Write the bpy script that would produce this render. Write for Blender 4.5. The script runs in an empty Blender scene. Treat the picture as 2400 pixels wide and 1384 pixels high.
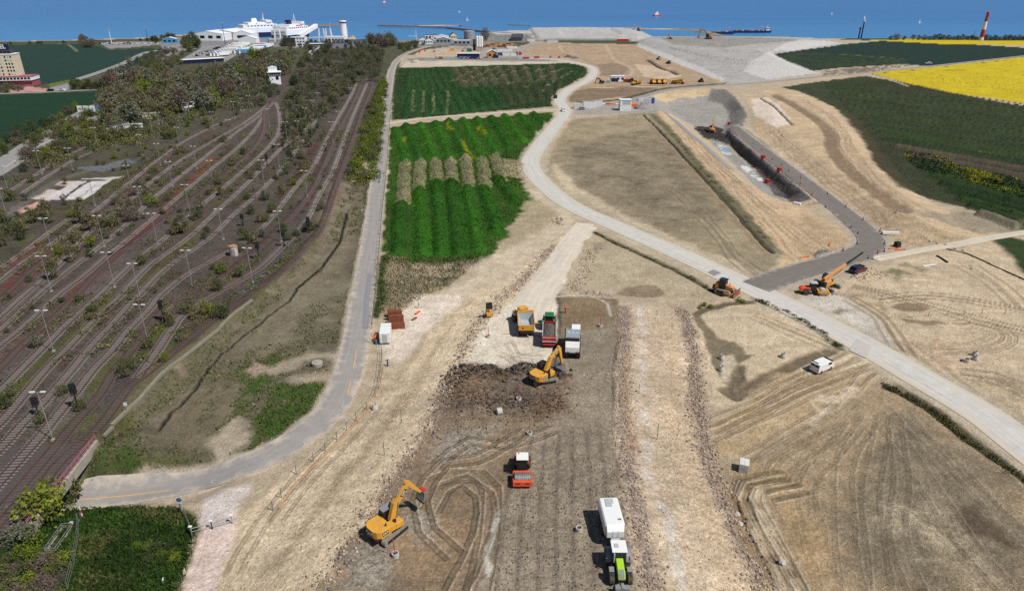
import bpy, bmesh, math, random
import numpy as np
from mathutils import Vector, Matrix
random.seed(7)
SC = bpy.context.scene
COLL = SC.collection

# ------------------------------------------------------------------ camera, sky, sun, exposure
PITCH, FPX, CAMH = 24.2, 1600.0, 62.0
cam_d = bpy.data.cameras.new('camera'); cam = bpy.data.objects.new('camera', cam_d); COLL.objects.link(cam)
cam.location = (0, 0, CAMH); cam.rotation_euler = (math.radians(90 - PITCH), 0, 0)
cam_d.sensor_width = 36; cam_d.lens = 36 * FPX / 2400; cam_d.clip_start = 1; cam_d.clip_end = 90000
SC.camera = cam
SUN_EL, SUN_AZ = math.radians(54), math.radians(123)          # azimuth clockwise from +Y
sun_vec = Vector((math.sin(SUN_AZ) * math.cos(SUN_EL), math.cos(SUN_AZ) * math.cos(SUN_EL), math.sin(SUN_EL)))
w = bpy.data.worlds.new('World'); SC.world = w; w.use_nodes = True
nt = w.node_tree
sky = nt.nodes.new('ShaderNodeTexSky'); sky.sky_type = 'NISHITA'; sky.sun_disc = False
sky.sun_elevation = SUN_EL; sky.sun_rotation = SUN_AZ; sky.air_density = 1.0; sky.dust_density = 0.6; sky.ozone_density = 2.0
nt.links.new(sky.outputs[0], nt.nodes['Background'].inputs[0]); nt.nodes['Background'].inputs[1].default_value = 0.052
sl = bpy.data.lights.new('sun', 'SUN'); sl.energy = 4.0; sl.angle = math.radians(0.53); sl.color = (1.0, 0.97, 0.925)
so = bpy.data.objects.new('sun', sl); COLL.objects.link(so)
so.rotation_euler = (-sun_vec).to_track_quat('-Z', 'Y').to_euler(); so.location = sun_vec * 500
SC.view_settings.view_transform = 'Standard'; SC.view_settings.look = 'None'
SC.view_settings.gamma = 1.0; SC.view_settings.use_curve_mapping = False; SC.view_settings.exposure = 0.22
SC.cycles.max_bounces = 5; SC.cycles.diffuse_bounces = 2; SC.cycles.glossy_bounces = 2; SC.cycles.transparent_max_bounces = 6
SC.cycles.use_denoising = False

# ------------------------------------------------------------------ survey: photo pixel -> place on the ground
_S, _C = math.sin(math.radians(PITCH)), math.cos(math.radians(PITCH))
def G(px, py, z=0.0):
    u = (px - 1200) / FPX; v = (py - 692) / FPX
    t = (CAMH - z) / (_S + v * _C)
    return (u * t, (_C - v * _S) * t)
def lin(r, g, b):
    f = lambda c: (c / 255) / 12.92 if c <= 10 else ((c / 255 + .055) / 1.055) ** 2.4
    return np.array([f(r), f(g), f(b)])
ILL = 1.22
def A(r, g, b): return lin(r, g, b) / ILL

# ------------------------------------------------------------------ noise in numpy
_tabs = {}
def vnoise(x, y, seed=0):
    if seed not in _tabs: _tabs[seed] = np.random.RandomState(seed).rand(256, 256)
    T = _tabs[seed]
    xi = np.floor(x).astype(np.int64); yi = np.floor(y).astype(np.int64)
    fx = x - xi; fy = y - yi; fx = fx * fx * (3 - 2 * fx); fy = fy * fy * (3 - 2 * fy)
    a = T[xi & 255, yi & 255]; b = T[(xi + 1) & 255, yi & 255]; c = T[xi & 255, (yi + 1) & 255]; d = T[(xi + 1) & 255, (yi + 1) & 255]
    return (a * (1 - fx) + b * fx) * (1 - fy) + (c * (1 - fx) + d * fx) * fy
def fbm(x, y, sc, seed=0, octv=4):
    s = 0; a = 1; t = 0
    for k in range(octv):
        s = s + a * vnoise(x / sc + 17.3 * k + seed * 3.1, y / sc + 5.7 * k, seed + k); t += a; a *= .55; sc *= .47
    return s / t
def sst(e0, e1, x):
    t = np.clip((x - e0) / (e1 - e0), 0, 1); return t * t * (3 - 2 * t)

# ------------------------------------------------------------------ distances in plan
def segd(x, y, pts, closed=False):
    d = np.full(x.shape, 1e9); n = len(pts)
    for i in range(n if closed else n - 1):
        ax, ay = pts[i]; bx, by = pts[(i + 1) % n]
        ex, ey = bx - ax, by - ay; L = ex * ex + ey * ey + 1e-9
        t = np.clip(((x - ax) * ex + (y - ay) * ey) / L, 0, 1)
        d = np.minimum(d, (x - ax - t * ex) ** 2 + (y - ay - t * ey) ** 2)
    return np.sqrt(d)
def pin(x, y, pts):
    ins = np.zeros(x.shape, bool); n = len(pts)
    for i in range(n):
        ax, ay = pts[i]; bx, by = pts[(i + 1) % n]
        if ay == by: continue
        c = (ay > y) != (by > y)
        ins ^= c & (x < (bx - ax) * (y - ay) / (by - ay) + ax)
    return ins
def sd(x, y, pts):       # signed distance, positive inside
    d = segd(x, y, pts, True); return np.where(pin(x, y, pts), d, -d)

# ------------------------------------------------------------------ large relief
def WZ(pts, z=0.0): return [G(p[0], p[1], z) for p in pts]
class Shelf:
    """raised (or dug) body: full height inside the crest outline, zero outside the toe outline"""
    def __init__(s, crest, toe, h, hz=None, tz=0.0):
        s.c = WZ(crest, h if hz is None else hz); s.t = WZ(toe, tz); s.h = h
        a = np.array(s.t); s.bb = (a[:, 0].min(), a[:, 1].min(), a[:, 0].max(), a[:, 1].max())
    def __call__(s, x, y):
        o = np.zeros(x.shape); k = (x > s.bb[0]) & (x < s.bb[2]) & (y > s.bb[1]) & (y < s.bb[3])
        if not k.any(): return o
        X, Y = x[k], y[k]
        dc = -sd(X, Y, s.c); dt = sd(X, Y, s.t)
        f = np.where(dc <= 0, 1.0, np.where(dt <= 0, 0.0, dt / np.maximum(dt + np.maximum(dc, 0), 1e-6)))
        o[k] = sst(0, 1, f) * .35 + f * .65
        return o
EMB = Shelf([(1345, 550), (1290, 630), (1225, 695), (1150, 750), (1092, 835), (1045, 905), (1005, 1000), (940, 1095), (880, 1185), (800, 1300), (700, 1500), (1520, 1500), (1490, 1384), (1470, 1250), (1455, 1150), (1440, 1050), (1436, 950), (1436, 860), (1455, 760), (1450, 702), (1312, 690), (1322, 640), (1378, 545)],
            [(1320, 535), (1200, 640), (1080, 705), (1000, 800), (890, 935), (720, 1085), (560, 1235), (520, 1384), (470, 1520), (1900, 1560), (1800, 1384), (1735, 1200), (1680, 1100), (1640, 1000), (1628, 850), (1600, 730), (1450, 690), (1380, 660), (1395, 560)], 2.2, 2.0)
YARD = Shelf([(575, 716), (520, 765), (430, 840), (380, 890), (330, 940), (245, 1012), (190, 1070), (110, 1180), (20, 1270), (-400, 1600), (-1600, 1600), (-900, 500), (-300, 330), (200, 330), (600, 300), (830, 300), (800, 430), (770, 520), (700, 610)],
             [(600, 730), (540, 780), (455, 855), (405, 905), (345, 965), (262, 1030), (208, 1080), (135, 1195), (60, 1300), (-380, 1660), (-1900, 1700), (-1500, 480), (-350, 290), (200, 290), (600, 260), (860, 260), (826, 440), (800, 540), (730, 625)], 1.6, 1.6)
HILL = Shelf([(1512, 95), (1590, 110), (1660, 128), (1730, 140), (1800, 152), (1840, 150), (1800, 132), (1770, 116), (1820, 106), (1880, 102), (1900, 97), (1860, 93), (1700, 90), (1540, 91)],
             [(1478, 100), (1540, 132), (1600, 152), (1650, 175), (1705, 196), (1800, 188), (1925, 174), (1850, 148), (1812, 127), (1870, 118), (1955, 108), (1975, 102), (1880, 88), (1700, 84), (1500, 86)], 3.6, 3.6)
PIT = Shelf([(1560, 250), (1640, 238), (1690, 244), (1712, 262), (1700, 290), (1688, 312), (1715, 344), (1770, 394), (1820, 438), (1846, 466), (1835, 470), (1770, 420), (1690, 352), (1650, 322), (1600, 275)],
            [(1528, 222), (1600, 210), (1690, 208), (1722, 226), (1752, 268), (1712, 304), (1742, 336), (1790, 372), (1852, 418), (1902, 466), (1880, 482), (1745, 432), (1655, 345), (1590, 285), (1545, 262)], -4.0, -4.0)
TERR = Shelf([(1806, 268), (1840, 305), (1905, 358), (1985, 415), (2060, 468), (2115, 505), (2170, 510), (2085, 440), (2012, 350), (1945, 270), (1880, 236), (1820, 240)],
             [(1752, 262), (1762, 304), (1806, 345), (1878, 397), (1956, 455), (2040, 520), (2085, 556), (2320, 570), (2180, 470), (2070, 365), (1995, 262), (1880, 202), (1780, 212)], 2.3, 2.1)
BASIN = Shelf([(1318, 76), (1430, 74), (1455, 86), (1320, 89)], [(1308, 72), (1436, 71), (1472, 88), (1310, 92)], -2.5, -2.0)
RECL = Shelf([(1245, 64), (1460, 64), (1500, 80), (1490, 90), (1270, 92)], [(1238, 62), (1465, 62), (1525, 86), (1500, 95), (1255, 95)], 3.5, 3.5)
TRENCH_C = WZ([(-60, 1178), (60, 1172), (190, 1164), (330, 1149), (470, 1126)], -1.0)
BANK = Shelf([(225, 1050), (330, 1010), (330, 1085), (230, 1120)], [(205, 1060), (215, 1040), (340, 985), (470, 1090), (360, 1125), (205, 1138)], 1.2, 1.0)
LAND = WZ([(-2400, 160), (-700, 120), (0, 97), (180, 93), (350, 88), (440, 80), (478, 76), (560, 73), (585, 86), (640, 92), (800, 96), (828, 82), (838, 98), (925, 96), (985, 90), (1095, 90), (1150, 73), (1238, 71), (1240, 61), (1460, 62), (1505, 73), (1530, 85), (1640, 87), (1800, 85), (1960, 91), (2100, 90), (2400, 88), (3200, 80), (6000, 100), (6000, 4000), (-4000, 4000)], -0.5)
LANDB = [(p[0], p[1]) for p in LAND[:-4]] + [(3000, 1100), (3000, -500), (-3000, -500), (-3000, 800)]
def macro(x, y):
    x = np.asarray(x, float); y = np.asarray(y, float); sh = x.shape; x = x.ravel(); y = y.ravel()
    z = EMB(x, y) * np.clip(3.0 * (178 - y) / 110, 0, 3.0)
    z = z + YARD(x, y) * 1.6 * sst(330, 180, y)
    z = z + HILL(x, y) * 5.0 + PIT(x, y) * -4.0 + RECL(x, y) * 3.0 + BASIN(x, y) * -2.5 + BANK(x, y) * 1.3 + TERR(x, y) * 2.3
    dT = segd(x, y, TRENCH_C); along = sst(-30, -58, x)
    tr = sst(6.5, 2.8, dT) * along
    z = z * (1 - tr) - 2.6 * tr
    s = sd(x, y, LANDB)
    return np.where(s > 6, z, z * sst(-2, 6, s) - 5 * sst(3, -6, s)).reshape(sh)
def hz(x, y): return float(HZV(np.array([x]), np.array([y]))[0])
def GP(px, py):
    z = 0.0
    for _ in range(5):
        x, y = G(px, py, z); z = .3 * z + .7 * hz(x, y)
    x, y = G(px, py, z)
    return Vector((x, y, hz(x, y)))
def GPs(pts):
    p = np.array(pts, float); z = np.zeros(len(p))
    u = (p[:, 0] - 1200) / FPX; v = (p[:, 1] - 692) / FPX; d = _S + v * _C; e = _C - v * _S
    for _ in range(5):
        t = (CAMH - z) / d; z = .3 * z + .7 * HZV(u * t, e * t)
    t = (CAMH - z) / d
    return list(zip((u * t).tolist(), (e * t).tolist()))
HZV = macro
def smooth(pts, step=2.0, closed=False):
    P = [np.array(p, float) for p in pts]; out = []
    n = len(P)
    for i in range(n - 1):
        p0 = P[max(i - 1, 0)]; p1 = P[i]; p2 = P[i + 1]; p3 = P[min(i + 2, n - 1)]
        m = max(1, int(np.linalg.norm(p2 - p1) / step))
        for k in range(m):
            t = k / m
            out.append(.5 * (2 * p1 + (p2 - p0) * t + (2 * p0 - 5 * p1 + 4 * p2 - p3) * t * t + (3 * p1 - p0 - 3 * p2 + p3) * t ** 3))
    out.append(P[-1]); return out

# ------------------------------------------------------------------ materials
MATS = {}
def new_mat(name):
    m = bpy.data.materials.new(name); m.use_nodes = True; MATS[name] = m
    return m, m.node_tree, m.node_tree.nodes['Principled BSDF']
def N(t, kind, **kw):
    n = t.nodes.new('ShaderNode' + kind)
    for k, v in kw.items():
        if k.startswith('i_'): n.inputs[k[2:].replace('_', ' ')].default_value = v
        else: setattr(n, k, v)
    return n
def mat(name, rgb, rough=.6, metal=0.0, var=.12, scale=2.0, dirt=0.0, bump=0.0, rnd=0.0, trans=0.0, dirtcol=(.3, .24, .17)):
    if name in MATS: return MATS[name]
    m, t, b = new_mat(name)
    tc = N(t, 'TexCoord'); no = N(t, 'TexNoise', i_Scale=scale, i_Detail=5.0, i_Roughness=.6); t.links.new(tc.outputs['Object'], no.inputs['Vector'])
    mr = N(t, 'MapRange'); mr.inputs[1].default_value = .3; mr.inputs[2].default_value = .7; mr.inputs[3].default_value = 1 - var; mr.inputs[4].default_value = 1 + var
    t.links.new(no.outputs[0], mr.inputs[0])
    src = mr.outputs[0]
    if rnd:
        oi = N(t, 'ObjectInfo'); mr2 = N(t, 'MapRange'); mr2.inputs[3].default_value = 1 - rnd; mr2.inputs[4].default_value = 1 + rnd
        t.links.new(oi.outputs['Random'], mr2.inputs[0]); mu = N(t, 'Math', operation='MULTIPLY'); t.links.new(src, mu.inputs[0]); t.links.new(mr2.outputs[0], mu.inputs[1]); src = mu.outputs[0]
    mx = N(t, 'Mix', data_type='RGBA', blend_type='MULTIPLY'); mx.inputs[0].default_value = 1
    mx.inputs[6].default_value = (*rgb, 1); t.links.new(src, mx.inputs[7]); out = mx.outputs[2]
    if dirt:
        n2 = N(t, 'TexNoise', i_Scale=scale * .6, i_Detail=6.0, i_Roughness=.7); t.links.new(tc.outputs['Object'], n2.inputs['Vector'])
        r2 = N(t, 'MapRange'); r2.inputs[1].default_value = .45; r2.inputs[2].default_value = .7; r2.inputs[4].default_value = dirt
        t.links.new(n2.outputs[0], r2.inputs[0])
        m2 = N(t, 'Mix', data_type='RGBA'); t.links.new(r2.outputs[0], m2.inputs[0]); t.links.new(out, m2.inputs[6]); m2.inputs[7].default_value = (*dirtcol, 1); out = m2.outputs[2]
    t.links.new(out, b.inputs['Base Color'])
    b.inputs['Roughness'].default_value = rough; b.inputs['Metallic'].default_value = metal
    if bump:
        bp = N(t, 'Bump'); bp.inputs['Strength'].default_value = bump; bp.inputs['Distance'].default_value = .05
        t.links.new(no.outputs[0], bp.inputs['Height']); t.links.new(bp.outputs[0], b.inputs['Normal'])
    return m

# ------------------------------------------------------------------ objects
def link(o, parent=None):
    COLL.objects.link(o)
    if parent is not None: o.parent = parent
    return o
def tag(o, label=None, cat=None, group=None, kind=None):
    if label: o['label'] = label
    if cat: o['category'] = cat
    if group: o['group'] = group
    if kind: o['kind'] = kind
    return o
def empty(name, loc, rz=0.0, s=1.0):
    o = bpy.data.objects.new(name, None); o.location = loc; o.rotation_euler = (0, 0, rz); o.scale = (s, s, s); o.empty_display_size = .5
    return link(o)
def copy_tree(o, parent=None):
    c = o.copy(); COLL.objects.link(c)
    if parent is not None: c.parent = parent
    for ch in o.children: copy_tree(ch, c)
    return c
class MB:
    """collects shapes for one mesh"""
    def __init__(s): s.v = []; s.f = []; s.sm = False
    def add(s, vs, fs):
        o = len(s.v); s.v += [tuple(p) for p in vs]; s.f += [tuple(i + o for i in f) for f in fs]; return s
    def box(s, c, d, rz=0.0, top=(1, 1), shift=(0, 0), ry=0.0, rx=0.0):
        M = Matrix.Rotation(rz, 3, 'Z') @ Matrix.Rotation(ry, 3, 'Y') @ Matrix.Rotation(rx, 3, 'X'); c = Vector(c); vs = []
        for k, (tx, ty) in ((-1, (1, 1)), (1, top)):
            for i, j in ((-1, -1), (1, -1), (1, 1), (-1, 1)):
                p = Vector((i * d[0] / 2 * tx + (shift[0] if k > 0 else 0), j * d[1] / 2 * ty + (shift[1] if k > 0 else 0), k * d[2] / 2))
                vs.append(M @ p + c)
        return s.add(vs, [(3, 2, 1, 0), (4, 5, 6, 7), (0, 1, 5, 4), (1, 2, 6, 5), (2, 3, 7, 6), (3, 0, 4, 7)])
    def cyl(s, a, b, r, r2=None, n=10, cap=True):
        a, b = Vector(a), Vector(b); r2 = r if r2 is None else r2; ax = (b - a)
        q = ax.normalized().to_track_quat('Z', 'Y'); vs = []
        for p, rr in ((a, r), (b, r2)):
            for k in range(n):
                t = 2 * math.pi * k / n; vs.append(p + q @ Vector((rr * math.cos(t), rr * math.sin(t), 0)))
        fs = [(k, (k + 1) % n, n + (k + 1) % n, n + k) for k in range(n)]
        if cap: fs += [tuple(range(n - 1, -1, -1)), tuple(range(n, 2 * n))]
        return s.add(vs, fs)
    def tube(s, pts, r, n=6):
        for a, b in zip(pts[:-1], pts[1:]): s.cyl(a, b, r, r, n)
        return s
    def prism(s, prof, x0, x1, axis='x', inset=0.0):
        """side profile (y,z) pushed from x0 to x1 (axis y: profile is (x,z))"""
        n = len(prof); vs = []
        for x in (x0, x1):
            for a, z in prof: vs.append((x, a, z) if axis == 'x' else (a, x, z) if axis == 'y' else (a, z, x))
        fs = [(k, (k + 1) % n, n + (k + 1) % n, n + k) for k in range(n)] + [tuple(range(n - 1, -1, -1)), tuple(range(n, 2 * n))]
        return s.add(vs, fs)
    def lathe(s, prof, c=(0, 0, 0), n=12, axis='z'):
        vs = []; c = Vector(c); m = len(prof)
        for r, z in prof:
            for k in range(n):
                t = 2 * math.pi * k / n
                p = Vector((r * math.cos(t), r * math.sin(t), z))
                if axis == 'x': p = Vector((z, p.x, p.y))
                vs.append(c + p)
        fs = []
        for i in range(m - 1):
            for k in range(n): fs.append((i * n + k, i * n + (k + 1) % n, (i + 1) * n + (k + 1) % n, (i + 1) * n + k))
        fs += [tuple(range(n - 1, -1, -1)), tuple(range((m - 1) * n, m * n))]
        return s.add(vs, fs)
    def mesh(s, name, m):
        me = bpy.data.meshes.new(name); me.from_pydata(s.v, [], s.f)
        bm = bmesh.new(); bm.from_mesh(me); bmesh.ops.recalc_face_normals(bm, faces=bm.faces); bm.to_mesh(me); bm.free()
        me.materials.append(m)
        if s.sm: me.polygons.foreach_set('use_smooth', [True] * len(me.polygons))
        return me
    def part(s, name, m, parent=None, bev=0.0, smooth=False):
        s.sm = smooth
        o = bpy.data.objects.new(name, s.mesh(name, m)); link(o, parent)
        if bev:
            bv = o.modifiers.new('b', 'BEVEL'); bv.width = bev; bv.segments = 2; bv.limit_method = 'ANGLE'
        return o
def text_part(name, body, size, loc, rot, m, parent=None, depth=.01, align='CENTER'):
    cu = bpy.data.curves.new(name, 'FONT'); cu.body = body; cu.size = size; cu.extrude = depth; cu.align_x = align; cu.align_y = 'CENTER'; cu.resolution_u = 2; cu.offset = size * .02
    t = bpy.data.objects.new(name, cu); COLL.objects.link(t)
    dg = bpy.context.evaluated_depsgraph_get(); me = bpy.data.meshes.new_from_object(t.evaluated_get(dg))
    bpy.data.objects.remove(t); me.materials.clear(); me.materials.append(m)
    o = bpy.data.objects.new(name, me); o.location = loc; o.rotation_euler = rot
    return link(o, parent)
# ------------------------------------------------------------------ terrain sheet: fine where it is near, coarse far out
def fan_rows():
    ys = [-400, -250, -120, -40, 5, 22, 34, 42]
    for py in np.arange(1470, 52, -2.1): ys.append(G(1200, py)[1])
    ys = [v for v in ys if v < 1250]
    return np.array(ys)
ROWY = fan_rows()
us = np.concatenate([[-2600, -2000, -1650, -1450, -1340], np.arange(-1280, 1281, 2.1), [1340, 1450, 1650, 2000, 2600]])
def fanw(y):
    yy = np.maximum(y, 47.0); return (yy * _C + CAMH * _S) / FPX
TX = (us[None, :] * fanw(ROWY)[:, None]); TY = np.repeat(ROWY[:, None], len(us), 1)
NR, NC = TX.shape; X = TX.ravel(); Y = TY.ravel(); NV = X.size
HM = macro(X, Y)
def lookup(T, x, y):
    x = np.asarray(x, float); y = np.asarray(y, float)
    j = np.clip(np.searchsorted(ROWY, y) - 1, 0, NR - 2); r = []
    for jj in (j, j + 1):
        un = np.clip(x / fanw(ROWY[jj]), us[0], us[-1]); i = np.clip(np.searchsorted(us, un) - 1, 0, NC - 2); t = (un - us[i]) / (us[i + 1] - us[i])
        r.append(T[jj * NC + i] * (1 - t) + T[jj * NC + i + 1] * t)
    t = np.clip((y - ROWY[j]) / (ROWY[j + 1] - ROWY[j]), 0, 1)
    return r[0] * (1 - t) + r[1] * t
HZV = lambda x, y: lookup(HM, x, y)
HD = np.zeros(NV)
COL = np.tile(A(186, 166, 136), (NV, 1)); MSK = np.zeros((NV, 4)); FLAT = np.zeros(NV)
W1 = fbm(X, Y, 5, 3, 3) - .5; W2 = fbm(X, Y, 5, 9, 3) - .5; W3 = fbm(X, Y, 1.6, 31, 2) - .5; W4 = fbm(X, Y, 1.6, 37, 2) - .5
NA = fbm(X, Y, 9, 41, 5); NB = fbm(X, Y, 2.2, 51, 3); NC_ = fbm(X, Y, 30, 61, 4)
def region(P, margin):
    a = np.array(P); return np.nonzero((X > a[:, 0].min() - margin) & (X < a[:, 0].max() + margin) & (Y > a[:, 1].min() - margin) & (Y < a[:, 1].max() + margin))[0]
def apply(k, m, col, var, msk, h):
    c = np.array(col)[None, :] * (1 + var * ((NA[k] - .5) * 1.6 + (NB[k] - .5) * .9))[:, None]
    COL[k] = COL[k] * (1 - m)[:, None] + c * m[:, None]
    if msk is not None: MSK[k] = MSK[k] * (1 - m)[:, None] + np.array(msk)[None, :] * m[:, None]
    if h is not None: HD[k] += h * m
def paint(pts, col, soft=.6, warp=1.5, var=.25, op=1.0, msk=(.2, 0, 0, 0), nz=0.0, h=None, P=None):
    P = P or GPs(pts); k = region(P, soft + warp + 1)
    if not len(k): return
    d = sd(X[k] + (W1[k] * 2 + W3[k] * .5) * warp, Y[k] + (W2[k] * 2 + W4[k] * .5) * warp, P)
    m = sst(-soft, soft, d) * op
    if nz: m = m * np.clip(sst(.5 - nz * .25, .5 + nz * .12, NB[k] * .6 + NA[k] * .4), 0, 1)
    apply(k, m, A(*col), var, msk, h)
def stroke(pts, wd, col, soft=.4, warp=.6, var=.2, op=1.0, msk=None, h=None, P=None, sm=True, nz=0.0):
    P = P or GPs(pts)
    if sm and len(P) > 2: P = [tuple(p) for p in smooth(P, 5.0)]
    k = region(P, wd + soft + warp)
    if not len(k): return
    d = segd(X[k] + W1[k] * 2 * warp, Y[k] + W2[k] * 2 * warp, P)
    m = sst(wd / 2 + soft, max(wd / 2 - soft, 0), d) * op
    if nz: m = m * sst(.5 - nz * .25, .5 + nz * .12, NB[k])
    apply(k, m, A(*col), var, msk, h)
def flat(pts, wd):
    P = [tuple(p) for p in smooth(GPs(pts), 4)]; k = region(P, wd)
    d = segd(X[k], Y[k], P); FLAT[k] = np.maximum(FLAT[k], sst(wd / 2 + 1.5, wd / 2 - .3, d))
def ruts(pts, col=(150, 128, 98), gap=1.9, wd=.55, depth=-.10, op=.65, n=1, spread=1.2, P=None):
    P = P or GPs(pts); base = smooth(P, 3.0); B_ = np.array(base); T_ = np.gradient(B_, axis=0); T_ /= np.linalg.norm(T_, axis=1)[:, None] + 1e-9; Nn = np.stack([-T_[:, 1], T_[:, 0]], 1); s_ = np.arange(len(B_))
    dk_ = (col[0] * .72, col[1] * .70, col[2] * .66)  # darker edge lines: shade inside the ruts painted as colour
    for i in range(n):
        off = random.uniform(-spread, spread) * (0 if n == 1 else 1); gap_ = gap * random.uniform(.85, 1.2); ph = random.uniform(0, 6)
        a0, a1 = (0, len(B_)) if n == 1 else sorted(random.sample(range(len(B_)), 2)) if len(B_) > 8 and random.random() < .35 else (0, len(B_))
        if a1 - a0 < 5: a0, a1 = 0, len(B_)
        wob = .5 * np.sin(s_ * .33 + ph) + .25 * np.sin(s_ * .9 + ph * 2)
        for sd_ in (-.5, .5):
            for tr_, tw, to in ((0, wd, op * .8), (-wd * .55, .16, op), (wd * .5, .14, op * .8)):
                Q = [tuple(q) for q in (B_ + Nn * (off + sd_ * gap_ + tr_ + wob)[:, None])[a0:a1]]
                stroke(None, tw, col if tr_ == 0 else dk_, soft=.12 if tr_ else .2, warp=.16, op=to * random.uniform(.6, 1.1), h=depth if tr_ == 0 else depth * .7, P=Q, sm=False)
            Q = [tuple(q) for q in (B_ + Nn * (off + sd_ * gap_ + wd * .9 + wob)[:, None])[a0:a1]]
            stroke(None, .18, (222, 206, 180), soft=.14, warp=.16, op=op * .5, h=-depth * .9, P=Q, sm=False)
def ridge(a, b, wd, hgt, col=None, msk=None, var=.35):
    P = GPs([a, b]); k = region(P, wd * 1.3)
    d = segd(X[k] + W1[k] * 1.3, Y[k] + W2[k] * 1.3, P) / (wd / 2)
    prof = np.where(d < 1, .5 + .5 * np.cos(np.pi * np.clip(d, 0, 1)), 0) ** .8; prof = prof * (1 + .5 * (fbm(X[k], Y[k], 4.5, 77, 2) - .5))
    HD[k] = np.maximum(HD[k], hgt * prof * (1 + .25 * (NA[k] - .5)))
    if col: apply(k, sst(1.05, .8, d), A(*col), var, msk, None)

GRN = (0, 1, 0, 0)
# --- coast, far fields on the left
paint([(-900, 130), (0, 98), (180, 95), (360, 90), (450, 82), (480, 78), (580, 76), (640, 95), (830, 100), (930, 100), (1000, 92), (1200, 80), (1240, 95), (1240, 120), (940, 130), (930, 200), (890, 330), (820, 420), (800, 560), (640, 680), (-1200, 700)], (84, 84, 62), var=.4, msk=(.1, .6, 0, 0))
paint([(-1200, 125), (0, 106), (160, 103), (230, 108), (260, 118), (350, 112), (400, 118), (330, 150), (260, 170), (175, 184), (110, 197), (-300, 222), (-1200, 260)], (33, 62, 54), warp=2, var=.14, msk=(0, .55, 0, 0))
paint([(-900, 300), (-200, 235), (0, 222), (225, 214), (232, 236), (180, 262), (120, 285), (60, 318), (-100, 390), (-900, 700)], (20, 58, 36), warp=1.5, var=.2, msk=(0, .6, 0, 0))
stroke([(-60, 106), (40, 104), (90, 104), (140, 103)], 2.5, (206, 180, 150), soft=1.5, warp=2, nz=.5)
stroke([(158, 104), (170, 113), (178, 120)], .9, (140, 150, 110), warp=.2)
stroke([(161, 104), (174, 113), (182, 120)], .9, (140, 150, 110), warp=.2)
paint([(55, 196), (70, 202), (110, 208), (110, 215), (20, 217), (20, 208)], (186, 142, 128), msk=(.1, 0, 0, 0))
paint([(110, 213), (118, 206), (165, 192), (175, 196), (160, 212)], (150, 148, 152), soft=.3, warp=.3)
paint([(115, 196), (118, 206), (166, 190), (168, 186)], (104, 118, 50), soft=.4, warp=.6, msk=GRN)
# parking by the sea, port apron
paint([(233, 101), (300, 97), (372, 99), (385, 104), (300, 112), (256, 114)], (148, 146, 144), soft=.5, warp=.5, var=.1, msk=(.1, 0, 0, 0))
paint([(372, 99), (400, 90), (450, 84), (478, 80), (600, 92), (640, 92), (830, 98), (835, 104), (700, 112), (560, 108), (470, 112), (430, 120), (380, 116)], (138, 137, 138), soft=.6, warp=.8, var=.25, msk=(.1, 0, 0, 0))
paint([(418, 144), (478, 108), (600, 104), (640, 106), (560, 126), (540, 138), (530, 146)], (150, 148, 146), soft=.3, warp=.3, var=.08, msk=(0, 0, 0, 0))
paint([(368, 141), (380, 132), (432, 110), (440, 112), (425, 130), (415, 142)], (150, 142, 138), soft=.4, warp=.4, var=.1)
paint([(700, 96), (830, 96), (870, 104), (850, 118), (760, 112), (700, 112)], (120, 118, 120), var=.3)
paint([(925, 96), (985, 91), (1095, 91), (1150, 76), (1250, 78), (1270, 96), (1100, 106), (960, 112), (930, 104)], (132, 132, 128), var=.5, msk=(.2, .3, 0, 0))
paint([(-900, 128), (0, 99), (180, 95), (350, 90), (350, 97), (240, 102), (0, 107), (-900, 138)], (74, 78, 58), soft=1, warp=1, var=.4, op=.9, nz=.2, msk=(.1, .6, 0, 0))
paint([(1960, 92), (2100, 90), (2400, 88), (3200, 80), (3200, 92), (2400, 97), (2130, 94), (2030, 95)], (60, 72, 48), soft=1, warp=1, var=.4, msk=(.1, .6, 0, 0))
# --- the rail yard: ballast, cinders and dirt
YARDP = [(-900, 640), (-300, 445), (0, 400), (120, 335), (180, 330), (300, 310), (420, 280), (560, 225), (640, 190), (690, 160), (720, 118), (905, 108), (890, 200), (858, 270), (838, 330), (812, 420), (790, 500), (745, 570), (640, 672), (560, 735), (430, 835), (330, 938), (245, 1012), (180, 1075), (60, 1235), (-60, 1360), (-400, 1500), (-1400, 1500)]
paint(YARDP, (88, 79, 70), soft=1.0, warp=1.5, var=.5, msk=(.65, .12, 0, 0))
random.seed(3)
for (a, b, wd, c, op) in [((0, 690), (120, 590), 5, (112, 58, 50), .9), ((0, 640), (90, 575), 4, (112, 66, 56), .8), ((170, 700), (420, 450), 3.2, (110, 58, 50), .8), ((420, 450), (500, 370), 3.2, (134, 74, 50), .8), ((160, 855), (290, 720), 3.2, (100, 52, 48), .8), ((290, 720), (420, 570), 3, (104, 66, 54), .7), ((0, 850), (110, 742), 3.2, (104, 84, 70), .8),
                          ((80, 800), (250, 640), 3, (112, 84, 64), .7), ((350, 640), (470, 520), 3, (88, 60, 56), .7), ((520, 620), (700, 420), 2.6, (92, 66, 60), .7), ((660, 470), (740, 340), 2.6, (92, 48, 46), .8), ((720, 480), (770, 340), 2.4, (86, 44, 44), .8), ((420, 580), (520, 470), 3, (96, 70, 64), .6)]:
    stroke([a, ((a[0] + b[0]) / 2 + 3, (a[1] + b[1]) / 2), b], wd, c, soft=1.0, warp=1.0, op=min(1, op * 1.25), nz=.8, msk=(.5, 0, 0, 0))
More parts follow.
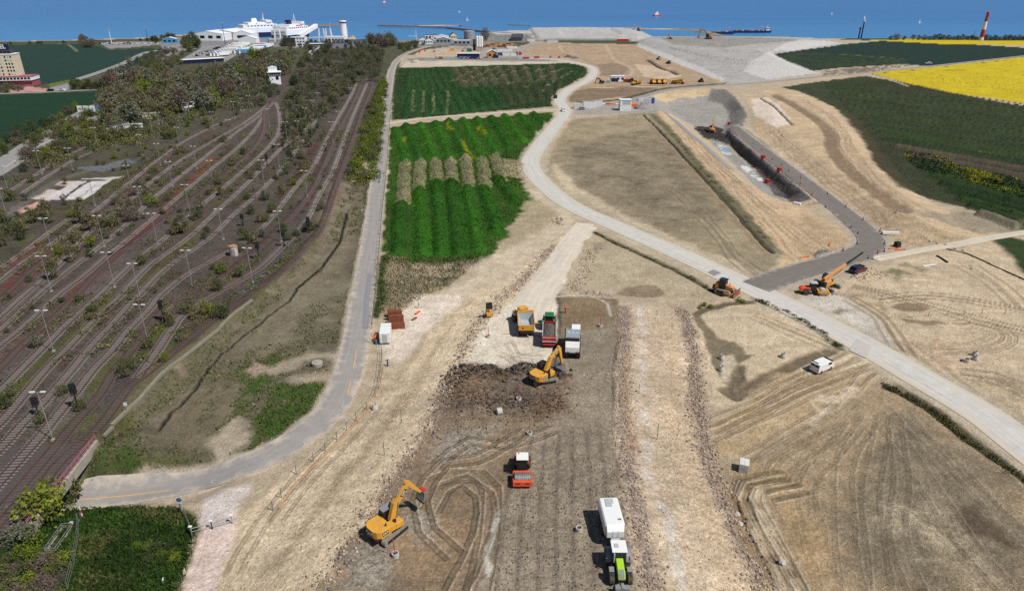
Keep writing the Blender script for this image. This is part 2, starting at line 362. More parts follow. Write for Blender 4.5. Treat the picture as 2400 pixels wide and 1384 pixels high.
for (a, b, wd, c) in [((0, 900), (300, 600), 4, (98, 90, 86)), ((190, 830), (330, 680), 3.5, (92, 88, 86)), ((300, 600), (520, 400), 4, (94, 86, 82)), ((130, 1000), (300, 820), 4, (104, 97, 88)), ((60, 1000), (220, 830), 3.5, (98, 93, 84)), ((220, 960), (330, 840), 4, (84, 76, 74)), ((100, 1120), (190, 1010), 4, (86, 74, 72)), ((560, 700), (700, 560), 3, (92, 88, 88))]:
    stroke([a, b], wd, c, soft=1.5, warp=1.0, op=.7, msk=(.7, 0, 0, 0))
for (a, b, wd, op) in [((20, 935), (270, 690), 2.6, .9), ((105, 1060), (220, 960), 2.2, .7), ((200, 930), (330, 780), 2.4, .7), ((300, 700), (480, 520), 2.5, .6), ((100, 590), (190, 520), 3, .8), ((180, 480), (320, 390), 5, .6), ((330, 830), (390, 760), 3.5, .8), ((340, 870), (480, 750), 2.5, .6), ((580, 560), (720, 420), 3, .7), ((0, 540), (120, 500), 5, .7), ((280, 860), (345, 800), 2, .8), ((150, 420), (330, 350), 5, .6), ((0, 600), (70, 560), 4, .6)]:
    stroke([a, b], wd * 1.3, (90, 94, 44), soft=1.2, warp=1.6, op=min(1, op * 1.2), nz=.7, msk=(.1, .8, 0, 0))
paint([(60, 480), (250, 420), (420, 350), (560, 300), (620, 240), (300, 310), (0, 420), (0, 470)], (92, 92, 66), op=.55, nz=1.0, warp=3, msk=(.3, .6, 0, 0))
# slabs of a vanished shed
for q, c in (([(10, 503), (55, 498), (110, 478), (92, 470), (20, 498)], (206, 176, 158)), ([(68, 466), (118, 470), (150, 448), (108, 442)], (214, 196, 184)), ([(108, 466), (140, 468), (200, 425), (172, 424)], (216, 208, 204)), ([(142, 470), (175, 468), (240, 424), (212, 424)], (222, 216, 212)), ([(178, 468), (200, 466), (262, 420), (240, 424)], (220, 214, 206)), ([(128, 434), (165, 437), (178, 424), (145, 424)], (210, 190, 178)), ([(30, 498), (80, 488), (90, 478), (45, 486)], (206, 150, 132)), ([(180, 420), (300, 412), (262, 421)], (206, 198, 190))):
    paint(q, c, soft=.3, warp=.9, var=.08, op=.95, msk=(.1, 0, 0, 0), nz=0)
stroke([(18, 505), (90, 450), (170, 410), (260, 390)], 3, (112, 106, 100), soft=1, warp=1)
paint([(170, 395), (250, 385), (300, 372), (320, 380), (240, 402)], (116, 116, 124), soft=1, warp=1)
# --- verge between yard and lane
VERGE = [(812, 430), (872, 400), (868, 470), (848, 600), (832, 700), (812, 790), (800, 850), (780, 920), (740, 975), (640, 1040), (540, 1080), (470, 1108), (200, 1140), (190, 1082), (250, 1015), (330, 940), (430, 838), (560, 738), (650, 668), (745, 575), (790, 510)]
paint(VERGE, (130, 113, 94), soft=.8, warp=1.2, var=.45, msk=(.15, .45, 0, 0))
stroke([(790, 505), (745, 575), (650, 672), (560, 742), (430, 845), (335, 945), (260, 1020)], 7, (92, 96, 48), soft=2, warp=2, op=.85, nz=1.3, msk=(.1, .9, 0, 0))
stroke([(815, 435), (790, 560), (700, 690), (600, 760), (480, 850), (390, 950)], 10, (146, 126, 106), soft=3, warp=2.5, op=.7, msk=(.2, .25, 0, 0))
stroke([(815, 480), (800, 600), (740, 660), (690, 740), (620, 830), (560, 900), (530, 1000)], 2.6, (162, 142, 118), soft=1.2, warp=1.2, op=.6)
stroke([(872, 420), (850, 590), (832, 700), (818, 760)], 2.6, (52, 88, 24), soft=.8, warp=.8, op=.9, msk=GRN)
for q in ([(735, 640), (760, 622), (772, 630), (745, 655)], [(640, 900), (760, 905), (772, 925), (745, 965), (660, 1005), (560, 1060), (540, 1082), (535, 1060), (600, 980), (625, 950)], [(600, 850), (640, 830), (690, 835), (650, 850)], [(700, 850), (760, 842), (780, 850), (730, 860)], [(200, 1138), (230, 1080), (260, 1030), (300, 1050), (320, 1090), (420, 1095), (470, 1105), (380, 1122)], [(395, 800), (440, 790), (455, 800), (420, 820)], [(530, 890), (580, 850), (620, 860), (560, 910)]):
    paint(q, (58, 86, 22), soft=.8, warp=2.2, op=.92, var=.4, nz=1.4, msk=GRN)
paint(VERGE, (78, 92, 44), soft=1, warp=3, op=.55, var=.4, nz=1.3, msk=(.1, .7, 0, 0))
for q in ([(560, 900), (640, 860), (600, 960), (520, 1000)], [(420, 960), (520, 900), (480, 990), (400, 1040)], [(610, 990), (720, 940), (640, 1030), (560, 1060)], [(700, 760), (760, 700), (770, 740), (720, 800)], [(300, 1070), (420, 1040), (460, 1090), (340, 1110)]):
    paint(q, (68, 92, 34), soft=1.5, warp=3.5, op=.8, var=.4, nz=1.2, msk=GRN)
paint([(640, 700), (780, 560), (850, 560), (820, 760), (700, 800), (560, 830)], (150, 132, 110), soft=4, warp=4, op=.55, nz=.8, msk=(.2, .2, 0, 0))
stroke([(640, 870), (720, 835), (790, 838), (790, 880), (700, 890)], 3.2, (196, 178, 148), soft=1.4, warp=1.6, op=.85)
paint([(575, 870), (600, 845), (630, 860), (600, 890)], (176, 150, 132), soft=.8, warp=1.2, op=.8, msk=(.8, 0, 0, 0))
paint([(470, 1040), (500, 1020), (560, 980), (590, 1000), (550, 1060), (540, 1085), (490, 1100)], (196, 176, 150), soft=1.2, warp=2, op=.7)
paint([(330, 1000), (440, 920), (560, 880), (540, 960), (470, 1060), (340, 1080)], (136, 116, 94), soft=2, warp=2, op=.7, nz=.6, msk=(.2, .3, 0, 0))
stroke([(700, 672), (690, 690), (610, 758), (520, 830), (450, 920), (400, 970), (366, 1006)], .5, (36, 32, 28), soft=.3, warp=.9, h=-.35, msk=(0, 0, 0, .9))
stroke([(812, 500), (806, 530), (790, 575), (750, 630), (700, 672)], .7, (40, 40, 34), soft=.3, warp=.4, h=-.3)
# grass corner bottom left
paint([(-400, 1260), (60, 1235), (140, 1190), (200, 1185), (330, 1182), (430, 1188), (465, 1220), (462, 1262), (450, 1320), (425, 1400), (400, 1500), (-500, 1700)], (50, 74, 24), soft=.7, warp=1.2, var=.5, msk=(.05, 1, 0, 0))
paint([(-400, 1270), (20, 1260), (100, 1285), (150, 1300), (160, 1340), (150, 1500), (-500, 1600)], (78, 72, 44), soft=2, warp=3, op=.85, var=.5, nz=.8, msk=(.1, 1, 0, 0))
for q in ([(300, 1190), (430, 1195), (440, 1220), (330, 1215)], [(200, 1260), (300, 1240), (280, 1300), (210, 1330)], [(220, 1340), (330, 1360), (300, 1400), (200, 1400)], [(330, 1290), (380, 1310), (350, 1340)]):
    paint(q, (112, 104, 66), soft=1.5, warp=2.5, op=.6, nz=1.0, msk=(.1, .8, 0, 0))
paint([(470, 1200), (560, 1195), (555, 1260), (530, 1330), (500, 1400), (430, 1400), (448, 1330), (465, 1270)], (222, 196, 180), soft=.6, warp=.8, var=.1, msk=(.15, 0, 0, 0))
paint([(480, 1165), (590, 1130), (575, 1165), (545, 1210), (520, 1240), (466, 1225)], (210, 196, 186), soft=.8, warp=.8, var=.1, msk=(.1, 0, 0, 0))
# --- construction: sandy flanks of the embankment
paint([(1330, 545), (1200, 640), (1080, 700), (1000, 790), (890, 930), (720, 1080), (570, 1215), (545, 1270), (500, 1400), (480, 1500), (800, 1500), (880, 1185), (1005, 1000), (1090, 835), (1160, 745), (1290, 630), (1340, 560)], (220, 196, 158), soft=.8, warp=1.2, var=.25, msk=(.22, .05, 0, 0))
paint([(1310, 480), (1350, 520), (1300, 560), (1200, 650), (1080, 700), (960, 800), (900, 850), (890, 800), (910, 770), (985, 690), (1100, 660), (1160, 590), (1225, 480), (1240, 440)], (206, 186, 156), soft=1, warp=1.5, var=.2, msk=(.12, .15, 0, 0))
paint([(1230, 450), (1310, 500), (1290, 530), (1180, 590), (1170, 570)], (168, 150, 112), soft=2, warp=2, op=.7, msk=(.2, .5, 0, 0))
paint([(980, 690), (1080, 690), (1000, 790), (930, 850), (895, 850), (900, 800)], (224, 206, 186), soft=1, warp=1.5, op=.8)
for pts in ([(1100, 700), (1000, 790), (910, 905), (800, 1050)], [(1060, 760), (960, 900), (860, 1050), (700, 1250)], [(1000, 860), (880, 1030), (740, 1200), (620, 1340)]):
    stroke(pts, 1.2, (172, 146, 110), soft=.8, warp=1.4, op=.45, msk=(.4, 0, 0, 0))
for pts in ([(780, 1040), (690, 1130), (610, 1240), (560, 1340)], [(880, 950), (760, 1090), (650, 1220)]):
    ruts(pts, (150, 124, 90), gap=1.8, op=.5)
# working platform: pale haul ramp, brown fill, grey compacted lanes
paint([(1335, 540), (1400, 530), (1375, 560), (1325, 640), (1308, 700), (1305, 862), (1250, 876), (1130, 862), (1082, 864), (1098, 820), (1146, 748), (1250, 670), (1300, 600)], (222, 208, 184), soft=.5, warp=1.0, var=.14, msk=(.08, 0, 0, 0))
paint([(1306, 692), (1450, 700), (1456, 765), (1438, 860), (1440, 1050), (1472, 1250), (1496, 1400), (1530, 1500), (700, 1500), (800, 1300), (880, 1185), (1005, 1000), (1045, 905), (1090, 862), (1250, 880), (1305, 860)], (148, 127, 100), soft=.5, warp=1.6, var=.35, msk=(.3, 0, .25, 0))
paint([(1330, 860), (1440, 850), (1440, 1050), (1470, 1250), (1500, 1420), (1160, 1420), (1190, 1150), (1250, 1010), (1330, 960)], (156, 140, 117), soft=1.0, warp=1.2, var=.25, msk=(.35, 0, 1, 0))
paint([(1320, 770), (1440, 770), (1436, 870), (1325, 870)], (150, 136, 114), soft=1.2, warp=1.0, var=.18, msk=(.2, 0, .6, 0))
paint([(1310, 700), (1430, 705), (1410, 765), (1320, 775)], (144, 120, 88), soft=1.2, warp=1.4, var=.3, msk=(.3, 0, 0, 0))
paint([(1045, 890), (1100, 855), (1180, 868), (1240, 855), (1318, 870), (1322, 960), (1240, 985), (1160, 950), (1100, 965), (1036, 935)], (120, 103, 86), soft=2.0, warp=3.0, var=.5, op=.85, msk=(.9, 0, 0, 0), h=.1)
for hx, hy, hr, hh, hc in ((1085, 872, 3.0, 1.1, (106, 84, 60)), (1112, 874, 2.6, 1.0, (92, 80, 68)), (1138, 876, 3.0, 1.4, (88, 84, 80)), (1172, 884, 2.6, 1.0, (104, 82, 60)), (1205, 878, 2.6, 1.0, (96, 84, 72)), (1232, 870, 2.8, 1.4, (84, 80, 77)), (1262, 866, 2.2, 1.0, (92, 82, 70)), (1290, 862, 2.0, .9, (122, 92, 60)), (1305, 880, 1.8, .7, (104, 84, 62))):
    hp0 = GPs([(hx, hy)])[0]; k = region([hp0], hr * 1.6); d = np.hypot(X[k] + W1[k] * 2.4 - hp0[0], (Y[k] + W2[k] * 2.4 - hp0[1]) * 1.25) / hr
    b_ = np.clip(1 - d, 0, 1); HD[k] = np.maximum(HD[k], hh * b_ ** .8 * (.75 + .5 * NB[k])); apply(k, sst(1.0, .6, d), A(*hc), .5, (1, 0, 0, 0), None)
paint([(1235, 930), (1325, 905), (1330, 975), (1240, 975)], (112, 86, 62), soft=2.2, warp=2.6, op=.7, var=.4, msk=(.8, 0, 0, 0))
paint([(1050, 890), (1100, 860), (1145, 880), (1110, 930), (1040, 925)], (128, 100, 70), soft=2, warp=2.4, op=.7, var=.4, msk=(.7, 0, 0, 0))
paint([(1000, 1010), (1160, 980), (1200, 1060), (1150, 1250), (1100, 1400), (850, 1400), (900, 1250)], (158, 126, 88), soft=2, warp=3, op=.55, var=.35, nz=.8, msk=(.3, 0, .3, 0))
for q in ([(1045, 1000), (1160, 990), (1150, 1050), (1000, 1090)], [(960, 1180), (1040, 1190), (1010, 1260), (940, 1240)], [(830, 1280), (930, 1270), (900, 1384), (790, 1384)]):
    paint(q, (150, 142, 128), soft=1.5, warp=2, op=.75, msk=(.7, 0, 0, 0))
for pts in ([(1010, 1130), (1060, 1110), (1130, 1108), (1160, 1140), (1150, 1230), (1110, 1384)], [(1000, 1190), (1030, 1140), (1090, 1120), (1130, 1160), (1120, 1250), (1060, 1384)], [(1290, 1000), (1180, 1040), (1100, 1030), (1020, 1090)], [(1230, 1010), (1120, 1080), (1050, 1090), (990, 1170), (1000, 1240), (1060, 1300)]):
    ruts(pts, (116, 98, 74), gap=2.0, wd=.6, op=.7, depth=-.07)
for x0 in (1180, 1222, 1262, 1302, 1342, 1385, 1424):
    stroke([(x0 - (1310 - x0) * .12, 1410), (x0, 1200), (x0 + (1330 - x0) * .2, 1010)], .5, (112, 100, 84), soft=.35, warp=.3, op=.55, h=-.05)
for pts in ([(1215, 835), (1240, 868), (1290, 860)], [(1170, 830), (1210, 855), (1260, 852)], [(1200, 800), (1215, 830), (1270, 835)]):
    ruts(pts, (176, 158, 130), gap=1.2, op=.6, depth=-.04)
stroke([(1168, 1200), (1158, 1260), (1150, 1330), (1143, 1400)], .7, (214, 206, 190), soft=.3, warp=1.2, op=.8, nz=1.5)
stroke([(1308, 700), (1308, 770), (1303, 865)], .9, (84, 74, 60), soft=.4, warp=.6, op=.85, h=-.12)
stroke([(1455, 760), (1438, 860), (1438, 950), (1442, 1050), (1458, 1150), (1472, 1250), (1494, 1384)], .7, (92, 82, 68), soft=.3, warp=.3, op=.8, h=-.08)
stroke([(1310, 695), (1380, 690), (1425, 712), (1430, 740)], .5, (214, 204, 186), soft=.3, warp=.3, op=.8)
# right flank
paint([(1450, 702), (1600, 728), (1628, 850), (1640, 1000), (1680, 1100), (1735, 1200), (1800, 1400), (1850, 1500), (1530, 1500), (1490, 1384), (1472, 1250), (1442, 1050), (1438, 860), (1456, 765)], (204, 180, 148), soft=.6, warp=1.0, var=.3, msk=(.35, 0, 0, 0))
stroke([(1500, 720), (1505, 850), (1510, 1000), (1525, 1100), (1550, 1200), (1580, 1300), (1610, 1420)], 1.3, (208, 198, 184), soft=.9, warp=1.3, op=.75, msk=(.25, 0, 0, 0), nz=.5)
stroke([(1560, 760), (1580, 900), (1590, 1020), (1630, 1130), (1680, 1260), (1730, 1384)], 3.5, (206, 178, 140), soft=1.5, warp=1.2, op=.7)
stroke([(1465, 720), (1462, 820), (1458, 900), (1462, 1000), (1478, 1120), (1500, 1250), (1530, 1384)], 2.0, (148, 130, 118), soft=.9, warp=1.0, op=.75, msk=(.9, 0, 0, 0))
stroke([(1468, 830), (1460, 870), (1470, 980), (1478, 1060)], 1.2, (180, 144, 104), soft=.8, warp=1.0, op=.6)
stroke([(1600, 730), (1622, 800), (1632, 900), (1638, 1000), (1660, 1080), (1700, 1160), (1735, 1250), (1790, 1384)], 2.2, (138, 116, 100), soft=.9, warp=1.2, op=.7, msk=(.9, 0, 0, 0))
# --- triangle by the ramp, field between haul road and dig
paint([(1380, 560), (1420, 545), (1660, 660), (1690, 690), (1640, 700), (1450, 690), (1380, 660), (1376, 600)], (190, 172, 138), soft=.6, warp=1.0, var=.2, msk=(.15, .3, 0, 0))
paint([(1440, 690), (1470, 668), (1530, 668), (1560, 690), (1500, 698)], (146, 126, 98), soft=.6, warp=1.4)
paint([(1392, 570), (1430, 560), (1425, 585), (1395, 590)], (150, 138, 110), soft=1.0, warp=1.4, op=.8)
stroke([(1396, 545), (1450, 572), (1540, 612), (1640, 662), (1690, 690)], 1.6, (88, 84, 52), soft=.6, warp=.5, h=-.3, msk=(.1, .7, 0, 0))
paint([(1290, 360), (1340, 280), (1560, 262), (1600, 340), (1700, 440), (1840, 590), (1790, 660), (1640, 600), (1480, 530), (1330, 470), (1280, 410)], (170, 152, 118), soft=1.0, warp=1.5, var=.4, msk=(.1, .45, 0, 0))
paint([(1330, 330), (1560, 300), (1640, 420), (1700, 520), (1560, 540), (1400, 460), (1310, 400)], (138, 124, 98), soft=6, warp=4, op=.75, var=.75, msk=(.15, .65, 0, 0))
paint([(1290, 405), (1340, 460), (1500, 535), (1640, 600), (1780, 660), (1800, 640), (1640, 580), (1480, 510), (1360, 440), (1300, 380)], (206, 186, 154), soft=1.5, warp=1.6, op=.7)
ruts([(1560, 440), (1660, 520), (1720, 600), (1790, 655)], (140, 120, 92), n=2, op=.6)
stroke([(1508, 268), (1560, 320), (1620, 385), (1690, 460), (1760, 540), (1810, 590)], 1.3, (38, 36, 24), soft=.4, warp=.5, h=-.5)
stroke([(1530, 268), (1590, 330), (1650, 400), (1730, 490), (1800, 560), (1838, 590)], 4.0, (112, 104, 72), soft=1.4, warp=1.2, msk=(.1, .7, 0, 0), op=.9)
stroke([(1520, 290), (1580, 360), (1650, 435), (1730, 525), (1800, 600)], 1.4, (150, 122, 92), soft=.8, warp=.8, op=.8, msk=(.4, 0, 0, 0))
paint([(1540, 262), (1570, 262), (1660, 350), (1750, 432), (1880, 485), (1940, 520), (2000, 560), (2000, 580), (1960, 600), (1900, 620), (1830, 640), (1790, 655), (1840, 600), (1810, 560), (1720, 460), (1620, 350)], (206, 176, 134), soft=1.0, warp=1.4, var=.2, msk=(.15, .05, 0, 0))
for pts in ([(1600, 300), (1700, 400), (1800, 500), (1900, 600)], [(1570, 290), (1680, 410), (1780, 520), (1860, 610)], [(1640, 350), (1740, 440), (1850, 520), (1940, 590)]):
    ruts(pts, (168, 136, 98), n=2, op=.5, spread=2.5)
paint([(1880, 500), (1990, 560), (1990, 590), (1900, 620), (1860, 560)], (176, 148, 112), soft=2, warp=2, op=.6, msk=(.4, .1, 0, 0))
paint([(1810, 640), (1900, 618), (1900, 640), (1800, 668)], (186, 148, 122), soft=1, warp=1, op=.7, msk=(.4, 0, 0, 0))
paint([(1905, 605), (1915, 590), (1955, 588), (1965, 600), (1920, 615)], (128, 122, 112), soft=.6, warp=1, h=.5, msk=(.8, 0, 0, 0))
# --- the dig: pale floor, dark right wall, white sheeting, ramp walls
paint([(1532, 222), (1600, 210), (1690, 208), (1722, 228), (1752, 268), (1738, 302), (1700, 305), (1640, 300), (1575, 268), (1545, 258)], (160, 154, 144), soft=.8, warp=1.0, var=.14, msk=(.2, 0, 0, 0))
paint([(1532, 222), (1600, 210), (1665, 210), (1660, 224), (1600, 228), (1560, 240), (1540, 238)], (206, 176, 130), soft=.8, warp=1.2, op=.9)
paint([(1668, 208), (1700, 210), (1724, 228), (1752, 268), (1738, 300), (1712, 290), (1706, 262), (1690, 242), (1660, 236)], (128, 122, 114), soft=.8, warp=1.2, op=.95, msk=(.6, 0, 0, 0))
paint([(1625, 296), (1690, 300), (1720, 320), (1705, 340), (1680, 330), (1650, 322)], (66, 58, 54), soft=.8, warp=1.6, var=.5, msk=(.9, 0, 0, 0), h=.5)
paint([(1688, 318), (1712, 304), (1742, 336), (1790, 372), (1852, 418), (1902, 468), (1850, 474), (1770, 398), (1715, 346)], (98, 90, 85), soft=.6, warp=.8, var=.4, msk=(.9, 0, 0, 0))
paint([(1662, 328), (1685, 330), (1760, 392), (1850, 468), (1840, 474), (1800, 455), (1740, 405)], (156, 153, 148), soft=.4, warp=1.2, var=.15)
for q in ([(1672, 332), (1690, 335), (1720, 362), (1700, 360)], [(1730, 385), (1750, 390), (1790, 425), (1770, 420)]):
    paint(q, (226, 226, 222), soft=.3, warp=1.4, op=.85, nz=.5)
paint([(1688, 342), (1702, 345), (1715, 358), (1698, 356)], (150, 180, 200), soft=.4, warp=.8, op=.8)
stroke([(1738, 302), (1775, 330), (1850, 395), (1920, 450), (1990, 510), (2060, 550)], 5, (140, 128, 112), soft=1.5, warp=1.2, op=.9, msk=(.4, .2, 0, 0))  # bank slope facing left, its shaded side painted darker
stroke([(1750, 300), (1800, 335), (1870, 390), (1940, 445), (2010, 500)], 2.5, (206, 184, 150), soft=.8, warp=1.0, op=.8)
# sandy ground right of the dig
paint([(1745, 222), (1820, 208), (1880, 218), (1960, 255), (2010, 300), (2030, 340), (2050, 380), (2120, 440), (2220, 490), (2330, 540), (2400, 560), (2400, 590), (2160, 590), (2080, 560), (2010, 505), (1930, 440), (1850, 372), (1770, 310), (1770, 270)], (200, 172, 134), soft=1.0, warp=1.4, var=.22, msk=(.15, .06, 0, 0))
paint([(1760, 232), (1800, 228), (1850, 275), (1856, 290), (1820, 300), (1770, 270)], (226, 206, 184), soft=.8, warp=1.0, var=.06)
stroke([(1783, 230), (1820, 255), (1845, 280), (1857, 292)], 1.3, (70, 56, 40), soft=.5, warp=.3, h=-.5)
stroke([(1815, 222), (1850, 240), (1880, 258), (1920, 285), (1945, 315), (1950, 350), (1990, 400), (2040, 440), (2110, 490)], 5.5, (140, 116, 88), soft=1.4, warp=1.0, op=.9, h=-.7, msk=(.2, .2, 0, 0))
for pts in ([(1880, 232), (1960, 280), (2000, 340), (2040, 400), (2120, 460), (2240, 530)], [(1960, 300), (1985, 360), (2060, 430), (2180, 510)], [(1800, 300), (1880, 370), (1960, 430), (2060, 520)], [(2080, 480), (2180, 530), (2280, 560)]):
    ruts(pts, (166, 136, 98), n=2, op=.55, spread=2)
paint([(2010, 470), (2100, 500), (2240, 560), (2150, 585), (2080, 560)], (160, 136, 104), soft=2.5, warp=2.5, op=.65, nz=.6, msk=(.5, .2, 0, 0))
# dark rough field and windrows, rape
paint([(1830, 205), (1930, 190), (2030, 178), (2120, 195), (2400, 250), (2900, 360), (2900, 700), (2480, 530), (2380, 515), (2260, 490), (2200, 470), (2110, 435), (2050, 380), (2020, 310), (1960, 255), (1880, 216)], (60, 66, 42), soft=1.0, warp=2.2, var=.4, msk=(.1, .7, 0, 0))
paint([(1960, 255), (2010, 270), (2060, 340), (2120, 420), (2160, 450), (2110, 440), (2050, 385), (2024, 330)], (70, 62, 38), soft=1.5, warp=1.5, op=.8, msk=(.2, .5, 0, 0))
for i in range(19):
    t = i / 18
    a = (1935 + (2300 - 1935) * t ** 1.15, 205 + (505 - 205) * t ** 1.1); b = (2560, 268 + (600 - 268) * t ** 1.05)
    c = [(42, 66, 34), (50, 76, 32), (44, 66, 36)][i % 3]
    if i in (9, 10): c = (92, 80, 66)
    if a[0] < 2420: ridge(a, b, 4.6 if t > .4 else 3.8, 1.5 + .5 * t, c, (.1, 1, 0, 0))
for a, b in (((2120, 365), (2400, 440)), ((2180, 380), (2420, 450)), ((2300, 355), (2420, 385)), ((2230, 410), (2420, 465))):
    stroke([a, b], 1.6, (150, 142, 20), soft=.8, warp=1.4, op=.85, nz=1.8, msk=(0, .6, 0, 0))
paint([(2120, 500), (2260, 495), (2400, 530), (2400, 545), (2300, 545)], (156, 142, 118), soft=1.5, warp=2, op=.8, msk=(.3, .3, 0, 0))
paint([(1810, 124), (1860, 118), (1975, 104), (2100, 93), (2400, 112), (2900, 130), (2900, 170), (2400, 133), (2180, 156), (2120, 150), (1960, 160), (1890, 166)], (24, 50, 42), soft=.8, warp=1.0, var=.2, msk=(0, .6, 0, 0))
paint([(1880, 162), (1820, 130), (1870, 122), (2000, 128), (2130, 140), (2120, 150), (1960, 158)], (54, 64, 34), soft=1.5, warp=1.5, op=.9, nz=.4, msk=(0, .8, 0, 0))
stroke([(1960, 127), (2040, 132), (2120, 139)], 4, (120, 118, 30), soft=2, warp=2, op=.7, nz=1)
paint([(1930, 165), (2110, 150), (2150, 152), (2050, 168), (1930, 178)], (104, 92, 76), soft=1, warp=2, op=.9, nz=.5)
paint([(2030, 94), (2130, 92), (2400, 96), (2900, 104), (2900, 120), (2400, 106), (2200, 103)], (206, 182, 12), soft=.8, warp=.8, var=.12, msk=(0, .2, 0, 0))
paint([(2040, 172), (2200, 157), (2400, 134), (2900, 90), (2900, 360), (2400, 243), (2230, 218), (2130, 197)], (206, 182, 28), soft=.8, warp=1.6, var=.22, msk=(0, .15, 0, 0), h=.5)
for i in range(9):
    y0 = 165 + i * 8; stroke([(2080 + i * 26, 168 + i * 4.2), (2260 + i * 20, 166 + i * 8), (2500, 172 + i * 11)], .5, (140, 128, 20), soft=.4, warp=.3, op=.8)
for q in ((2070, 173), (2140, 166), (2215, 158), (2300, 150), (2340, 145)):
    stroke([(q[0] - 12, q[1] + 1), (q[0], q[1] - .5), (q[0] + 18, q[1] - 2)], 1.6, (52, 70, 24), soft=.7, warp=.8, op=.9)
stroke([(2040, 173), (2130, 198), (2230, 220), (2400, 245), (2700, 300)], 1.5, (28, 42, 22), soft=.5, warp=.3)
stroke([(2030, 172), (2080, 185), (2130, 203)], 2.5, (186, 162, 140), soft=.6, warp=.5)
# --- far site: mounds of sand, brown field, yards
paint([(1270, 98), (1480, 96), (1500, 110), (1560, 135), (1650, 175), (1690, 195), (1600, 205), (1400, 215), (1330, 220), (1395, 175), (1385, 155), (1330, 138), (1215, 122)], (176, 148, 116), soft=1.5, warp=2, var=.28, msk=(.1, .1, 0, 0))
paint([(1400, 150), (1450, 148), (1475, 160), (1460, 175), (1405, 178)], (146, 122, 98), soft=1.5, warp=1.5, op=.9)
paint([(1330, 215), (1395, 205), (1560, 200), (1480, 225), (1340, 240), (1320, 232)], (140, 116, 90), soft=1.5, warp=1.5, msk=(.1, .3, 0, 0))
stroke([(1360, 240), (1440, 235), (1500, 222), (1560, 208), (1700, 196)], 5, (82, 84, 58), soft=1.5, warp=1.5, msk=(.1, .8, 0, 0))
stroke([(1370, 207), (1450, 205), (1550, 203)], 3, (210, 186, 150), soft=.8, warp=.5)
paint([(1485, 150), (1540, 155), (1600, 178), (1560, 188), (1510, 180)], (208, 182, 152), soft=1, warp=1.5, op=.8)
stroke([(1518, 140), (1550, 160), (1570, 166), (1586, 174)], 4.0, (66, 56, 52), soft=1.0, warp=.6, h=-1.0)
for pts in ([(1420, 105), (1440, 140), (1480, 160), (1470, 178), (1400, 182)], [(1310, 105), (1330, 125), (1420, 132)]):
    stroke(pts, 3, (204, 178, 146), soft=1.5, warp=1.0, op=.6)
paint([(1485, 98), (1540, 132), (1600, 152), (1650, 175), (1708, 197), (1800, 188), (1925, 174), (1850, 148), (1812, 127), (1870, 118), (1955, 108), (1978, 102), (1880, 88), (1700, 84), (1530, 86)], (172, 168, 162), soft=.8, warp=1.4, var=.14, msk=(.05, 0, 0, 0))
paint([(1530, 88), (1800, 90), (1880, 95), (1760, 104), (1700, 112), (1580, 105)], (142, 136, 126), soft=1.5, warp=2.5, op=.8, var=.25)
for q in ([(1790, 128), (1805, 118), (1850, 145), (1920, 172), (1800, 186), (1740, 168), (1760, 145)], [(1850, 98), (1930, 94), (1978, 102), (1870, 118), (1810, 118)], [(1490, 100), (1560, 125), (1650, 160), (1700, 185), (1690, 190), (1590, 150), (1500, 112)]):
    paint(q, (206, 202, 196), soft=1, warp=1.5, op=.8, var=.06)
for pts in ([(1570, 110), (1650, 130), (1740, 140)], [(1620, 104), (1700, 118), (1780, 122)], [(1600, 118), (1680, 142), (1760, 150)]):
    ruts(pts, (140, 132, 122), n=2, op=.6, spread=3, gap=2.5, wd=1.0)
paint([(1150, 74), (1240, 70), (1240, 60), (1462, 60), (1530, 86), (1490, 96), (1260, 96), (1240, 82), (1160, 80)], (182, 178, 174), soft=.8, warp=1.2, var=.08)
paint([(1262, 92), (1480, 92), (1500, 100), (1300, 100)], (70, 82, 58), soft=1, warp=1.4, var=.3, msk=(0, .6, 0, 0))
paint([(960, 138), (985, 118), (1060, 108), (1200, 112), (1250, 100), (1290, 98), (1215, 124), (1300, 135), (1320, 142), (1130, 146), (960, 148)], (166, 152, 134), soft=1, warp=1.5, var=.2)
paint([(985, 118), (1060, 113), (1080, 120), (1120, 122), (1120, 132), (960, 136)], (196, 170, 138), soft=1, warp=1.2, op=.9)
paint([(950, 138), (1060, 133), (1300, 138), (1340, 146), (1120, 141), (960, 143)], (142, 140, 138), soft=.6, warp=.6)
paint([(940, 147), (1060, 141), (1200, 145), (1330, 143), (1350, 150), (1160, 154), (940, 158)], (198, 184, 160), soft=.8, warp=1.2, var=.12)
# --- green windrow fields between lane and haul road
paint([(930, 160), (1330, 148), (1372, 156), (1380, 175), (1350, 190), (1310, 215), (1298, 250), (1100, 266), (918, 282), (915, 250)], (48, 70, 32), soft=1.2, warp=2.2, var=.4, msk=(.05, .9, 0, 0))
paint([(912, 300), (960, 291), (1300, 262), (1290, 310), (1240, 380), (1225, 430), (1240, 470), (1160, 590), (1130, 606), (1060, 622), (980, 612), (890, 612), (892, 600), (905, 430)], (62, 94, 28), soft=1.2, warp=2.6, var=.45, msk=(.05, .9, 0, 0))
DRY = (148, 134, 104)
random.seed(11)
for i in range(17):
    t = i / 16
    a = (952 + 360 * t, 272 - 20 * t - 26 * t * t); b = (962 + 330 * t ** 1.2 - 40 * math.sin(t * 3.1), 168 - 14 * t)
    ridge(a, ((a[0] * .45 + b[0] * .55) + 6, (a[1] + b[1]) / 2), 6.6, 1.5, (38, 76, 30) if i < 11 else (60, 72, 42), (.05, .9, 0, 0))
    ridge(((a[0] * .45 + b[0] * .55) - 3, (a[1] + b[1]) / 2 - 2), b, 6.6, 1.5, (46, 78, 36) if i < 8 else (88, 88, 62), (.05, .9, 0, 0))
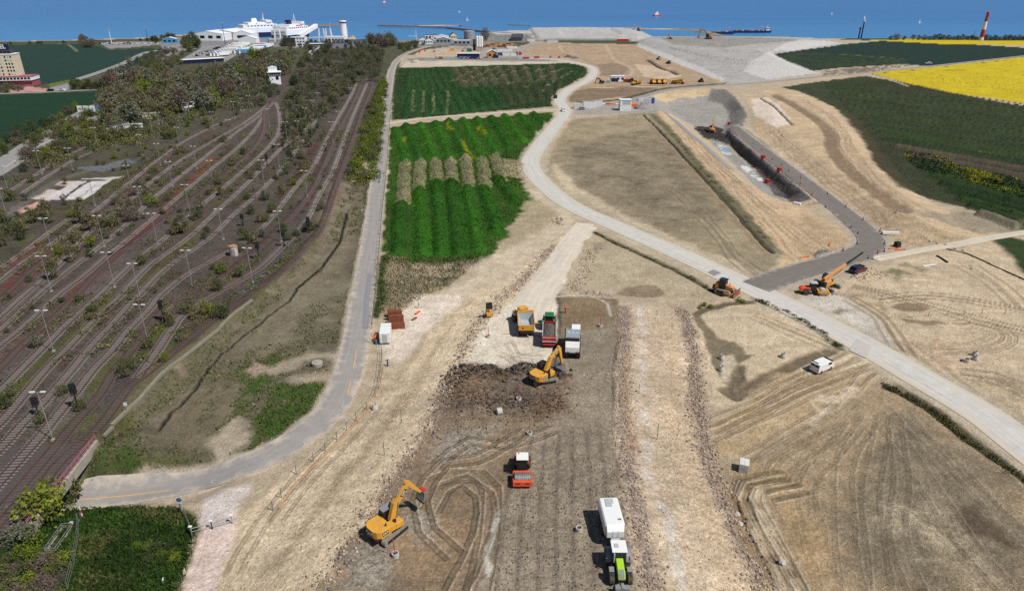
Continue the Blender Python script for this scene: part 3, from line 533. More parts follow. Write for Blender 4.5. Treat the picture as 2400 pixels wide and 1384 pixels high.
for a, b in (((1060, 195), (1130, 158)), ((1085, 196), (1170, 158)), ((1120, 194), (1210, 157)), ((1150, 192), (1250, 156)), ((1190, 200), (1290, 156)), ((1230, 208), (1320, 160)), ((1270, 215), (1345, 165))):
    stroke([a, ((a[0] + b[0]) / 2 - 6, (a[1] + b[1]) / 2), b], 2.2, (132, 122, 96), soft=1, warp=1, op=.75, nz=.8, msk=(.1, .5, 0, 0))
for x0 in (968, 990, 1015, 1048):
    stroke([(x0, 268), (x0 + 3, 215)], 1.2, (150, 144, 104), soft=.7, warp=1.2, op=.7, nz=1.4)
G3 = [((955, 388), (926, 302)), ((990, 383), (952, 294)), ((1022, 380), (986, 291)), ((1058, 378), (1020, 287)), ((1094, 374), (1052, 284)), ((1130, 368), (1085, 281)), ((1164, 361), (1117, 278)), ((1195, 348), (1150, 274)), ((1226, 332), (1182, 271)), ((1256, 316), (1216, 268)), ((1284, 302), (1250, 266))]
for i, (a, b) in enumerate(G3): ridge(a, b, 5.4, 1.5, [(54, 108, 22), (48, 98, 24), (60, 114, 24)][i % 3], (.03, .9, 0, 0))
for a, b in (((945, 335), (950, 320)), ((1095, 360), (1080, 330)), ((1140, 325), (1120, 300)), ((1060, 310), (1048, 290)), ((1110, 372), (1090, 345))):
    stroke([a, b], 1.6, (164, 164, 14), soft=.7, warp=1.2, op=.9, nz=1.6)
GD = [((945, 478), (950, 384)), ((982, 446), (986, 382)), ((1024, 428), (1022, 380)), ((1060, 428), (1056, 377)), ((1100, 438), (1092, 372)), ((1140, 438), (1130, 373)), ((1178, 424), (1160, 366))]
for a, b in GD: ridge(a, b, 5.0, 1.0, (138, 134, 92), (.1, .5, 0, 0))
G1 = [((935, 590), (938, 482)), ((988, 596), (984, 448)), ((1035, 594), (1022, 428)), ((1078, 592), (1056, 428)), ((1120, 585), (1094, 442)), ((1165, 548), (1134, 442)), ((1208, 474), (1164, 420))]
for i, (a, b) in enumerate(G1): ridge(a, b, 5.3, 1.6, [(46, 92, 18), (54, 106, 18), (48, 98, 18)][i % 3], (.03, .95, 0, 0))
paint([(1180, 370), (1240, 380), (1228, 420), (1190, 412)], (176, 160, 120), soft=1.2, warp=1.6, op=.85, msk=(.1, .3, 0, 0))
paint([(905, 600), (960, 605), (970, 660), (1010, 680), (985, 700), (930, 740), (890, 740), (890, 680)], (158, 144, 108), soft=1.2, warp=2, op=.9, var=.4, msk=(.15, .5, 0, 0), h=.4)
paint([(900, 606), (1000, 604), (1130, 606), (1050, 672), (990, 690), (960, 640)], (92, 96, 56), soft=1.5, warp=2, op=.8, nz=.8, msk=(.1, .8, 0, 0))
paint([(886, 600), (912, 604), (904, 660), (906, 715), (888, 745), (874, 742), (880, 690)], (60, 88, 34), soft=.8, warp=1.2, op=.9, var=.4, msk=GRN)
paint([(960, 650), (1040, 640), (1000, 690), (950, 720)], (150, 138, 108), soft=2, warp=2.5, op=.6, nz=.8, msk=(.1, .6, 0, 0))
stroke([(900, 320), (893, 440), (880, 600), (872, 690)], 2.4, (48, 78, 26), soft=.7, warp=.6, msk=GRN, op=.9)
# --- right foreground: dug fields, ditches, wet patches
paint([(1690, 700), (1780, 690), (1900, 760), (2010, 810), (2060, 850), (2020, 870), (1760, 950), (1660, 940), (1640, 850), (1625, 760), (1620, 735)], (206, 184, 148), soft=1, warp=1.4, var=.18, msk=(.15, .08, 0, 0))
paint([(1625, 740), (1640, 735), (1680, 790), (1720, 800), (1750, 830), (1768, 832), (1730, 850), (1740, 880), (1760, 900), (1730, 910), (1690, 895), (1665, 850), (1650, 790)], (124, 110, 82), soft=.4, warp=.8, var=.1, op=.95, h=-.15, msk=(0, 0, 0, .5))
paint([(1690, 830), (1715, 828), (1725, 850), (1700, 895), (1686, 890)], (204, 186, 156), soft=.5, warp=.8, op=.9)
stroke([(1632, 735), (1650, 725), (1700, 712), (1760, 708)], 1.8, (112, 98, 74), soft=.5, warp=.4, h=-.2)
stroke([(1700, 912), (1720, 925), (1800, 880), (1880, 845), (1945, 822)], 2.6, (122, 106, 80), soft=.6, warp=.5, h=-.35)
stroke([(1700, 915), (1720, 900), (1740, 860)], 1.6, (122, 106, 80), soft=.5, warp=.4, h=-.2)
paint([(1830, 870), (2010, 870), (2060, 900), (1960, 960), (1760, 1070), (1690, 1070), (1660, 990), (1730, 950)], (192, 164, 122), soft=1.2, warp=1.6, var=.22, msk=(.2, .1, 0, 0))
for pts in ([(2040, 850), (1920, 890), (1790, 950), (1670, 1010)], [(2050, 870), (1930, 915), (1800, 975), (1680, 1040)], [(2000, 830), (1900, 880), (1780, 940)], [(1990, 800), (1880, 740), (1790, 700)], [(1950, 820), (1860, 780), (1760, 740)], [(2060, 880), (1990, 940), (1880, 1010), (1760, 1080)]):
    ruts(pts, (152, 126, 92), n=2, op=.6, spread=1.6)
paint([(2010, 890), (1990, 950), (1900, 1010), (1790, 1065), (1770, 1055), (1880, 970), (1960, 900)], (214, 192, 162), soft=.8, warp=1.4, op=.85, nz=.3)
paint([(2050, 890), (2130, 920), (2250, 1010), (2400, 1140), (2700, 1384), (2500, 1500), (1850, 1500), (1800, 1384), (1740, 1200), (1690, 1080), (1760, 1080), (1960, 970)], (178, 152, 116), soft=1.2, warp=2.0, var=.35, msk=(.3, .3, 0, 0))
paint([(2080, 960), (2150, 960), (2400, 1180), (2500, 1384), (2100, 1400), (1990, 1300), (1980, 1150), (2040, 1040)], (130, 118, 96), soft=5, warp=5, op=.75, var=.5, msk=(.3, .55, 0, 0))
paint([(2080, 1180), (2150, 1170), (2300, 1280), (2350, 1384), (2200, 1330), (2100, 1260)], (196, 176, 142), soft=3, warp=4, op=.8, nz=.5, msk=(.5, .5, 0, 0))
paint([(2235, 1190), (2270, 1175), (2340, 1240), (2370, 1285), (2320, 1262), (2260, 1260)], (92, 76, 58), soft=.8, warp=1.4, op=.9, var=.2)
for pts in ([(2070, 980), (2050, 1100), (2060, 1250), (2060, 1400)], [(2040, 980), (1985, 1100), (1975, 1250), (2000, 1400)], [(2090, 980), (2110, 1120), (2120, 1260), (2150, 1400)], [(2010, 1000), (1900, 1100), (1890, 1200), (1950, 1400)], [(1980, 1000), (1830, 1100), (1850, 1250), (1920, 1400)], [(2100, 960), (2200, 1080), (2330, 1200), (2440, 1300)], [(2130, 960), (2260, 1060), (2400, 1190)], [(1960, 980), (1800, 1060), (1790, 1150), (1850, 1280)], [(2080, 1000), (2170, 1130), (2270, 1260), (2380, 1400)]):
    ruts(pts, (116, 100, 76), n=1 + (len(pts) % 2), op=.34, spread=4.5, gap=2.2, depth=-.05)
paint([(1760, 1100), (1840, 1090), (1900, 1180), (1960, 1384), (1900, 1400), (1830, 1250)], (178, 146, 98), soft=3, warp=3, op=.7, msk=(.2, 0, 0, 0))
for pts in ([(1840, 1110), (1740, 1130), (1730, 1160), (1800, 1290), (1850, 1384)], [(1850, 1125), (1765, 1140), (1755, 1170), (1820, 1290), (1880, 1384)], [(1870, 1130), (1790, 1150)]):
    ruts(pts, (142, 120, 86), n=2, gap=1.6, spread=.8, op=.8, depth=-.15)
paint([(1715, 1160), (1735, 1170), (1775, 1250), (1800, 1330), (1790, 1345), (1755, 1290), (1725, 1220)], (150, 122, 84), soft=.5, warp=1.0, op=.95, msk=(0, 0, 0, .7), h=-.1)
paint([(1740, 1150), (1780, 1150), (1850, 1300), (1900, 1384), (1820, 1384), (1790, 1300)], (206, 184, 150), soft=1, warp=1.6, op=.6, nz=.6)
stroke([(2080, 905), (2160, 945), (2260, 1020), (2350, 1085), (2440, 1150)], 1.6, (46, 44, 26), soft=.6, warp=.5, h=-.35, msk=(.1, .9, 0, 0))
stroke([(1770, 700), (1850, 735), (1920, 775), (1970, 815)], 1.8, (70, 74, 36), soft=.6, warp=.6, h=-.3, msk=(.1, 1, 0, 0))
stroke([(2110, 905), (2210, 970), (2310, 1050), (2430, 1140)], 1.2, (96, 86, 56), soft=.6, warp=.8, op=.8, msk=(.1, .8, 0, 0))
# right mid: compacted sand, ponds, circles of tyre marks
paint([(1900, 700), (2040, 630), (2160, 600), (2290, 575), (2400, 560), (2700, 560), (2700, 1100), (2480, 1060), (2350, 960), (2200, 870), (2060, 790), (1960, 740)], (206, 182, 146), soft=1.2, warp=1.6, var=.2, msk=(.15, .08, 0, 0))
paint([(1905, 690), (1960, 680), (2070, 760), (2100, 800), (2130, 840), (2080, 840), (1960, 780), (1830, 710)], (198, 190, 176), soft=1.2, warp=1.2, op=.85)
paint([(2060, 640), (2130, 620), (2180, 630), (2090, 660)], (112, 112, 66), soft=1.5, warp=2, op=.8, nz=.8, msk=(.1, .9, 0, 0))
paint([(2320, 560), (2370, 555), (2500, 590), (2500, 700), (2420, 660), (2370, 600)], (58, 74, 34), soft=1.2, warp=1.4, msk=GRN)
paint([(2080, 718), (2100, 712), (2160, 710), (2178, 722), (2165, 730), (2110, 728)], (140, 118, 90), soft=.5, warp=.9, op=.95)
paint([(2110, 745), (2140, 752), (2200, 752), (2214, 758), (2180, 762), (2130, 758)], (146, 124, 96), soft=.5, warp=.9, op=.9)
paint([(1945, 730), (1975, 722), (1990, 728), (1970, 738)], (128, 110, 92), soft=.8, warp=1, op=.8)
paint([(1960, 690), (2050, 690), (2080, 740), (2040, 720)], (146, 120, 84), soft=1.5, warp=2, op=.7, nz=.5)
for r0 in (1.0, .84, .68):
    pts = [(2240 + 128 * r0 * math.cos(t), 785 + 36 * r0 * math.sin(t)) for t in np.linspace(-1.6, 1.9, 12)]; ruts(pts, (176, 150, 114), op=.6, gap=2.2)
for pts in ([(2000, 670), (2120, 700), (2260, 740), (2420, 780)], [(2080, 820), (2160, 870), (2280, 930), (2400, 1020)], [(2100, 800), (2200, 880), (2330, 970), (2440, 1060)], [(2260, 620), (2320, 660), (2400, 730)], [(2060, 700), (2180, 690), (2400, 720)], [(2250, 870), (2330, 880), (2420, 920)], [(2180, 900), (2280, 970), (2400, 1060)], [(1990, 700), (2060, 740), (2100, 790), (2140, 850)]):
    ruts(pts, (146, 120, 88), n=2, op=.6, spread=2.0)
paint([(2250, 880), (2330, 860), (2420, 900), (2420, 1010), (2320, 930)], (160, 140, 112), soft=2.5, warp=3, op=.6, nz=.6, msk=(.4, .4, 0, 0))
paint([(2130, 800), (2200, 790), (2260, 850), (2230, 880)], (196, 160, 128), soft=2, warp=2, op=.6, nz=.6, msk=(.5, 0, 0, 0))
stroke([(1888, 632), (2010, 560), (1995, 600)], .1, (180, 160, 130), op=0)
# gravel yard with the site cabins
paint([(1335, 268), (1330, 250), (1400, 243), (1540, 232), (1565, 240), (1575, 262), (1540, 262), (1400, 268)], (164, 156, 146), soft=.6, warp=.6, var=.12, msk=(.2, 0, 0, 0))
# --- roads need level ground
ROADS = {
 'lane': [(60, 1176), (185, 1166), (330, 1150), (480, 1122), (600, 1080), (700, 1025), (770, 965), (806, 900), (826, 830), (836, 780), (850, 690), (864, 600), (880, 480), (891, 380), (901, 290), (912, 200), (922, 155), (945, 130), (985, 114), (1010, 108)],
 'cross': [(903, 291), (1000, 277), (1150, 266), (1312, 257)],
 'haul': [(3500, 1830), (2700, 1270), (2420, 1058), (2300, 968), (2150, 880), (2010, 800), (1900, 743), (1780, 683), (1600, 598), (1450, 532), (1340, 482), (1275, 432), (1245, 392), (1250, 362), (1290, 308), (1324, 262), (1312, 236), (1334, 210), (1375, 190), (1392, 170), (1382, 156), (1340, 146), (1290, 139), (1240, 137)],
 'ramp': [(1770, 672), (1860, 640), (1950, 615), (2025, 588), (2042, 566), (2016, 532), (1952, 478), (1876, 420), (1802, 364), (1748, 322), (1716, 298)],
 'track': [(2050, 608), (2150, 588), (2260, 570), (2330, 556), (2500, 530)],
 'perim': [(1440, 244), (1490, 232), (1540, 216), (1600, 206), (1720, 198), (1820, 190), (1920, 180), (2050, 169), (2200, 153), (2400, 131), (2700, 98)],
 'pitpath': [(1555, 258), (1580, 280), (1615, 312), (1640, 330), (1680, 366), (1715, 398)],
 'hotel': [(-300, 236), (0, 220), (110, 216), (230, 210)],
 'main_a': [(-200, 500), (0, 383), (62, 342), (125, 305), (180, 272), (228, 246)],
 'main_b': [(-200, 530), (0, 400), (75, 352), (150, 312), (205, 284), (262, 258)],
 'coast': [(176, 188), (240, 167), (290, 148), (340, 124), (372, 118), (440, 100)],
}
RW = {'lane': 4.9, 'cross': 3.6, 'haul': 7.2, 'ramp': 6.6, 'track': 3.2, 'perim': 4.2, 'pitpath': 2.6, 'hotel': 5, 'main_a': 7, 'main_b': 7, 'coast': 7}
flat([(1372, 524), (1318, 598), (1258, 690), (1228, 785)], 8)
for k_, p_ in ROADS.items(): flat(p_, RW[k_] + 1)
stroke(ROADS['haul'], RW['haul'] + 3, (196, 180, 152), soft=.9, warp=.8, op=.8)
stroke(ROADS['lane'][2:], RW['lane'] + 1.2, (206, 186, 160), soft=.5, warp=.5, op=.85)
stroke(ROADS['ramp'], RW['ramp'] + 2.2, (172, 164, 152), soft=.6, warp=.6, op=.9)
ry = sst(-.5, 1.0, sd(X, Y, GPs(YARDP)))
lum = (COL * np.array([.3, .6, .1])).sum(1)[:, None]; soil = ((COL[:, 0] > COL[:, 1] * 1.05) & (COL[:, 1] < COL[:, 0] * .99) & (COL[:, 2] > COL[:, 0] * .25) & (ry < .5))[:, None]
COL[:] = np.where(soil, (lum + (COL - lum) * .87) * 1.05, COL)
stk = fbm(X * .35 + Y * .1, Y * 1.5, 2.4, 111, 3) - .5; COL *= (1 + .30 * stk * soil[:, 0])[:, None]
# --- small relief everywhere on bare soil
dist = np.sqrt(X * X + Y * Y + CAMH ** 2)
HD += ((NB - .5) * .16 + (fbm(X, Y, 7, 71, 3) - .5) * .35) * (1 - FLAT)
rough_ = (fbm(X, Y, .7, 81, 2) - .5)
HD += rough_ * (.10 + .14 * MSK[:, 0] + .35 * np.clip(MSK[:, 1] - .5, 0, 1)) * (1 - FLAT)
HD *= (1 - ry * .75)
Z = HM + HD * (1 - FLAT)
# grid of heights for everything that stands on the ground
def ground(x, y): return float(lookup(Z, np.array([x]), np.array([y]))[0])
def at(px, py, dz=0.0):
    p = GP(px, py); return Vector((p.x, p.y, ground(p.x, p.y) + dz))
def grid_mesh(name, V, F):
    me = bpy.data.meshes.new(name); me.vertices.add(len(V)); me.vertices.foreach_set('co', np.ascontiguousarray(V, dtype=np.float32).ravel())
    nf, k = F.shape; me.loops.add(nf * k); me.loops.foreach_set('vertex_index', F.ravel().astype(np.int32))
    me.polygons.add(nf); me.polygons.foreach_set('loop_start', np.arange(0, nf * k, k, dtype=np.int32)); me.polygons.foreach_set('loop_total', np.full(nf, k, np.int32))
    me.update(calc_edges=True); return me
ii = np.arange(NV).reshape(NR, NC)
F4 = np.stack([ii[:-1, :-1], ii[:-1, 1:], ii[1:, 1:], ii[1:, :-1]], -1).reshape(-1, 4)
tm = grid_mesh('ground', np.stack([X, Y, Z], 1), F4)
tm.polygons.foreach_set('use_smooth', np.ones(len(tm.polygons), bool))
ca = tm.attributes.new('col', 'FLOAT_COLOR', 'POINT'); ca.data.foreach_set('color', np.concatenate([np.clip(COL, 0, 1), np.ones((NV, 1))], 1).astype(np.float32).ravel())
cb = tm.attributes.new('kinds', 'FLOAT_COLOR', 'POINT'); cb.data.foreach_set('color', np.clip(MSK, 0, 1).astype(np.float32).ravel())
def ground_mat():
    m, t, b = new_mat('soil_and_grass'); L = t.links.new
    geo = N(t, 'NewGeometry'); P = geo.outputs['Position']
    c = N(t, 'Attribute', attribute_name='col'); k = N(t, 'Attribute', attribute_name='kinds'); sp = N(t, 'SeparateColor'); L(k.outputs['Color'], sp.inputs[0])
    st, vg, pd, wt = sp.outputs[0], sp.outputs[1], sp.outputs[2], k.outputs['Alpha']
    n1 = N(t, 'TexNoise', i_Scale=2.6, i_Detail=6.0, i_Roughness=.65); L(P, n1.inputs['Vector'])
    n2 = N(t, 'TexNoise', i_Scale=.35, i_Detail=5.0, i_Roughness=.6); L(P, n2.inputs['Vector'])
    n3 = N(t, 'TexNoise', i_Scale=7.0, i_Detail=3.0, i_Roughness=.7); L(P, n3.inputs['Vector'])
    vo = N(t, 'TexVoronoi', i_Scale=3.2); L(P, vo.inputs['Vector'])
    def mr(src, a, b_, c_, d):
        r = N(t, 'MapRange'); L(src, r.inputs[0]); r.inputs[1].default_value = a; r.inputs[2].default_value = b_; r.inputs[3].default_value = c_; r.inputs[4].default_value = d; return r.outputs[0]
    def mt(op, a, b_):
        r = N(t, 'Math', operation=op)
        for i, q in enumerate((a, b_)):
            if isinstance(q, (int, float)): r.inputs[i].default_value = q
            else: L(q, r.inputs[i])
        return r.outputs[0]
    f = mt('MULTIPLY', mr(n1.outputs[0], .3, .7, .80, 1.2), mr(n2.outputs[0], .3, .7, .86, 1.14))
    # stones: cell by cell light and dark
    hs = N(t, 'SeparateColor'); L(vo.outputs['Color'], hs.inputs[0])
    sv = mr(hs.outputs[0], 0, 1, -.55, .6); f = mt('MULTIPLY', f, mt('ADD', 1, mt('MULTIPLY', sv, st)))
    f = mt('MULTIPLY', f, mt('ADD', 1, mt('MULTIPLY', mr(n3.outputs[0], .35, .65, -.3, .3), mt('ADD', .25, st))))
    # loose clods and footprints on bare soil: their shade painted into the colour
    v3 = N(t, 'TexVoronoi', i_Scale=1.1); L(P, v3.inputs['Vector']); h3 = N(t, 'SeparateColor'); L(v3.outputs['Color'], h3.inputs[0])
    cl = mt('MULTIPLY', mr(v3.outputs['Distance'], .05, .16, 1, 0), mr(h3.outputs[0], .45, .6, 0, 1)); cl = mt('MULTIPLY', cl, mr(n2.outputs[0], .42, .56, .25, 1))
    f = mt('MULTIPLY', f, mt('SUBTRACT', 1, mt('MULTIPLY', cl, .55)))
    n5 = N(t, 'TexNoise', i_Scale=1.1, i_Detail=7.0, i_Roughness=.72, i_Distortion=1.2); L(P, n5.inputs['Vector']); f = mt('MULTIPLY', f, mr(n5.outputs[0], .32, .68, .80, 1.16))
    # blades: dark gaps between tufts
    f = mt('MULTIPLY', f, mt('ADD', 1, mt('MULTIPLY', mr(n3.outputs[0], .35, .62, -.55, .5), vg)))
    # studs left by the pad-foot roller
    mp = N(t, 'Mapping'); mp.inputs['Scale'].default_value = (9.0, 6.6, 1); mp.inputs['Rotation'].default_value = (0, 0, .03); L(P, mp.inputs['Vector'])
    v2 = N(t, 'TexVoronoi', i_Scale=.32, i_Randomness=.55); L(mp.outputs[0], v2.inputs['Vector'])
    dd = mr(v2.outputs['Distance'], .16, .40, 1, 0); pm = mt('MULTIPLY', mt('MULTIPLY', dd, pd), mr(n2.outputs[0], .40, .56, .25, 1))
    f = mt('MULTIPLY', f, mt('SUBTRACT', 1, mt('MULTIPLY', pm, .62)))
    mx = N(t, 'Mix', data_type='RGBA', blend_type='MULTIPLY'); mx.inputs[0].default_value = 1; L(c.outputs['Color'], mx.inputs[6]); L(f, mx.inputs[7])
    # sparse weeds
    wd = N(t, 'Mix', data_type='RGBA'); L(mt('MULTIPLY', mt('MULTIPLY', mr(n3.outputs[0], .56, .64, 0, .8), mr(vg, .05, .4, 0, 1)), mr(vg, .5, .9, 1, .15)), wd.inputs[0]); L(mx.outputs[2], wd.inputs[6]); wd.inputs[7].default_value = (.045, .055, .018, 1)
    L(wd.outputs[2], b.inputs['Base Color'])
    L(mr(wt, 0, 1, .95, .35), b.inputs['Roughness']); b.inputs['Specular IOR Level'].default_value = .25
    h = mt('ADD', mt('ADD', mt('MULTIPLY', n1.outputs[0], .5), mt('SUBTRACT', mt('MULTIPLY', n5.outputs[0], .9), mt('MULTIPLY', cl, .4))), mt('ADD', mt('MULTIPLY', mt('MULTIPLY', hs.outputs[1], st), .6), mt('SUBTRACT', mt('MULTIPLY', n3.outputs[0], mt('ADD', .2, vg)), mt('MULTIPLY', pm, .5))))
    bp = N(t, 'Bump'); bp.inputs['Strength'].default_value = 1.0; bp.inputs['Distance'].default_value = .28; L(h, bp.inputs['Height']); L(bp.outputs[0], b.inputs['Normal'])
    return m
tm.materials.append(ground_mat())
tag(link(bpy.data.objects.new('ground', tm)), 'bare soil, grass and ballast of the building site', kind='structure')
# --- sea
def sea_mat():
    m, t, b = new_mat('sea_water'); L = t.links.new
    geo = N(t, 'NewGeometry')
    n0 = N(t, 'TexNoise', i_Scale=.004, i_Detail=4.0); mp = N(t, 'Mapping'); mp.inputs['Scale'].default_value = (.35, 1.6, 1); L(geo.outputs['Position'], mp.inputs[0]); L(mp.outputs[0], n0.inputs['Vector'])
    cr = N(t, 'Mix', data_type='RGBA'); L(n0.outputs[0], cr.inputs[0]); cr.inputs[6].default_value = (.012, .115, .345, 1); cr.inputs[7].default_value = (.03, .19, .48, 1)
    sy = N(t, 'SeparateXYZ'); L(geo.outputs['Position'], sy.inputs[0]); ms = N(t, 'MapRange'); ms.inputs[1].default_value = 800; ms.inputs[2].default_value = 1700; ms.inputs[3].default_value = .7; ms.inputs[4].default_value = 0; L(sy.outputs[1], ms.inputs[0])
    shl = N(t, 'Mix', data_type='RGBA'); L(ms.outputs[0], shl.inputs[0]); L(cr.outputs[2], shl.inputs[6]); shl.inputs[7].default_value = (.05, .25, .50, 1); L(shl.outputs[2], b.inputs['Base Color']); b.inputs['Roughness'].default_value = .28; b.inputs['IOR'].default_value = 1.33
    n1 = N(t, 'TexNoise', i_Scale=.35, i_Detail=6.0, i_Roughness=.6); L(geo.outputs['Position'], n1.inputs['Vector'])
    bp = N(t, 'Bump'); bp.inputs['Strength'].default_value = .6; bp.inputs['Distance'].default_value = .5; L(n1.outputs[0], bp.inputs['Height']); L(bp.outputs[0], b.inputs['Normal'])
    return m
SEA = -2.2
mb = MB(); mb.add([(-60000, 500, SEA), (60000, 500, SEA), (60000, 80000, SEA), (-60000, 80000, SEA)], [(0, 1, 2, 3)])
tag(mb.part('sea', sea_mat()), 'open blue sea beyond the coast', kind='structure')
# --- roads
def ribbon(name, pts, wd, m, label, dz=.06, w2=None, step=2.0, P=None):
    P = smooth(P or GPs(pts), step); n = len(P); V = []; cols = [-.5, -.25, 0, .25, .5]
    for j in range(n):
        t = P[min(j + 1, n - 1)] - P[max(j - 1, 0)]; t = t / (np.linalg.norm(t) + 1e-9)
        wj = wd + ((w2 or wd) - wd) * j / (n - 1)
        for c in cols:
            q = P[j] + np.array([-t[1], t[0]]) * c * wj; V.append((q[0], q[1], 0))
    V = np.array(V); V[:, 2] = HZV(V[:, 0], V[:, 1])
    V[:, 2] += dz + .03 * (1 - np.abs(np.tile(cols, n)) * 2)
    ii = np.arange(n * 5).reshape(n, 5)
    F = np.stack([ii[:-1, 1:], ii[:-1, :-1], ii[1:, :-1], ii[1:, 1:]], -1).reshape(-1, 4)
    me = grid_mesh(name, V, F); me.materials.append(m); me.polygons.foreach_set('use_smooth', np.ones(len(me.polygons), bool))
    uv = me.attributes.new('run', 'FLOAT_VECTOR', 'POINT'); 
    s = np.concatenate([[0], np.cumsum([np.linalg.norm(P[j + 1] - P[j]) for j in range(n - 1)])])
    uv.data.foreach_set('vector', np.stack([np.tile(cols, n) * wd, np.repeat(s, 5), np.zeros(n * 5)], 1).astype(np.float32).ravel())
    o = link(bpy.data.objects.new(name, me)); return tag(o, label, kind='structure')
def road_mat(name, rgb, streak, dust, dustcol, rough=.85, amp=.11):
    m, t, b = new_mat(name); L = t.links.new
    at_ = N(t, 'Attribute', attribute_name='run'); geo = N(t, 'NewGeometry')
    mp = N(t, 'Mapping'); mp.inputs['Scale'].default_value = (1.6, .05, 1); L(at_.outputs['Vector'], mp.inputs[0])
    n1 = N(t, 'TexNoise', i_Scale=1.0, i_Detail=4.0); L(mp.outputs[0], n1.inputs['Vector'])
    n2 = N(t, 'TexNoise', i_Scale=.5, i_Detail=6.0, i_Roughness=.65); L(geo.outputs['Position'], n2.inputs['Vector'])
    n3 = N(t, 'TexNoise', i_Scale=8, i_Detail=3.0); L(geo.outputs['Position'], n3.inputs['Vector'])
    def mr(src, a, b_, c_, d):
        r = N(t, 'MapRange'); L(src, r.inputs[0]); r.inputs[1].default_value = a; r.inputs[2].default_value = b_; r.inputs[3].default_value = c_; r.inputs[4].default_value = d; return r.outputs[0]
    a = N(t, 'Math', operation='MULTIPLY'); L(mr(n1.outputs[0], .3, .7, 1 - streak, 1 + streak), a.inputs[0]); L(mr(n2.outputs[0], .3, .7, 1 - amp, 1 + amp), a.inputs[1])
    a2 = N(t, 'Math', operation='MULTIPLY'); L(a.outputs[0], a2.inputs[0]); L(mr(n3.outputs[0], .3, .7, .9, 1.1), a2.inputs[1])
    mx = N(t, 'Mix', data_type='RGBA', blend_type='MULTIPLY'); mx.inputs[0].default_value = 1; mx.inputs[6].default_value = (*rgb, 1); L(a2.outputs[0], mx.inputs[7])
    # sand carried in from the edges
    sx = N(t, 'SeparateXYZ'); L(at_.outputs['Vector'], sx.inputs[0]); ab = N(t, 'Math', operation='ABSOLUTE'); L(sx.outputs[0], ab.inputs[0])
    ed = N(t, 'Math', operation='ADD'); L(ab.outputs[0], ed.inputs[0]); L(mr(n2.outputs[0], .3, .7, -1.2, 1.2), ed.inputs[1])
    d2 = N(t, 'Mix', data_type='RGBA'); L(mr(ed.outputs[0], dust[0], dust[1], 0, .9), d2.inputs[0]); L(mx.outputs[2], d2.inputs[6]); d2.inputs[7].default_value = (*dustcol, 1)
    L(d2.outputs[2], b.inputs['Base Color']); b.inputs['Roughness'].default_value = rough
    bp = N(t, 'Bump'); bp.inputs['Strength'].default_value = .4; bp.inputs['Distance'].default_value = .03; L(n3.outputs[0], bp.inputs['Height']); L(bp.outputs[0], b.inputs['Normal'])
    return m
asph = road_mat('old_asphalt', A(158, 152, 146), .09, (1.5, 3.4), A(206, 190, 168))
conc = road_mat('haul_road_concrete', A(203, 198, 189), .12, (2.0, 4.6), A(206, 188, 158))
darka = road_mat('fresh_asphalt', A(122, 114, 106), .12, (3.0, 5.2), A(178, 170, 160))
gravel = road_mat('gravel_track', A(206, 194, 172), .12, (1.4, 2.8), A(190, 170, 138))
mway = road_mat('main_road_asphalt', A(150, 147, 142), .08, (3.4, 5), A(150, 142, 120))
ribbon('asphalt_lane', ROADS['lane'], 5.2, asph, 'grey asphalt lane curving beside the rail yard', w2=4.4)
ribbon('cross_track', ROADS['cross'], 3.6, gravel, 'pale track between the green windrow fields')
ribbon('haul_road', ROADS['haul'], 7.6, conc, 'pale haul road winding through the site', w2=6.2)
ribbon('ramp_road', ROADS['ramp'], 7.4, darka, 'dark asphalt ramp leading down to the dig', dz=.10, w2=5.6)
ribbon('haul_ramp', [(1372, 524), (1345, 558), (1318, 598), (1288, 645), (1258, 690), (1240, 735), (1228, 785)], 5.2, road_mat('haul_ramp_gravel', A(216, 204, 184), .10, (2.2, 4.6), A(214, 198, 172), amp=.12), 'pale gravel ramp climbing from the haul road to the platform', dz=.07, w2=9.0)
ribbon('dirt_track', ROADS['track'], 3.2, gravel, 'sandy track leaving the ramp bend to the right')
ribbon('perimeter_road', ROADS['perim'], 4.2, mway, 'grey perimeter road past the dig')
ribbon('pit_path', ROADS['pitpath'], 2.6, mway, 'narrow grey path along the dig')
ribbon('hotel_road', ROADS['hotel'], 5, mway, 'road in front of the hotel')
ribbon('main_road', ROADS['main_a'], 7, mway, 'left carriageway of the main road', P=None)
ribbon('main_road', ROADS['main_b'], 7, mway, 'right carriageway of the main road')
ribbon('coast_road', ROADS['coast'], 7, mway, 'road past the port car park')
# painted lines and patches
yel = mat('yellow_road_paint', A(232, 176, 90), .7, var=.15, scale=6); whp = mat('white_road_paint', A(225, 225, 225), .7, var=.1, scale=6)
patch = mat('asphalt_repair', A(140, 138, 140), .9, var=.1); pl = mat('steel_plate', A(196, 190, 182), .6, var=.2, scale=4, dirt=.5, dirtcol=tuple(A(216, 196, 166)))
for p in ([(186, 1171), (260, 1165), (330, 1158), (398, 1149)], [(835, 822), (832, 842), (828, 864)], [(822, 894), (818, 910), (813, 926)]):
    ribbon('lane_marking', p, .16, yel, 'yellow marking painted on the asphalt lane', dz=.115, step=1.0)
for p in ([(12, 392), (75, 353)], [(85, 346), (150, 313)], [(165, 304), (205, 284)]):
    ribbon('lane_marking', p, .3, whp, 'white marking on the main road', dz=.115, step=4)
ribbon('asphalt_repair', [(868, 640), (860, 700), (856, 770)], 1.2, patch, 'darker repair strip at the edge of the asphalt lane', dz=.108)
def quad_sheet(name, q, m, label, dz=.11):
    P = [at(*p) for p in q]; 
    return tag(MB().add([(p.x, p.y, hz(p.x, p.y) + dz) for p in P], [(0, 1, 2, 3)]).part(name, m), label, kind='structure')
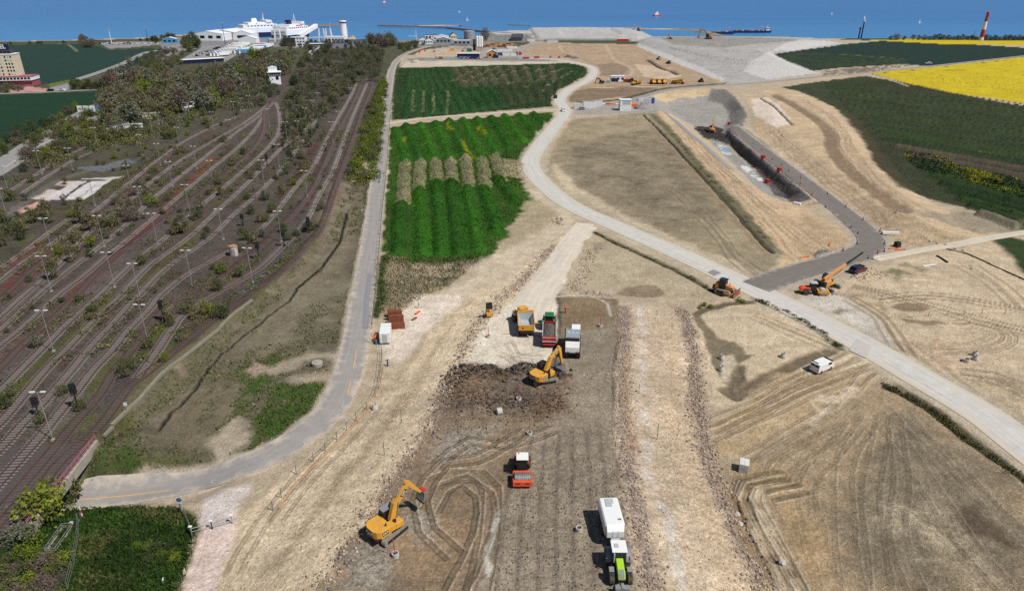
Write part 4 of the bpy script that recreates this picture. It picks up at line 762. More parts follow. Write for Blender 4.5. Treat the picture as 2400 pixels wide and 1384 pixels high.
# ------------------------------------------------------------------ rail yard
def yardz(x, y):
    x = np.asarray(x, float); y = np.asarray(y, float)
    return YARD(x, y) * 1.6 * sst(330, 180, y)
def GY(pts):
    p = np.array(pts, float); z = np.full(len(p), 1.0); u = (p[:, 0] - 1200) / FPX; v = (p[:, 1] - 692) / FPX
    for _ in range(5):
        t = (CAMH - z) / (_S + v * _C); z = .3 * z + .7 * yardz(u * t, (_C - v * _S) * t)
    t = (CAMH - z) / (_S + v * _C); return np.stack([u * t, (_C - v * _S) * t], 1)
TRACKS = [
 [(-60, 1330), (0, 1255), (82, 1163), (140, 1085), (217, 1017), (250, 980), (305, 905), (342, 877), (437, 802), (487, 762), (587, 690), (675, 621), (720, 571), (750, 536), (770, 486), (785, 441), (807, 381), (836, 299), (848, 261), (868, 214), (874, 190)],
 [(325, 884), (362, 832), (400, 775), (430, 736), (500, 690), (600, 633), (650, 588), (690, 548), (722, 506), (741, 466), (760, 431), (780, 396), (815, 300), (844, 231), (860, 195)],
 [(-20, 1225), (60, 1130), (120, 1060), (175, 992), (210, 955), (240, 917), (270, 865), (300, 832), (340, 780), (385, 725), (457, 692), (530, 640), (600, 586), (650, 538), (687, 500), (715, 468), (740, 429), (755, 396), (797, 300), (832, 231), (845, 200)],
 [(-60, 1200), (0, 1130), (82, 1038), (120, 992), (140, 967), (175, 924), (220, 865), (262, 822), (300, 774), (350, 724), (375, 692), (440, 640), (530, 590), (600, 545), (650, 490), (687, 442), (715, 410), (730, 396), (778, 300), (818, 231), (835, 195)],
 [(-60, 1110), (15, 1038), (47, 1000), (85, 962), (125, 917), (170, 865), (220, 804), (265, 757), (300, 717), (325, 692), (390, 626), (487, 558), (550, 498), (600, 456), (660, 395), (701, 340), (734, 290), (770, 240)],
 [(-60, 1050), (0, 992), (50, 934), (107, 867), (162, 812), (212, 759), (250, 722), (282, 692), (350, 621), (437, 558), (500, 500), (560, 446), (610, 396), (660, 346), (701, 316), (734, 278)],
 [(-60, 975), (0, 917), (52, 864), (107, 809), (162, 754), (232, 692), (300, 626), (390, 551), (470, 481), (535, 428), (600, 372), (640, 330), (654, 300), (652, 261), (645, 240)],
 [(-60, 920), (0, 864), (50, 812), (107, 764), (180, 692), (240, 628), (320, 563), (425, 486), (495, 431), (555, 386), (600, 340), (618, 302), (621, 262), (640, 236), (674, 204)],
 [(-60, 860), (0, 809), (50, 769), (135, 692), (195, 646), (260, 591), (370, 500), (422, 456), (510, 383), (562, 340), (600, 298), (622, 262)],
 [(-60, 825), (0, 774), (87, 692), (150, 640), (215, 590), (300, 520), (340, 480), (400, 430), (470, 375), (520, 335), (560, 305), (605, 273), (640, 240)],
 [(-60, 790), (0, 742), (55, 692), (110, 646), (160, 596), (205, 545), (300, 470), (380, 405), (450, 358), (520, 318), (580, 282), (630, 243)],
 [(-60, 755), (15, 690), (75, 633), (120, 596), (160, 566), (205, 530), (300, 450), (370, 385), (440, 335), (520, 300), (590, 268)],
 [(-60, 700), (0, 656), (57, 611), (112, 576), (182, 525), (240, 478), (312, 420), (375, 371), (430, 332), (500, 295), (560, 270)],
 [(-60, 668), (0, 626), (55, 588), (110, 546), (170, 505)],
 [(-60, 500), (0, 460), (95, 401), (140, 371), (190, 349), (250, 326), (330, 305)],
 [(50, 453), (125, 403), (190, 366), (260, 343), (340, 318)],
]
ORD = ['first', 'second', 'third', 'fourth', 'fifth', 'sixth', 'seventh', 'eighth', 'ninth', 'tenth', 'eleventh', 'twelfth', 'thirteenth', 'fourteenth', 'fifteenth', 'sixteenth', 'seventeenth', 'eighteenth']
rail_m = mat('rusty_rail', A(96, 62, 56), .6, .3, var=.25, scale=.3); sleep_m = mat('concrete_sleeper', A(136, 128, 122), .9, var=.3, scale=.8, dirt=.7, dirtcol=tuple(A(78, 68, 64)))
sleep_w = mat('timber_sleeper', A(98, 85, 80), .95, var=.35, scale=.8, dirt=.5, dirtcol=tuple(A(70, 60, 57)))
SLEEPER = {}
for nm, m_ in (('c', sleep_m), ('w', sleep_w)):
    b_ = MB().box((0, 0, 0), (2.4, .26, .18), top=(.97, .8)); SLEEPER[nm] = b_.mesh('sleeper', m_)
def railstrip(P, Zr, off, name, par):
    n = len(P); T = np.gradient(P, axis=0); T /= np.linalg.norm(T, axis=1)[:, None] + 1e-9; Nn = np.stack([-T[:, 1], T[:, 0]], 1)
    V = []
    for dx, dz in ((-.06, 0), (-.045, .17), (.045, .17), (.06, 0)): V.append(np.column_stack([P + Nn * (off + dx), Zr + dz]))
    V = np.stack(V, 1).reshape(-1, 3); ii = np.arange(n * 4).reshape(n, 4)
    F = np.concatenate([np.stack([ii[:-1, k], ii[1:, k], ii[1:, k + 1], ii[:-1, k + 1]], -1) for k in range(3)])
    me = grid_mesh(name, V, F); me.materials.append(rail_m); return link(bpy.data.objects.new(name, me), par)
SLV = np.array([SLEEPER['c'].vertices[i].co[:] for i in range(8)]); SLF = np.array([p.vertices[:] for p in SLEEPER['c'].polygons])
rs = np.random.RandomState(5)
for ti, px in enumerate(TRACKS):
    P = np.array(smooth(GY(px), .62)); 
    # even spacing
    s = np.concatenate([[0], np.cumsum(np.linalg.norm(np.diff(P, axis=0), axis=1))]); q = np.arange(0, s[-1], .66)
    P = np.column_stack([np.interp(q, s, P[:, 0]), np.interp(q, s, P[:, 1])]); Zr = np.maximum(yardz(P[:, 0], P[:, 1]), -.2) + .10
    root = empty('railway_track', (0, 0, 0))
    far = ti >= 14
    tag(root, f'rusty railway track, {ORD[ti]} one counted from the cable trough' if not far else ['rusty railway track nearest the main road', 'rusty railway track beside the broken concrete slabs'][ti - 14], 'railway track', 'tracks of the disused rail yard')
    railstrip(P[::3], Zr[::3], -.7175, 'rail', root); railstrip(P[::3], Zr[::3], .7175, 'rail', root)
    T = np.gradient(P, axis=0); ang = np.arctan2(T[:, 1], T[:, 0]) - math.pi / 2
    if ti == 1: ang[:30] += 0
    d = np.hypot(P[:, 0], P[:, 1]); upx = 1200 + FPX * P[:, 0] / (P[:, 1] * _C + CAMH * _S)
    vis = np.nonzero((upx > -20))[0]; order = vis[np.argsort(d[vis])]; own = set(order[:110].tolist()) if not far else set()
    wood = ti in (0, 2, 7, 11); me = SLEEPER['w' if wood else 'c']
    for i in own:
        if d[i] > 190: continue
        o = bpy.data.objects.new('sleeper', me); o.location = (P[i, 0], P[i, 1], Zr[i] - .05 + rs.uniform(-.03, .015)); o.rotation_euler = (0, 0, ang[i] + rs.uniform(-.02, .02)); COLL.objects.link(o); o.parent = root
    rest = [i for i in range(len(P)) if not (i in own and d[i] <= 190) and rs.rand() > .04]
    if rest:
        rest = np.array(rest); ca_, sa_ = np.cos(ang[rest]), np.sin(ang[rest])
        vx = ca_[:, None] * SLV[None, :, 0] - sa_[:, None] * SLV[None, :, 1] + P[rest, 0][:, None]; vy = sa_[:, None] * SLV[None, :, 0] + ca_[:, None] * SLV[None, :, 1] + P[rest, 1][:, None]
        vz = SLV[None, :, 2] + (Zr[rest] - .05)[:, None]
        V = np.stack([vx, vy, vz], -1).reshape(-1, 3); F = (SLF[None] + (np.arange(len(rest)) * 8)[:, None, None]).reshape(-1, 4)
        mm = grid_mesh('sleepers', V, F); mm.materials.append(sleep_w if wood else sleep_m); tag(link(bpy.data.objects.new('sleepers', mm), root), kind='stuff')
# cable trough along the yard edge, bridge over the lane
cz = mat('weathered_concrete', A(172, 164, 150), .9, var=.2, scale=.7, dirt=.5, dirtcol=tuple(A(110, 104, 92)), bump=.3); dk = mat('dark_steel', A(52, 50, 52), .6, .3, var=.2)
tro = GPs([(592, 706), (560, 728), (540, 745), (515, 772), (465, 812), (430, 840), (380, 878), (330, 935), (290, 972), (240, 1016)])
tr = empty('cable_trough', (tro[-1][0], tro[-1][1], hz(*tro[-1]))); tag(tr, 'long concrete cable trough along the edge of the rail yard', 'cable trough')
sp = smooth(tro, 2.6); base = Vector(tr.location)
for a, b in zip(sp[:-1], sp[1:]):
    c = (a + b) / 2; L_ = np.linalg.norm(b - a); an = math.atan2(b[1] - a[1], b[0] - a[0])
    o = MB().box((0, 0, 0), (L_ - .04, .62, .42)).part('trough_segment', mat('mossy_concrete', A(142, 136, 116), .95, var=.3, scale=.6, dirt=.6, dirtcol=tuple(A(92, 92, 66))), tr); o.location = Vector((c[0], c[1], hz(c[0], c[1]) + .22)) - base; o.rotation_euler = (0, 0, an + random.uniform(-.02, .02))
br = empty('rail_bridge', (*G(150, 1120, 1.6), 1.6)); tag(br, 'low rail bridge carrying the tracks over the asphalt lane', 'bridge')
bw = Vector(br.location); e0 = Vector((*G(222, 1036, 1.6), 1.6)); e1 = Vector((*G(62, 1240, 1.6), 1.6)); ed = (e1 - e0).normalized(); nn = Vector((ed.y, -ed.x, 0))
if nn.x > 0: nn = -nn
bal = mat('ballast', A(80, 72, 69), .95, var=.4, scale=3, bump=.6)
def slab(name, a, b, w0, w1, z0, z1, m, par):
    v = []
    for z in (z0, z1):
        for p in (a + nn * w0, b + nn * w0, b + nn * w1, a + nn * w1): v.append((p.x - bw.x, p.y - bw.y, z - bw.z))
    return MB().add(v, [(3, 2, 1, 0), (4, 5, 6, 7), (0, 1, 5, 4), (1, 2, 6, 5), (2, 3, 7, 6), (3, 0, 4, 7)]).part(name, m, par)
slab('deck', e0, e1, -.1, 26, .75, 1.66, bal, br); slab('edge_beam', e0, e1, -.55, -.1, .6, 2.0, cz, br)
pk = mat('faded_red_paint', A(176, 110, 120), .6, var=.2)
ra = MB()
n_ = 18
for i in range(n_ + 1):
    p = e0.lerp(e1, i / n_) - bw - nn * .3; ra.box((p.x, p.y, p.z + .9), (.07, .07, 1.1))
for hh in (.75, 1.1, 1.4):
    a = e0 - bw - nn * .3; b = e1 - bw - nn * .3; ra.cyl((a.x, a.y, a.z + hh), (b.x, b.y, b.z + hh), .04, n=5)
ra.part('railing', pk, br)
# wing wall
wwp = [Vector((*G(232, 1022, 1.4), 0)), Vector((*G(205, 1100, -1), 0))]
w0, w1 = wwp; dd_ = (w1 - w0); 
MB().add([(w0.x - bw.x, w0.y - bw.y, 1.7 - bw.z), (w0.x - bw.x, w0.y - bw.y, -2.9 - bw.z), (w1.x - bw.x, w1.y - bw.y, -2.9 - bw.z), (w1.x - bw.x, w1.y - bw.y, -.6 - bw.z), (w0.x - bw.x + .5, w0.y - bw.y + .3, 1.7 - bw.z), (w0.x - bw.x + .5, w0.y - bw.y + .3, -2.9 - bw.z), (w1.x - bw.x + .5, w1.y - bw.y + .3, -2.9 - bw.z), (w1.x - bw.x + .5, w1.y - bw.y + .3, -.6 - bw.z)], [(0, 1, 2, 3), (7, 6, 5, 4), (0, 3, 7, 4), (1, 5, 6, 2), (0, 4, 5, 1), (3, 2, 6, 7)]).part('wing_wall', cz, br)
# lamp masts
galv = mat('galvanised_steel', A(176, 176, 172), .5, .4, var=.15); lampw = mat('lamp_housing', A(226, 226, 224), .4, var=.05)
MASTH = 8.3
def mast_proto():
    r = empty('lamp_mast', (0, 0, 0))
    MB().cyl((0, 0, -.3), (0, 0, MASTH - .1), .085, .055, 8).part('mast', galv, r)
    MB().box((0, 0, .12), (.5, .5, .3), top=(.8, .8)).part('foot', cz, r)
    MB().cyl((-.85, 0, MASTH - .12), (.85, 0, MASTH - .12), .045, n=6).part('crossarm', galv, r)
    for s_ in (-1, 1): MB().box((s_ * .75, 0, MASTH), (.75, .28, .14), top=(.9, .7)).part('lamp_head', lampw, r)
    return r
MASTS = [(99, 407), (171, 400), (20, 448), (17, 507), (122, 585), (121, 683), (245, 578), (309, 446), (224, 482), (336, 502), (370, 572), (445, 497), (269, 673), (451, 668), (524, 561), (377, 388), (335, 365), (405, 436), (462, 395), (592, 662), (500, 433), (126, 823), (125, 1031), (349, 808), (655, 390), (620, 432), (720, 460), (660, 566), (230, 346), (360, 321), (377, 305), (441, 297), (502, 304), (551, 277), (541, 325), (575, 299), (422, 345), (587, 261), (632, 296), (736, 273), (748, 253), (701, 328), (718, 293), (824, 240), (796, 302), (780, 330), (674, 330), (330, 702)]
def yat(px, py):
    p = GY([(px, py)])[0]; return Vector((p[0], p[1], float(yardz(np.array([p[0]]), np.array([p[1]]))[0]) + .02))
proto = None
MNEAR = {(122, 585): 'tall lamp mast beside the birch clump at the left edge', (121, 683): 'tall lamp mast left of the red cinder strip', (126, 823): 'lamp mast next to a grey bush between the left tracks', (125, 1031): 'tall twin lamp mast nearest the camera at lower left', (349, 808): 'lamp mast just left of the diverging track', (592, 662): 'lamp mast beside the cable trough end, near the relay hut', (269, 673): 'lamp mast standing in a pale ballast strip', (451, 668): 'lamp mast left of the whitewashed relay hut'}
for i, p in enumerate(MASTS):
    o = proto if proto and i == 0 else None
    if proto is None: proto = o = mast_proto()
    elif o is None: o = copy_tree(proto)
    o.location = yat(*p); o.rotation_euler = (0, 0, random.uniform(-.15, .15))
    tag(o, MNEAR.get(p, 'grey twin-headed lamp mast rising among the tracks and scrub of the rail yard'), 'lamp mast', 'lamp masts of the rail yard' if p not in MNEAR else 'lamp masts nearest the camera')
# signals
blk = mat('signal_black', A(38, 38, 40), .6, var=.1)
def signal(px, py, label, h=4.6):
    r = empty('rail_signal', yat(px, py), .4); tag(r, label, 'signal', 'colour-light signals of the yard')
    MB().cyl((0, 0, -.2), (0, 0, h * .7), .12, .10, 6).part('post', dk, r)
    MB().prism([(-.5, h * .62), (.5, h * .62), (.5, h * .95), (.3, h), (-.3, h), (-.5, h * .95)], -.07, .07, 'y').part('screen', blk, r)
    MB().box((0, -.32, h * .6), (.9, .6, .06)).part('platform', dk, r); MB().box((0, .2, .3), (.5, .4, .7)).part('relay_box', dk, r)
    for dx, dz in ((-.2, .7), (.2, .7), (-.2, .8), (.2, .8), (0, .9)): MB().cyl((dx, -.09, h * dz), (dx, -.3, h * dz - .02), .1, .1, 7).part('lamp_hood', dk, r)
signal(184, 957, 'black rail signal with bush at its foot, lower left'); signal(385, 752, 'black rail signal beside a thin birch'); signal(92, 974, 'small black rail signal near the nearest lamp mast', 3.4)
signal(725, 546, 'black rail signal between the two rightmost tracks'); signal(667, 578, 'black rail signal left of a dark shrub, by the cable trough end'); signal(607, 608, 'black rail signal near the relay hut'); signal(627, 390, 'black rail signal at the throat of the yard'); signal(570, 530, 'slim black signal among the middle tracks', 3.6)
sg = empty('track_board', yat(299, 966), .2); tag(sg, 'small white board on a post beside the cable trough', 'sign'); MB().cyl((0, 0, -.2), (0, 0, 1.5), .05, n=6).part('post', galv, sg); MB().box((0, -.06, 1.55), (.5, .05, .6)).part('board', lampw, sg)
# relay hut
hb = empty('relay_hut', yat(549, 598), .3); tag(hb, 'round whitewashed relay hut with brown lid in the yard', 'hut')
wh = mat('old_white_paint', A(206, 200, 192), .8, var=.12, dirt=.5, dirtcol=tuple(A(130, 112, 98)))
MB().lathe([(1.0, 0), (1.0, 2.3), (.98, 2.4)], n=14).part('wall', wh, hb); MB().lathe([(1.1, 2.4), (1.1, 2.5), (.9, 2.6)], n=14).part('roof', mat('hut_lid', A(176, 128, 96), .8), hb); MB().box((0, -1.0, 1.0), (.7, .08, 1.8)).part('door', mat('hut_door', A(150, 144, 138)), hb)
# ------------------------------------------------------------------ plants
def leaf_mat(name, c1, c2, var=.5):
    m, t, b = new_mat(name); L = t.links.new
    oi = N(t, 'ObjectInfo'); tc = N(t, 'TexCoord'); no = N(t, 'TexNoise', i_Scale=1.1, i_Detail=4.0); L(tc.outputs['Object'], no.inputs['Vector'])
    ad = N(t, 'Math', operation='ADD'); L(oi.outputs['Random'], ad.inputs[0]); L(no.outputs[0], ad.inputs[1])
    r = N(t, 'MapRange'); r.inputs[1].default_value = .35; r.inputs[2].default_value = 1.65; L(ad.outputs[0], r.inputs[0])
    mx = N(t, 'Mix', data_type='RGBA'); L(r.outputs[0], mx.inputs[0]); mx.inputs[6].default_value = (*c1, 1); mx.inputs[7].default_value = (*c2, 1)
    n2 = N(t, 'TexNoise', i_Scale=5.0, i_Detail=2.0); L(tc.outputs['Object'], n2.inputs['Vector'])
    r2 = N(t, 'MapRange'); r2.inputs[1].default_value = .3; r2.inputs[2].default_value = .7; r2.inputs[3].default_value = 1 - var; r2.inputs[4].default_value = 1 + var; L(n2.outputs[0], r2.inputs[0])
    m2 = N(t, 'Mix', data_type='RGBA', blend_type='MULTIPLY'); m2.inputs[0].default_value = 1; L(mx.outputs[2], m2.inputs[6]); L(r2.outputs[0], m2.inputs[7])
    L(m2.outputs[2], b.inputs['Base Color']); b.inputs['Roughness'].default_value = .8; b.inputs['Specular IOR Level'].default_value = .2
    tr = N(t, 'BsdfTranslucent'); L(m2.outputs[2], tr.inputs['Color']); ms = N(t, 'MixShader'); ms.inputs[0].default_value = .35
    L(b.outputs[0], ms.inputs[1]); L(tr.outputs[0], ms.inputs[2]); L(ms.outputs[0], t.nodes['Material Output'].inputs['Surface'])
    return m
LEAF = {'olive': leaf_mat('olive_leaves', A(102, 108, 70), A(129, 132, 84)), 'birch': leaf_mat('birch_buds', A(118, 113, 79), A(141, 132, 93)), 'brown': leaf_mat('brown_twigs', A(120, 104, 95), A(141, 125, 111)),
        'green': leaf_mat('spring_leaves', A(100, 125, 45), A(143, 150, 56)), 'grey': leaf_mat('grey_willow_leaves', A(120, 125, 104), A(141, 141, 120)), 'dark': leaf_mat('dark_leaves', A(68, 82, 52), A(91, 102, 61)), 'scrub': leaf_mat('scrub_twigs', A(95, 104, 75), A(118, 116, 91))}
barkw = mat('birch_bark', A(196, 186, 170), .9, var=.3, scale=6); barkb = mat('brown_bark', A(96, 82, 70), .95, var=.3, scale=4)
def crown_mesh(kind, seed, n=620):
    r = np.random.RandomState(seed); up = kind == 'birch'
    nc = 26 if not up else 16
    cs = []
    while len(cs) < nc:
        p = r.uniform(-1, 1, 3)
        if np.linalg.norm(p) < 1:
            q = p / (np.linalg.norm(p) + 1e-6) * np.linalg.norm(p) ** .45
            w_ = 1.0 - .35 * abs(q[2]); cs.append((q[0] * .46 * w_, q[1] * .46 * w_, .52 + q[2] * .42))
    cs = np.array(cs)
    if up: cs[:, 0] *= .75; cs[:, 1] *= .75; cs[:, 2] = .5 + (cs[:, 2] - .5) * 1.15
    k = r.randint(0, nc, n); sz = .10 if not up else .085
    c = cs[k] + r.normal(0, sz, (n, 3)); c[:, 2] = np.clip(c[:, 2], .04, 1.08)
    s = r.uniform(.025, .055, n) * (1.0 if kind != 'brown' else .8)
    a = r.normal(0, 1, (n, 3)); a /= np.linalg.norm(a, axis=1)[:, None]; b = np.cross(a, r.normal(0, 1, (n, 3))); b /= np.linalg.norm(b, axis=1)[:, None] + 1e-6
    if kind in ('brown', 'birch'): a *= 1.9; b *= .55; a[:, 2] = np.abs(a[:, 2]) * 1.2
    V = np.stack([c - a * s[:, None], c + b * s[:, None], c + a * s[:, None], c - b * s[:, None]], 1).reshape(-1, 3)
    me = grid_mesh('crown', V, np.arange(n * 4).reshape(n, 4)); me.materials.append(LEAF[kind]); return me
def trunk_mesh(kind, seed):
    r = random.Random(seed); mb = MB(); birch = kind == 'birch'
    ns = 4 if birch else 1 if kind in ('grey', 'brown') else 3
    for i in range(ns):
        a = r.uniform(0, 6.28); d = r.uniform(.05, .2) if ns > 1 else .02; top = Vector((math.cos(a) * d, math.sin(a) * d, r.uniform(.7, .95))); mid = Vector((top.x * .4, top.y * .4, .4)); rr = .012 if ns > 1 else .028
        mb.cyl((0, 0, -.05), mid, rr, rr * .7, 5); mb.cyl(mid, top, rr * .7, rr * .25, 5)
        for j in range(5):
            z = r.uniform(.3, .75); b0 = mid.lerp(top, (z - .4) / .5 if z > .4 else 0) if z > .4 else Vector((mid.x * z / .4, mid.y * z / .4, z)); a2 = r.uniform(0, 6.28)
            mb.cyl(b0, b0 + Vector((math.cos(a2) * .28, math.sin(a2) * .28, r.uniform(.1, .22))), rr * .45, rr * .12, 4)
    return mb.mesh('trunk', barkw if birch else barkb)
PROTO = {k: [(trunk_mesh(k, 10 * i + 1), crown_mesh(k, 10 * i + 3 + len(k), 900 if k in ('grey', 'brown') else 620)) for i in range(3)] for k in LEAF}
SHR = {k: [crown_mesh(k, 100 + i, 520) for i in range(2)] for k in LEAF}
pr = random.Random(21)
def plant(px, py, kind, h, wide=1.0, label=None, group=None, name=None, p=None, tree=True):
    p = p or at(px, py)
    s = h * pr.uniform(.88, 1.12); w_ = s * wide * pr.uniform(.85, 1.2)
    cat = 'weeds' if 'weed' in (label or '') and not tree else 'shrub' if 'shrub' in (label or '') else 'bramble' if 'bramble' in (label or '') else 'sapling' if tree and ('sapling' in (label or '') or 'shoot' in (label or '')) else 'tree' if tree else 'bush'
    r = empty(name or (cat), p, pr.uniform(0, 6.28)); r.scale = (w_, w_, s)
    t, c = pr.choice(PROTO[kind])
    o = bpy.data.objects.new('trunk' if tree else 'stems', t); link(o, r); o2 = bpy.data.objects.new('crown' if tree else 'foliage', c); link(o2, r)
    tag(r, label, cat, group); return r
def scatter(poly, n, kinds, h, wide, label, group, tree=True, mind=1.6, seed=1):
    r = random.Random(seed); P = GPs(poly); a = np.array(P); x0, y0 = a.min(0); x1, y1 = a.max(0); pts = []; tries = 0
    while len(pts) < n and tries < n * 60:
        tries += 1; x = r.uniform(x0, x1); y = r.uniform(y0, y1)
        if not pin(np.array([x]), np.array([y]), P)[0]: continue
        if any((x - q[0]) ** 2 + (y - q[1]) ** 2 < mind * mind for q in pts): continue
        pts.append((x, y))
    for x, y in pts:
        k = r.choice(kinds); hh = r.uniform(*h)
        plant(0, 0, k, hh, wide, label % {'olive': 'olive', 'birch': 'pale-stemmed', 'brown': 'brown', 'green': 'fresh green', 'grey': 'grey-green', 'dark': 'dark green', 'scrub': 'dull green'}[k] if '%s' in label else label, group, p=Vector((x, y, ground(x, y) - .05)), tree=tree)
# bushes and saplings standing singly in the yard
YB = [(25, 546, 'olive', 4), (57, 541, 'birch', 4.5), (82, 521, 'olive', 4), (110, 506, 'birch', 5), (120, 521, 'birch', 4.5), (15, 521, 'olive', 3.5), (5, 566, 'olive', 3), (50, 561, 'dark', 3), (195, 524, 'birch', 6), (215, 541, 'birch', 5.5), (237, 533, 'birch', 5), (265, 528, 'olive', 4), (312, 518, 'brown', 5), (290, 508, 'birch', 5), (175, 508, 'green', 3), (185, 590, 'birch', 5), (170, 612, 'birch', 4.5), (215, 578, 'green', 3), (140, 598, 'green', 2), (212, 602, 'dark', 2), (125, 655, 'birch', 5), (430, 545, 'birch', 5.5), (422, 543, 'olive', 4), (462, 512, 'dark', 3), (357, 480, 'green', 3.4), (362, 405, 'olive', 3), (315, 458, 'brown', 3.4), (120, 398, 'birch', 4.5), (57, 403, 'dark', 3.2), (25, 471, 'olive', 3.4), (75, 427, 'olive', 2.6), (332, 620, 'olive', 2.2), (545, 388, 'olive', 3), (512, 433, 'olive', 3), (475, 488, 'birch', 3.6), (570, 362, 'dark', 3), (522, 640, 'green', 3), (562, 648, 'olive', 2.6), (512, 682, 'olive', 3.2), (577, 563, 'olive', 2.8), (87, 812, 'grey', 2), (215, 734, 'dark', 1.6), (487, 735, 'green', 3.4), (447, 732, 'olive', 3), (520, 744, 'dark', 2.6), (400, 755, 'birch', 4), (295, 868, 'olive', 2.2), (312, 862, 'olive', 2), (387, 845, 'green', 1.3), (350, 812, 'olive', 1.8), (190, 960, 'olive', 1.8), (147, 924, 'olive', 1.6), (15, 954, 'dark', 1.6), (422, 798, 'grey', 1.4), (100, 987, 'olive', 1.6), (712, 373, 'olive', 3.2), (705, 398, 'birch', 3.4), (685, 435, 'green', 3), (662, 455, 'birch', 4), (640, 498, 'olive', 2.8), (625, 520, 'olive', 2.6), (622, 468, 'scrub', 2.8), (665, 543, 'dark', 2), (677, 563, 'olive', 2), (720, 540, 'dark', 2.2), (750, 445, 'green', 1.8), (690, 555, 'dark', 1.4), (615, 555, 'scrub', 2), (755, 490, 'scrub', 2), (400, 324, 'olive', 4.5), (385, 326, 'dark', 3.5), (525, 334, 'olive', 3), (487, 302, 'olive', 3.2), (440, 318, 'green', 2.6), (60, 470, 'scrub', 2.6), (150, 470, 'scrub', 1.6), (270, 480, 'scrub', 2), (330, 440, 'scrub', 2.4), (395, 470, 'olive', 2.2), (480, 560, 'scrub', 1.6), (20, 700, 'scrub', 1.4), (70, 660, 'scrub', 1.5), (590, 500, 'scrub', 2.2), (560, 590, 'scrub', 2), (540, 450, 'olive', 2), (250, 560, 'scrub', 1.8), (300, 395, 'olive', 3), (270, 372, 'green', 3), (340, 350, 'green', 2.6), (230, 388, 'scrub', 2), (180, 375, 'olive', 2.6), (210, 350, 'olive', 3.2), (100, 380, 'dark', 3), (160, 360, 'brown', 3), (590, 420, 'scrub', 2.4), (610, 400, 'scrub', 2.6), (650, 420, 'olive', 2)]
YLAB = {'olive': 'olive green bush growing between the old tracks', 'birch': 'loose birch sapling clump growing between the old tracks', 'brown': 'brown twiggy bush growing between the old tracks', 'green': 'bright green bush growing between the old tracks', 'dark': 'low dark green bush growing between the old tracks', 'grey': 'small grey bush growing between the old tracks', 'scrub': 'low dull scrub bush growing between the old tracks'}
TRK = [np.array(smooth(GY(t), 2.0)) for t in TRACKS[:13]]; cnt_ = {}; YL = {}
for px, py, k, h in sorted(YB, key=lambda q: -q[1]):
    p = yat(px, py); g_ = sum(1 for T in TRK if T[np.argmin(np.abs(T[:, 1] - p.y)), 0] > p.x and T[:, 1].min() < p.y < T[:, 1].max()); c_ = cnt_[(k, g_)] = cnt_.get((k, g_), -1) + 1
    YL[(px, py)] = f"{ORD[min(c_, 17)]} {dict(olive='olive green bush', birch='birch sapling clump', brown='brown twiggy bush', green='bright green bush', dark='low dark green bush', grey='small grey bush', scrub='dull scrub bush')[k]} from the near end, {'left of the ' + ORD[g_ - 1] + ' track' if g_ else 'right of every track'}"
for px, py, k, h in YB: plant(px, py, k, h * (1.0 if h > 2.5 else 1.15), 1.05 if k != 'birch' else .75, YL[(px, py)], 'bushes growing in the rail yard: ' + k, p=yat(px, py), tree=(k == 'birch'), name='birch_sapling' if k == 'birch' else 'bush')
yr = random.Random(77); YW = GPs(YARDP); NT = 0
TW = [np.array(smooth(GY(t), 3.0)) for t in TRACKS]; TALL = np.concatenate(TW)
while NT < 150:
    px, py = yr.uniform(0, 800), yr.uniform(300, 960) if yr.random() < .3 else yr.uniform(290, 560)
    p = yat(px, py)
    if not pin(np.array([p.x]), np.array([p.y]), YW)[0] or p.x > -18: continue
    if np.min((TALL[:, 0] - p.x) ** 2 + (TALL[:, 1] - p.y) ** 2) < 1.7 ** 2: continue
    k = yr.choice(['scrub', 'olive', 'dark', 'scrub', 'birch']); h = yr.uniform(.6, 1.6) if k != 'birch' else yr.uniform(1.5, 3)
    plant(0, 0, k, h, 1.3, 'knee-high weed scrub in the ballast of the rail yard' if k != 'birch' else 'young thin birch shoot in the ballast of the rail yard', 'weed scrub in the ballast: ' + ('birch' if k == 'birch' else 'scrub'), p=p, tree=k == 'birch', name='weed_scrub' if k != 'birch' else 'birch_shoot'); NT += 1
scatter([(236, 236), (262, 196), (330, 176), (420, 184), (480, 182), (560, 152), (640, 134), (690, 132), (675, 165), (630, 198), (560, 228), (480, 258), (360, 288), (280, 300), (230, 272)], 120, ['grey', 'brown', 'olive', 'brown', 'grey', 'birch', 'green'], (7, 11.5), 1.08, '%s spring tree in the wood behind the yard', 'trees of the wood behind the yard', mind=4.6, seed=4)
scatter([(420, 260), (560, 228), (650, 195), (660, 225), (600, 258), (520, 290), (420, 300), (330, 320), (300, 305)], 60, ['olive', 'dark', 'green', 'scrub', 'olive'], (2.5, 4.5), 1.1, '%s shrub at the foot of the wood', 'shrubs at the foot of the wood', tree=False, mind=2.5, seed=5)
scatter([(690, 172), (715, 132), (860, 112), (898, 122), (885, 200), (868, 190), (835, 190), (800, 245), (745, 290), (700, 300), (655, 245)], 170, ['scrub', 'olive', 'scrub', 'dark', 'birch', 'scrub'], (3.2, 6.0), 1.05, '%s sapling in the overgrown end of the yard', 'saplings in the overgrown end of the yard', mind=2.2, seed=6)
scatter([(663, 330), (660, 270), (700, 290), (760, 270), (740, 310), (690, 400), (660, 420)], 40, ['scrub', 'olive', 'dark', 'birch'], (2.2, 4), .9, '%s sapling between the tracks of the yard throat', 'saplings in the yard throat', mind=2.2, seed=16)
scatter([(872, 240), (898, 190), (908, 200), (897, 300), (884, 425), (815, 428), (832, 370), (850, 300)], 100, ['green', 'green', 'olive', 'green', 'scrub'], (2.0, 3.4), 1.25, '%s shrub of the hedge along the asphalt lane', 'hedge shrubs along the asphalt lane', tree=False, mind=1.9, seed=7)
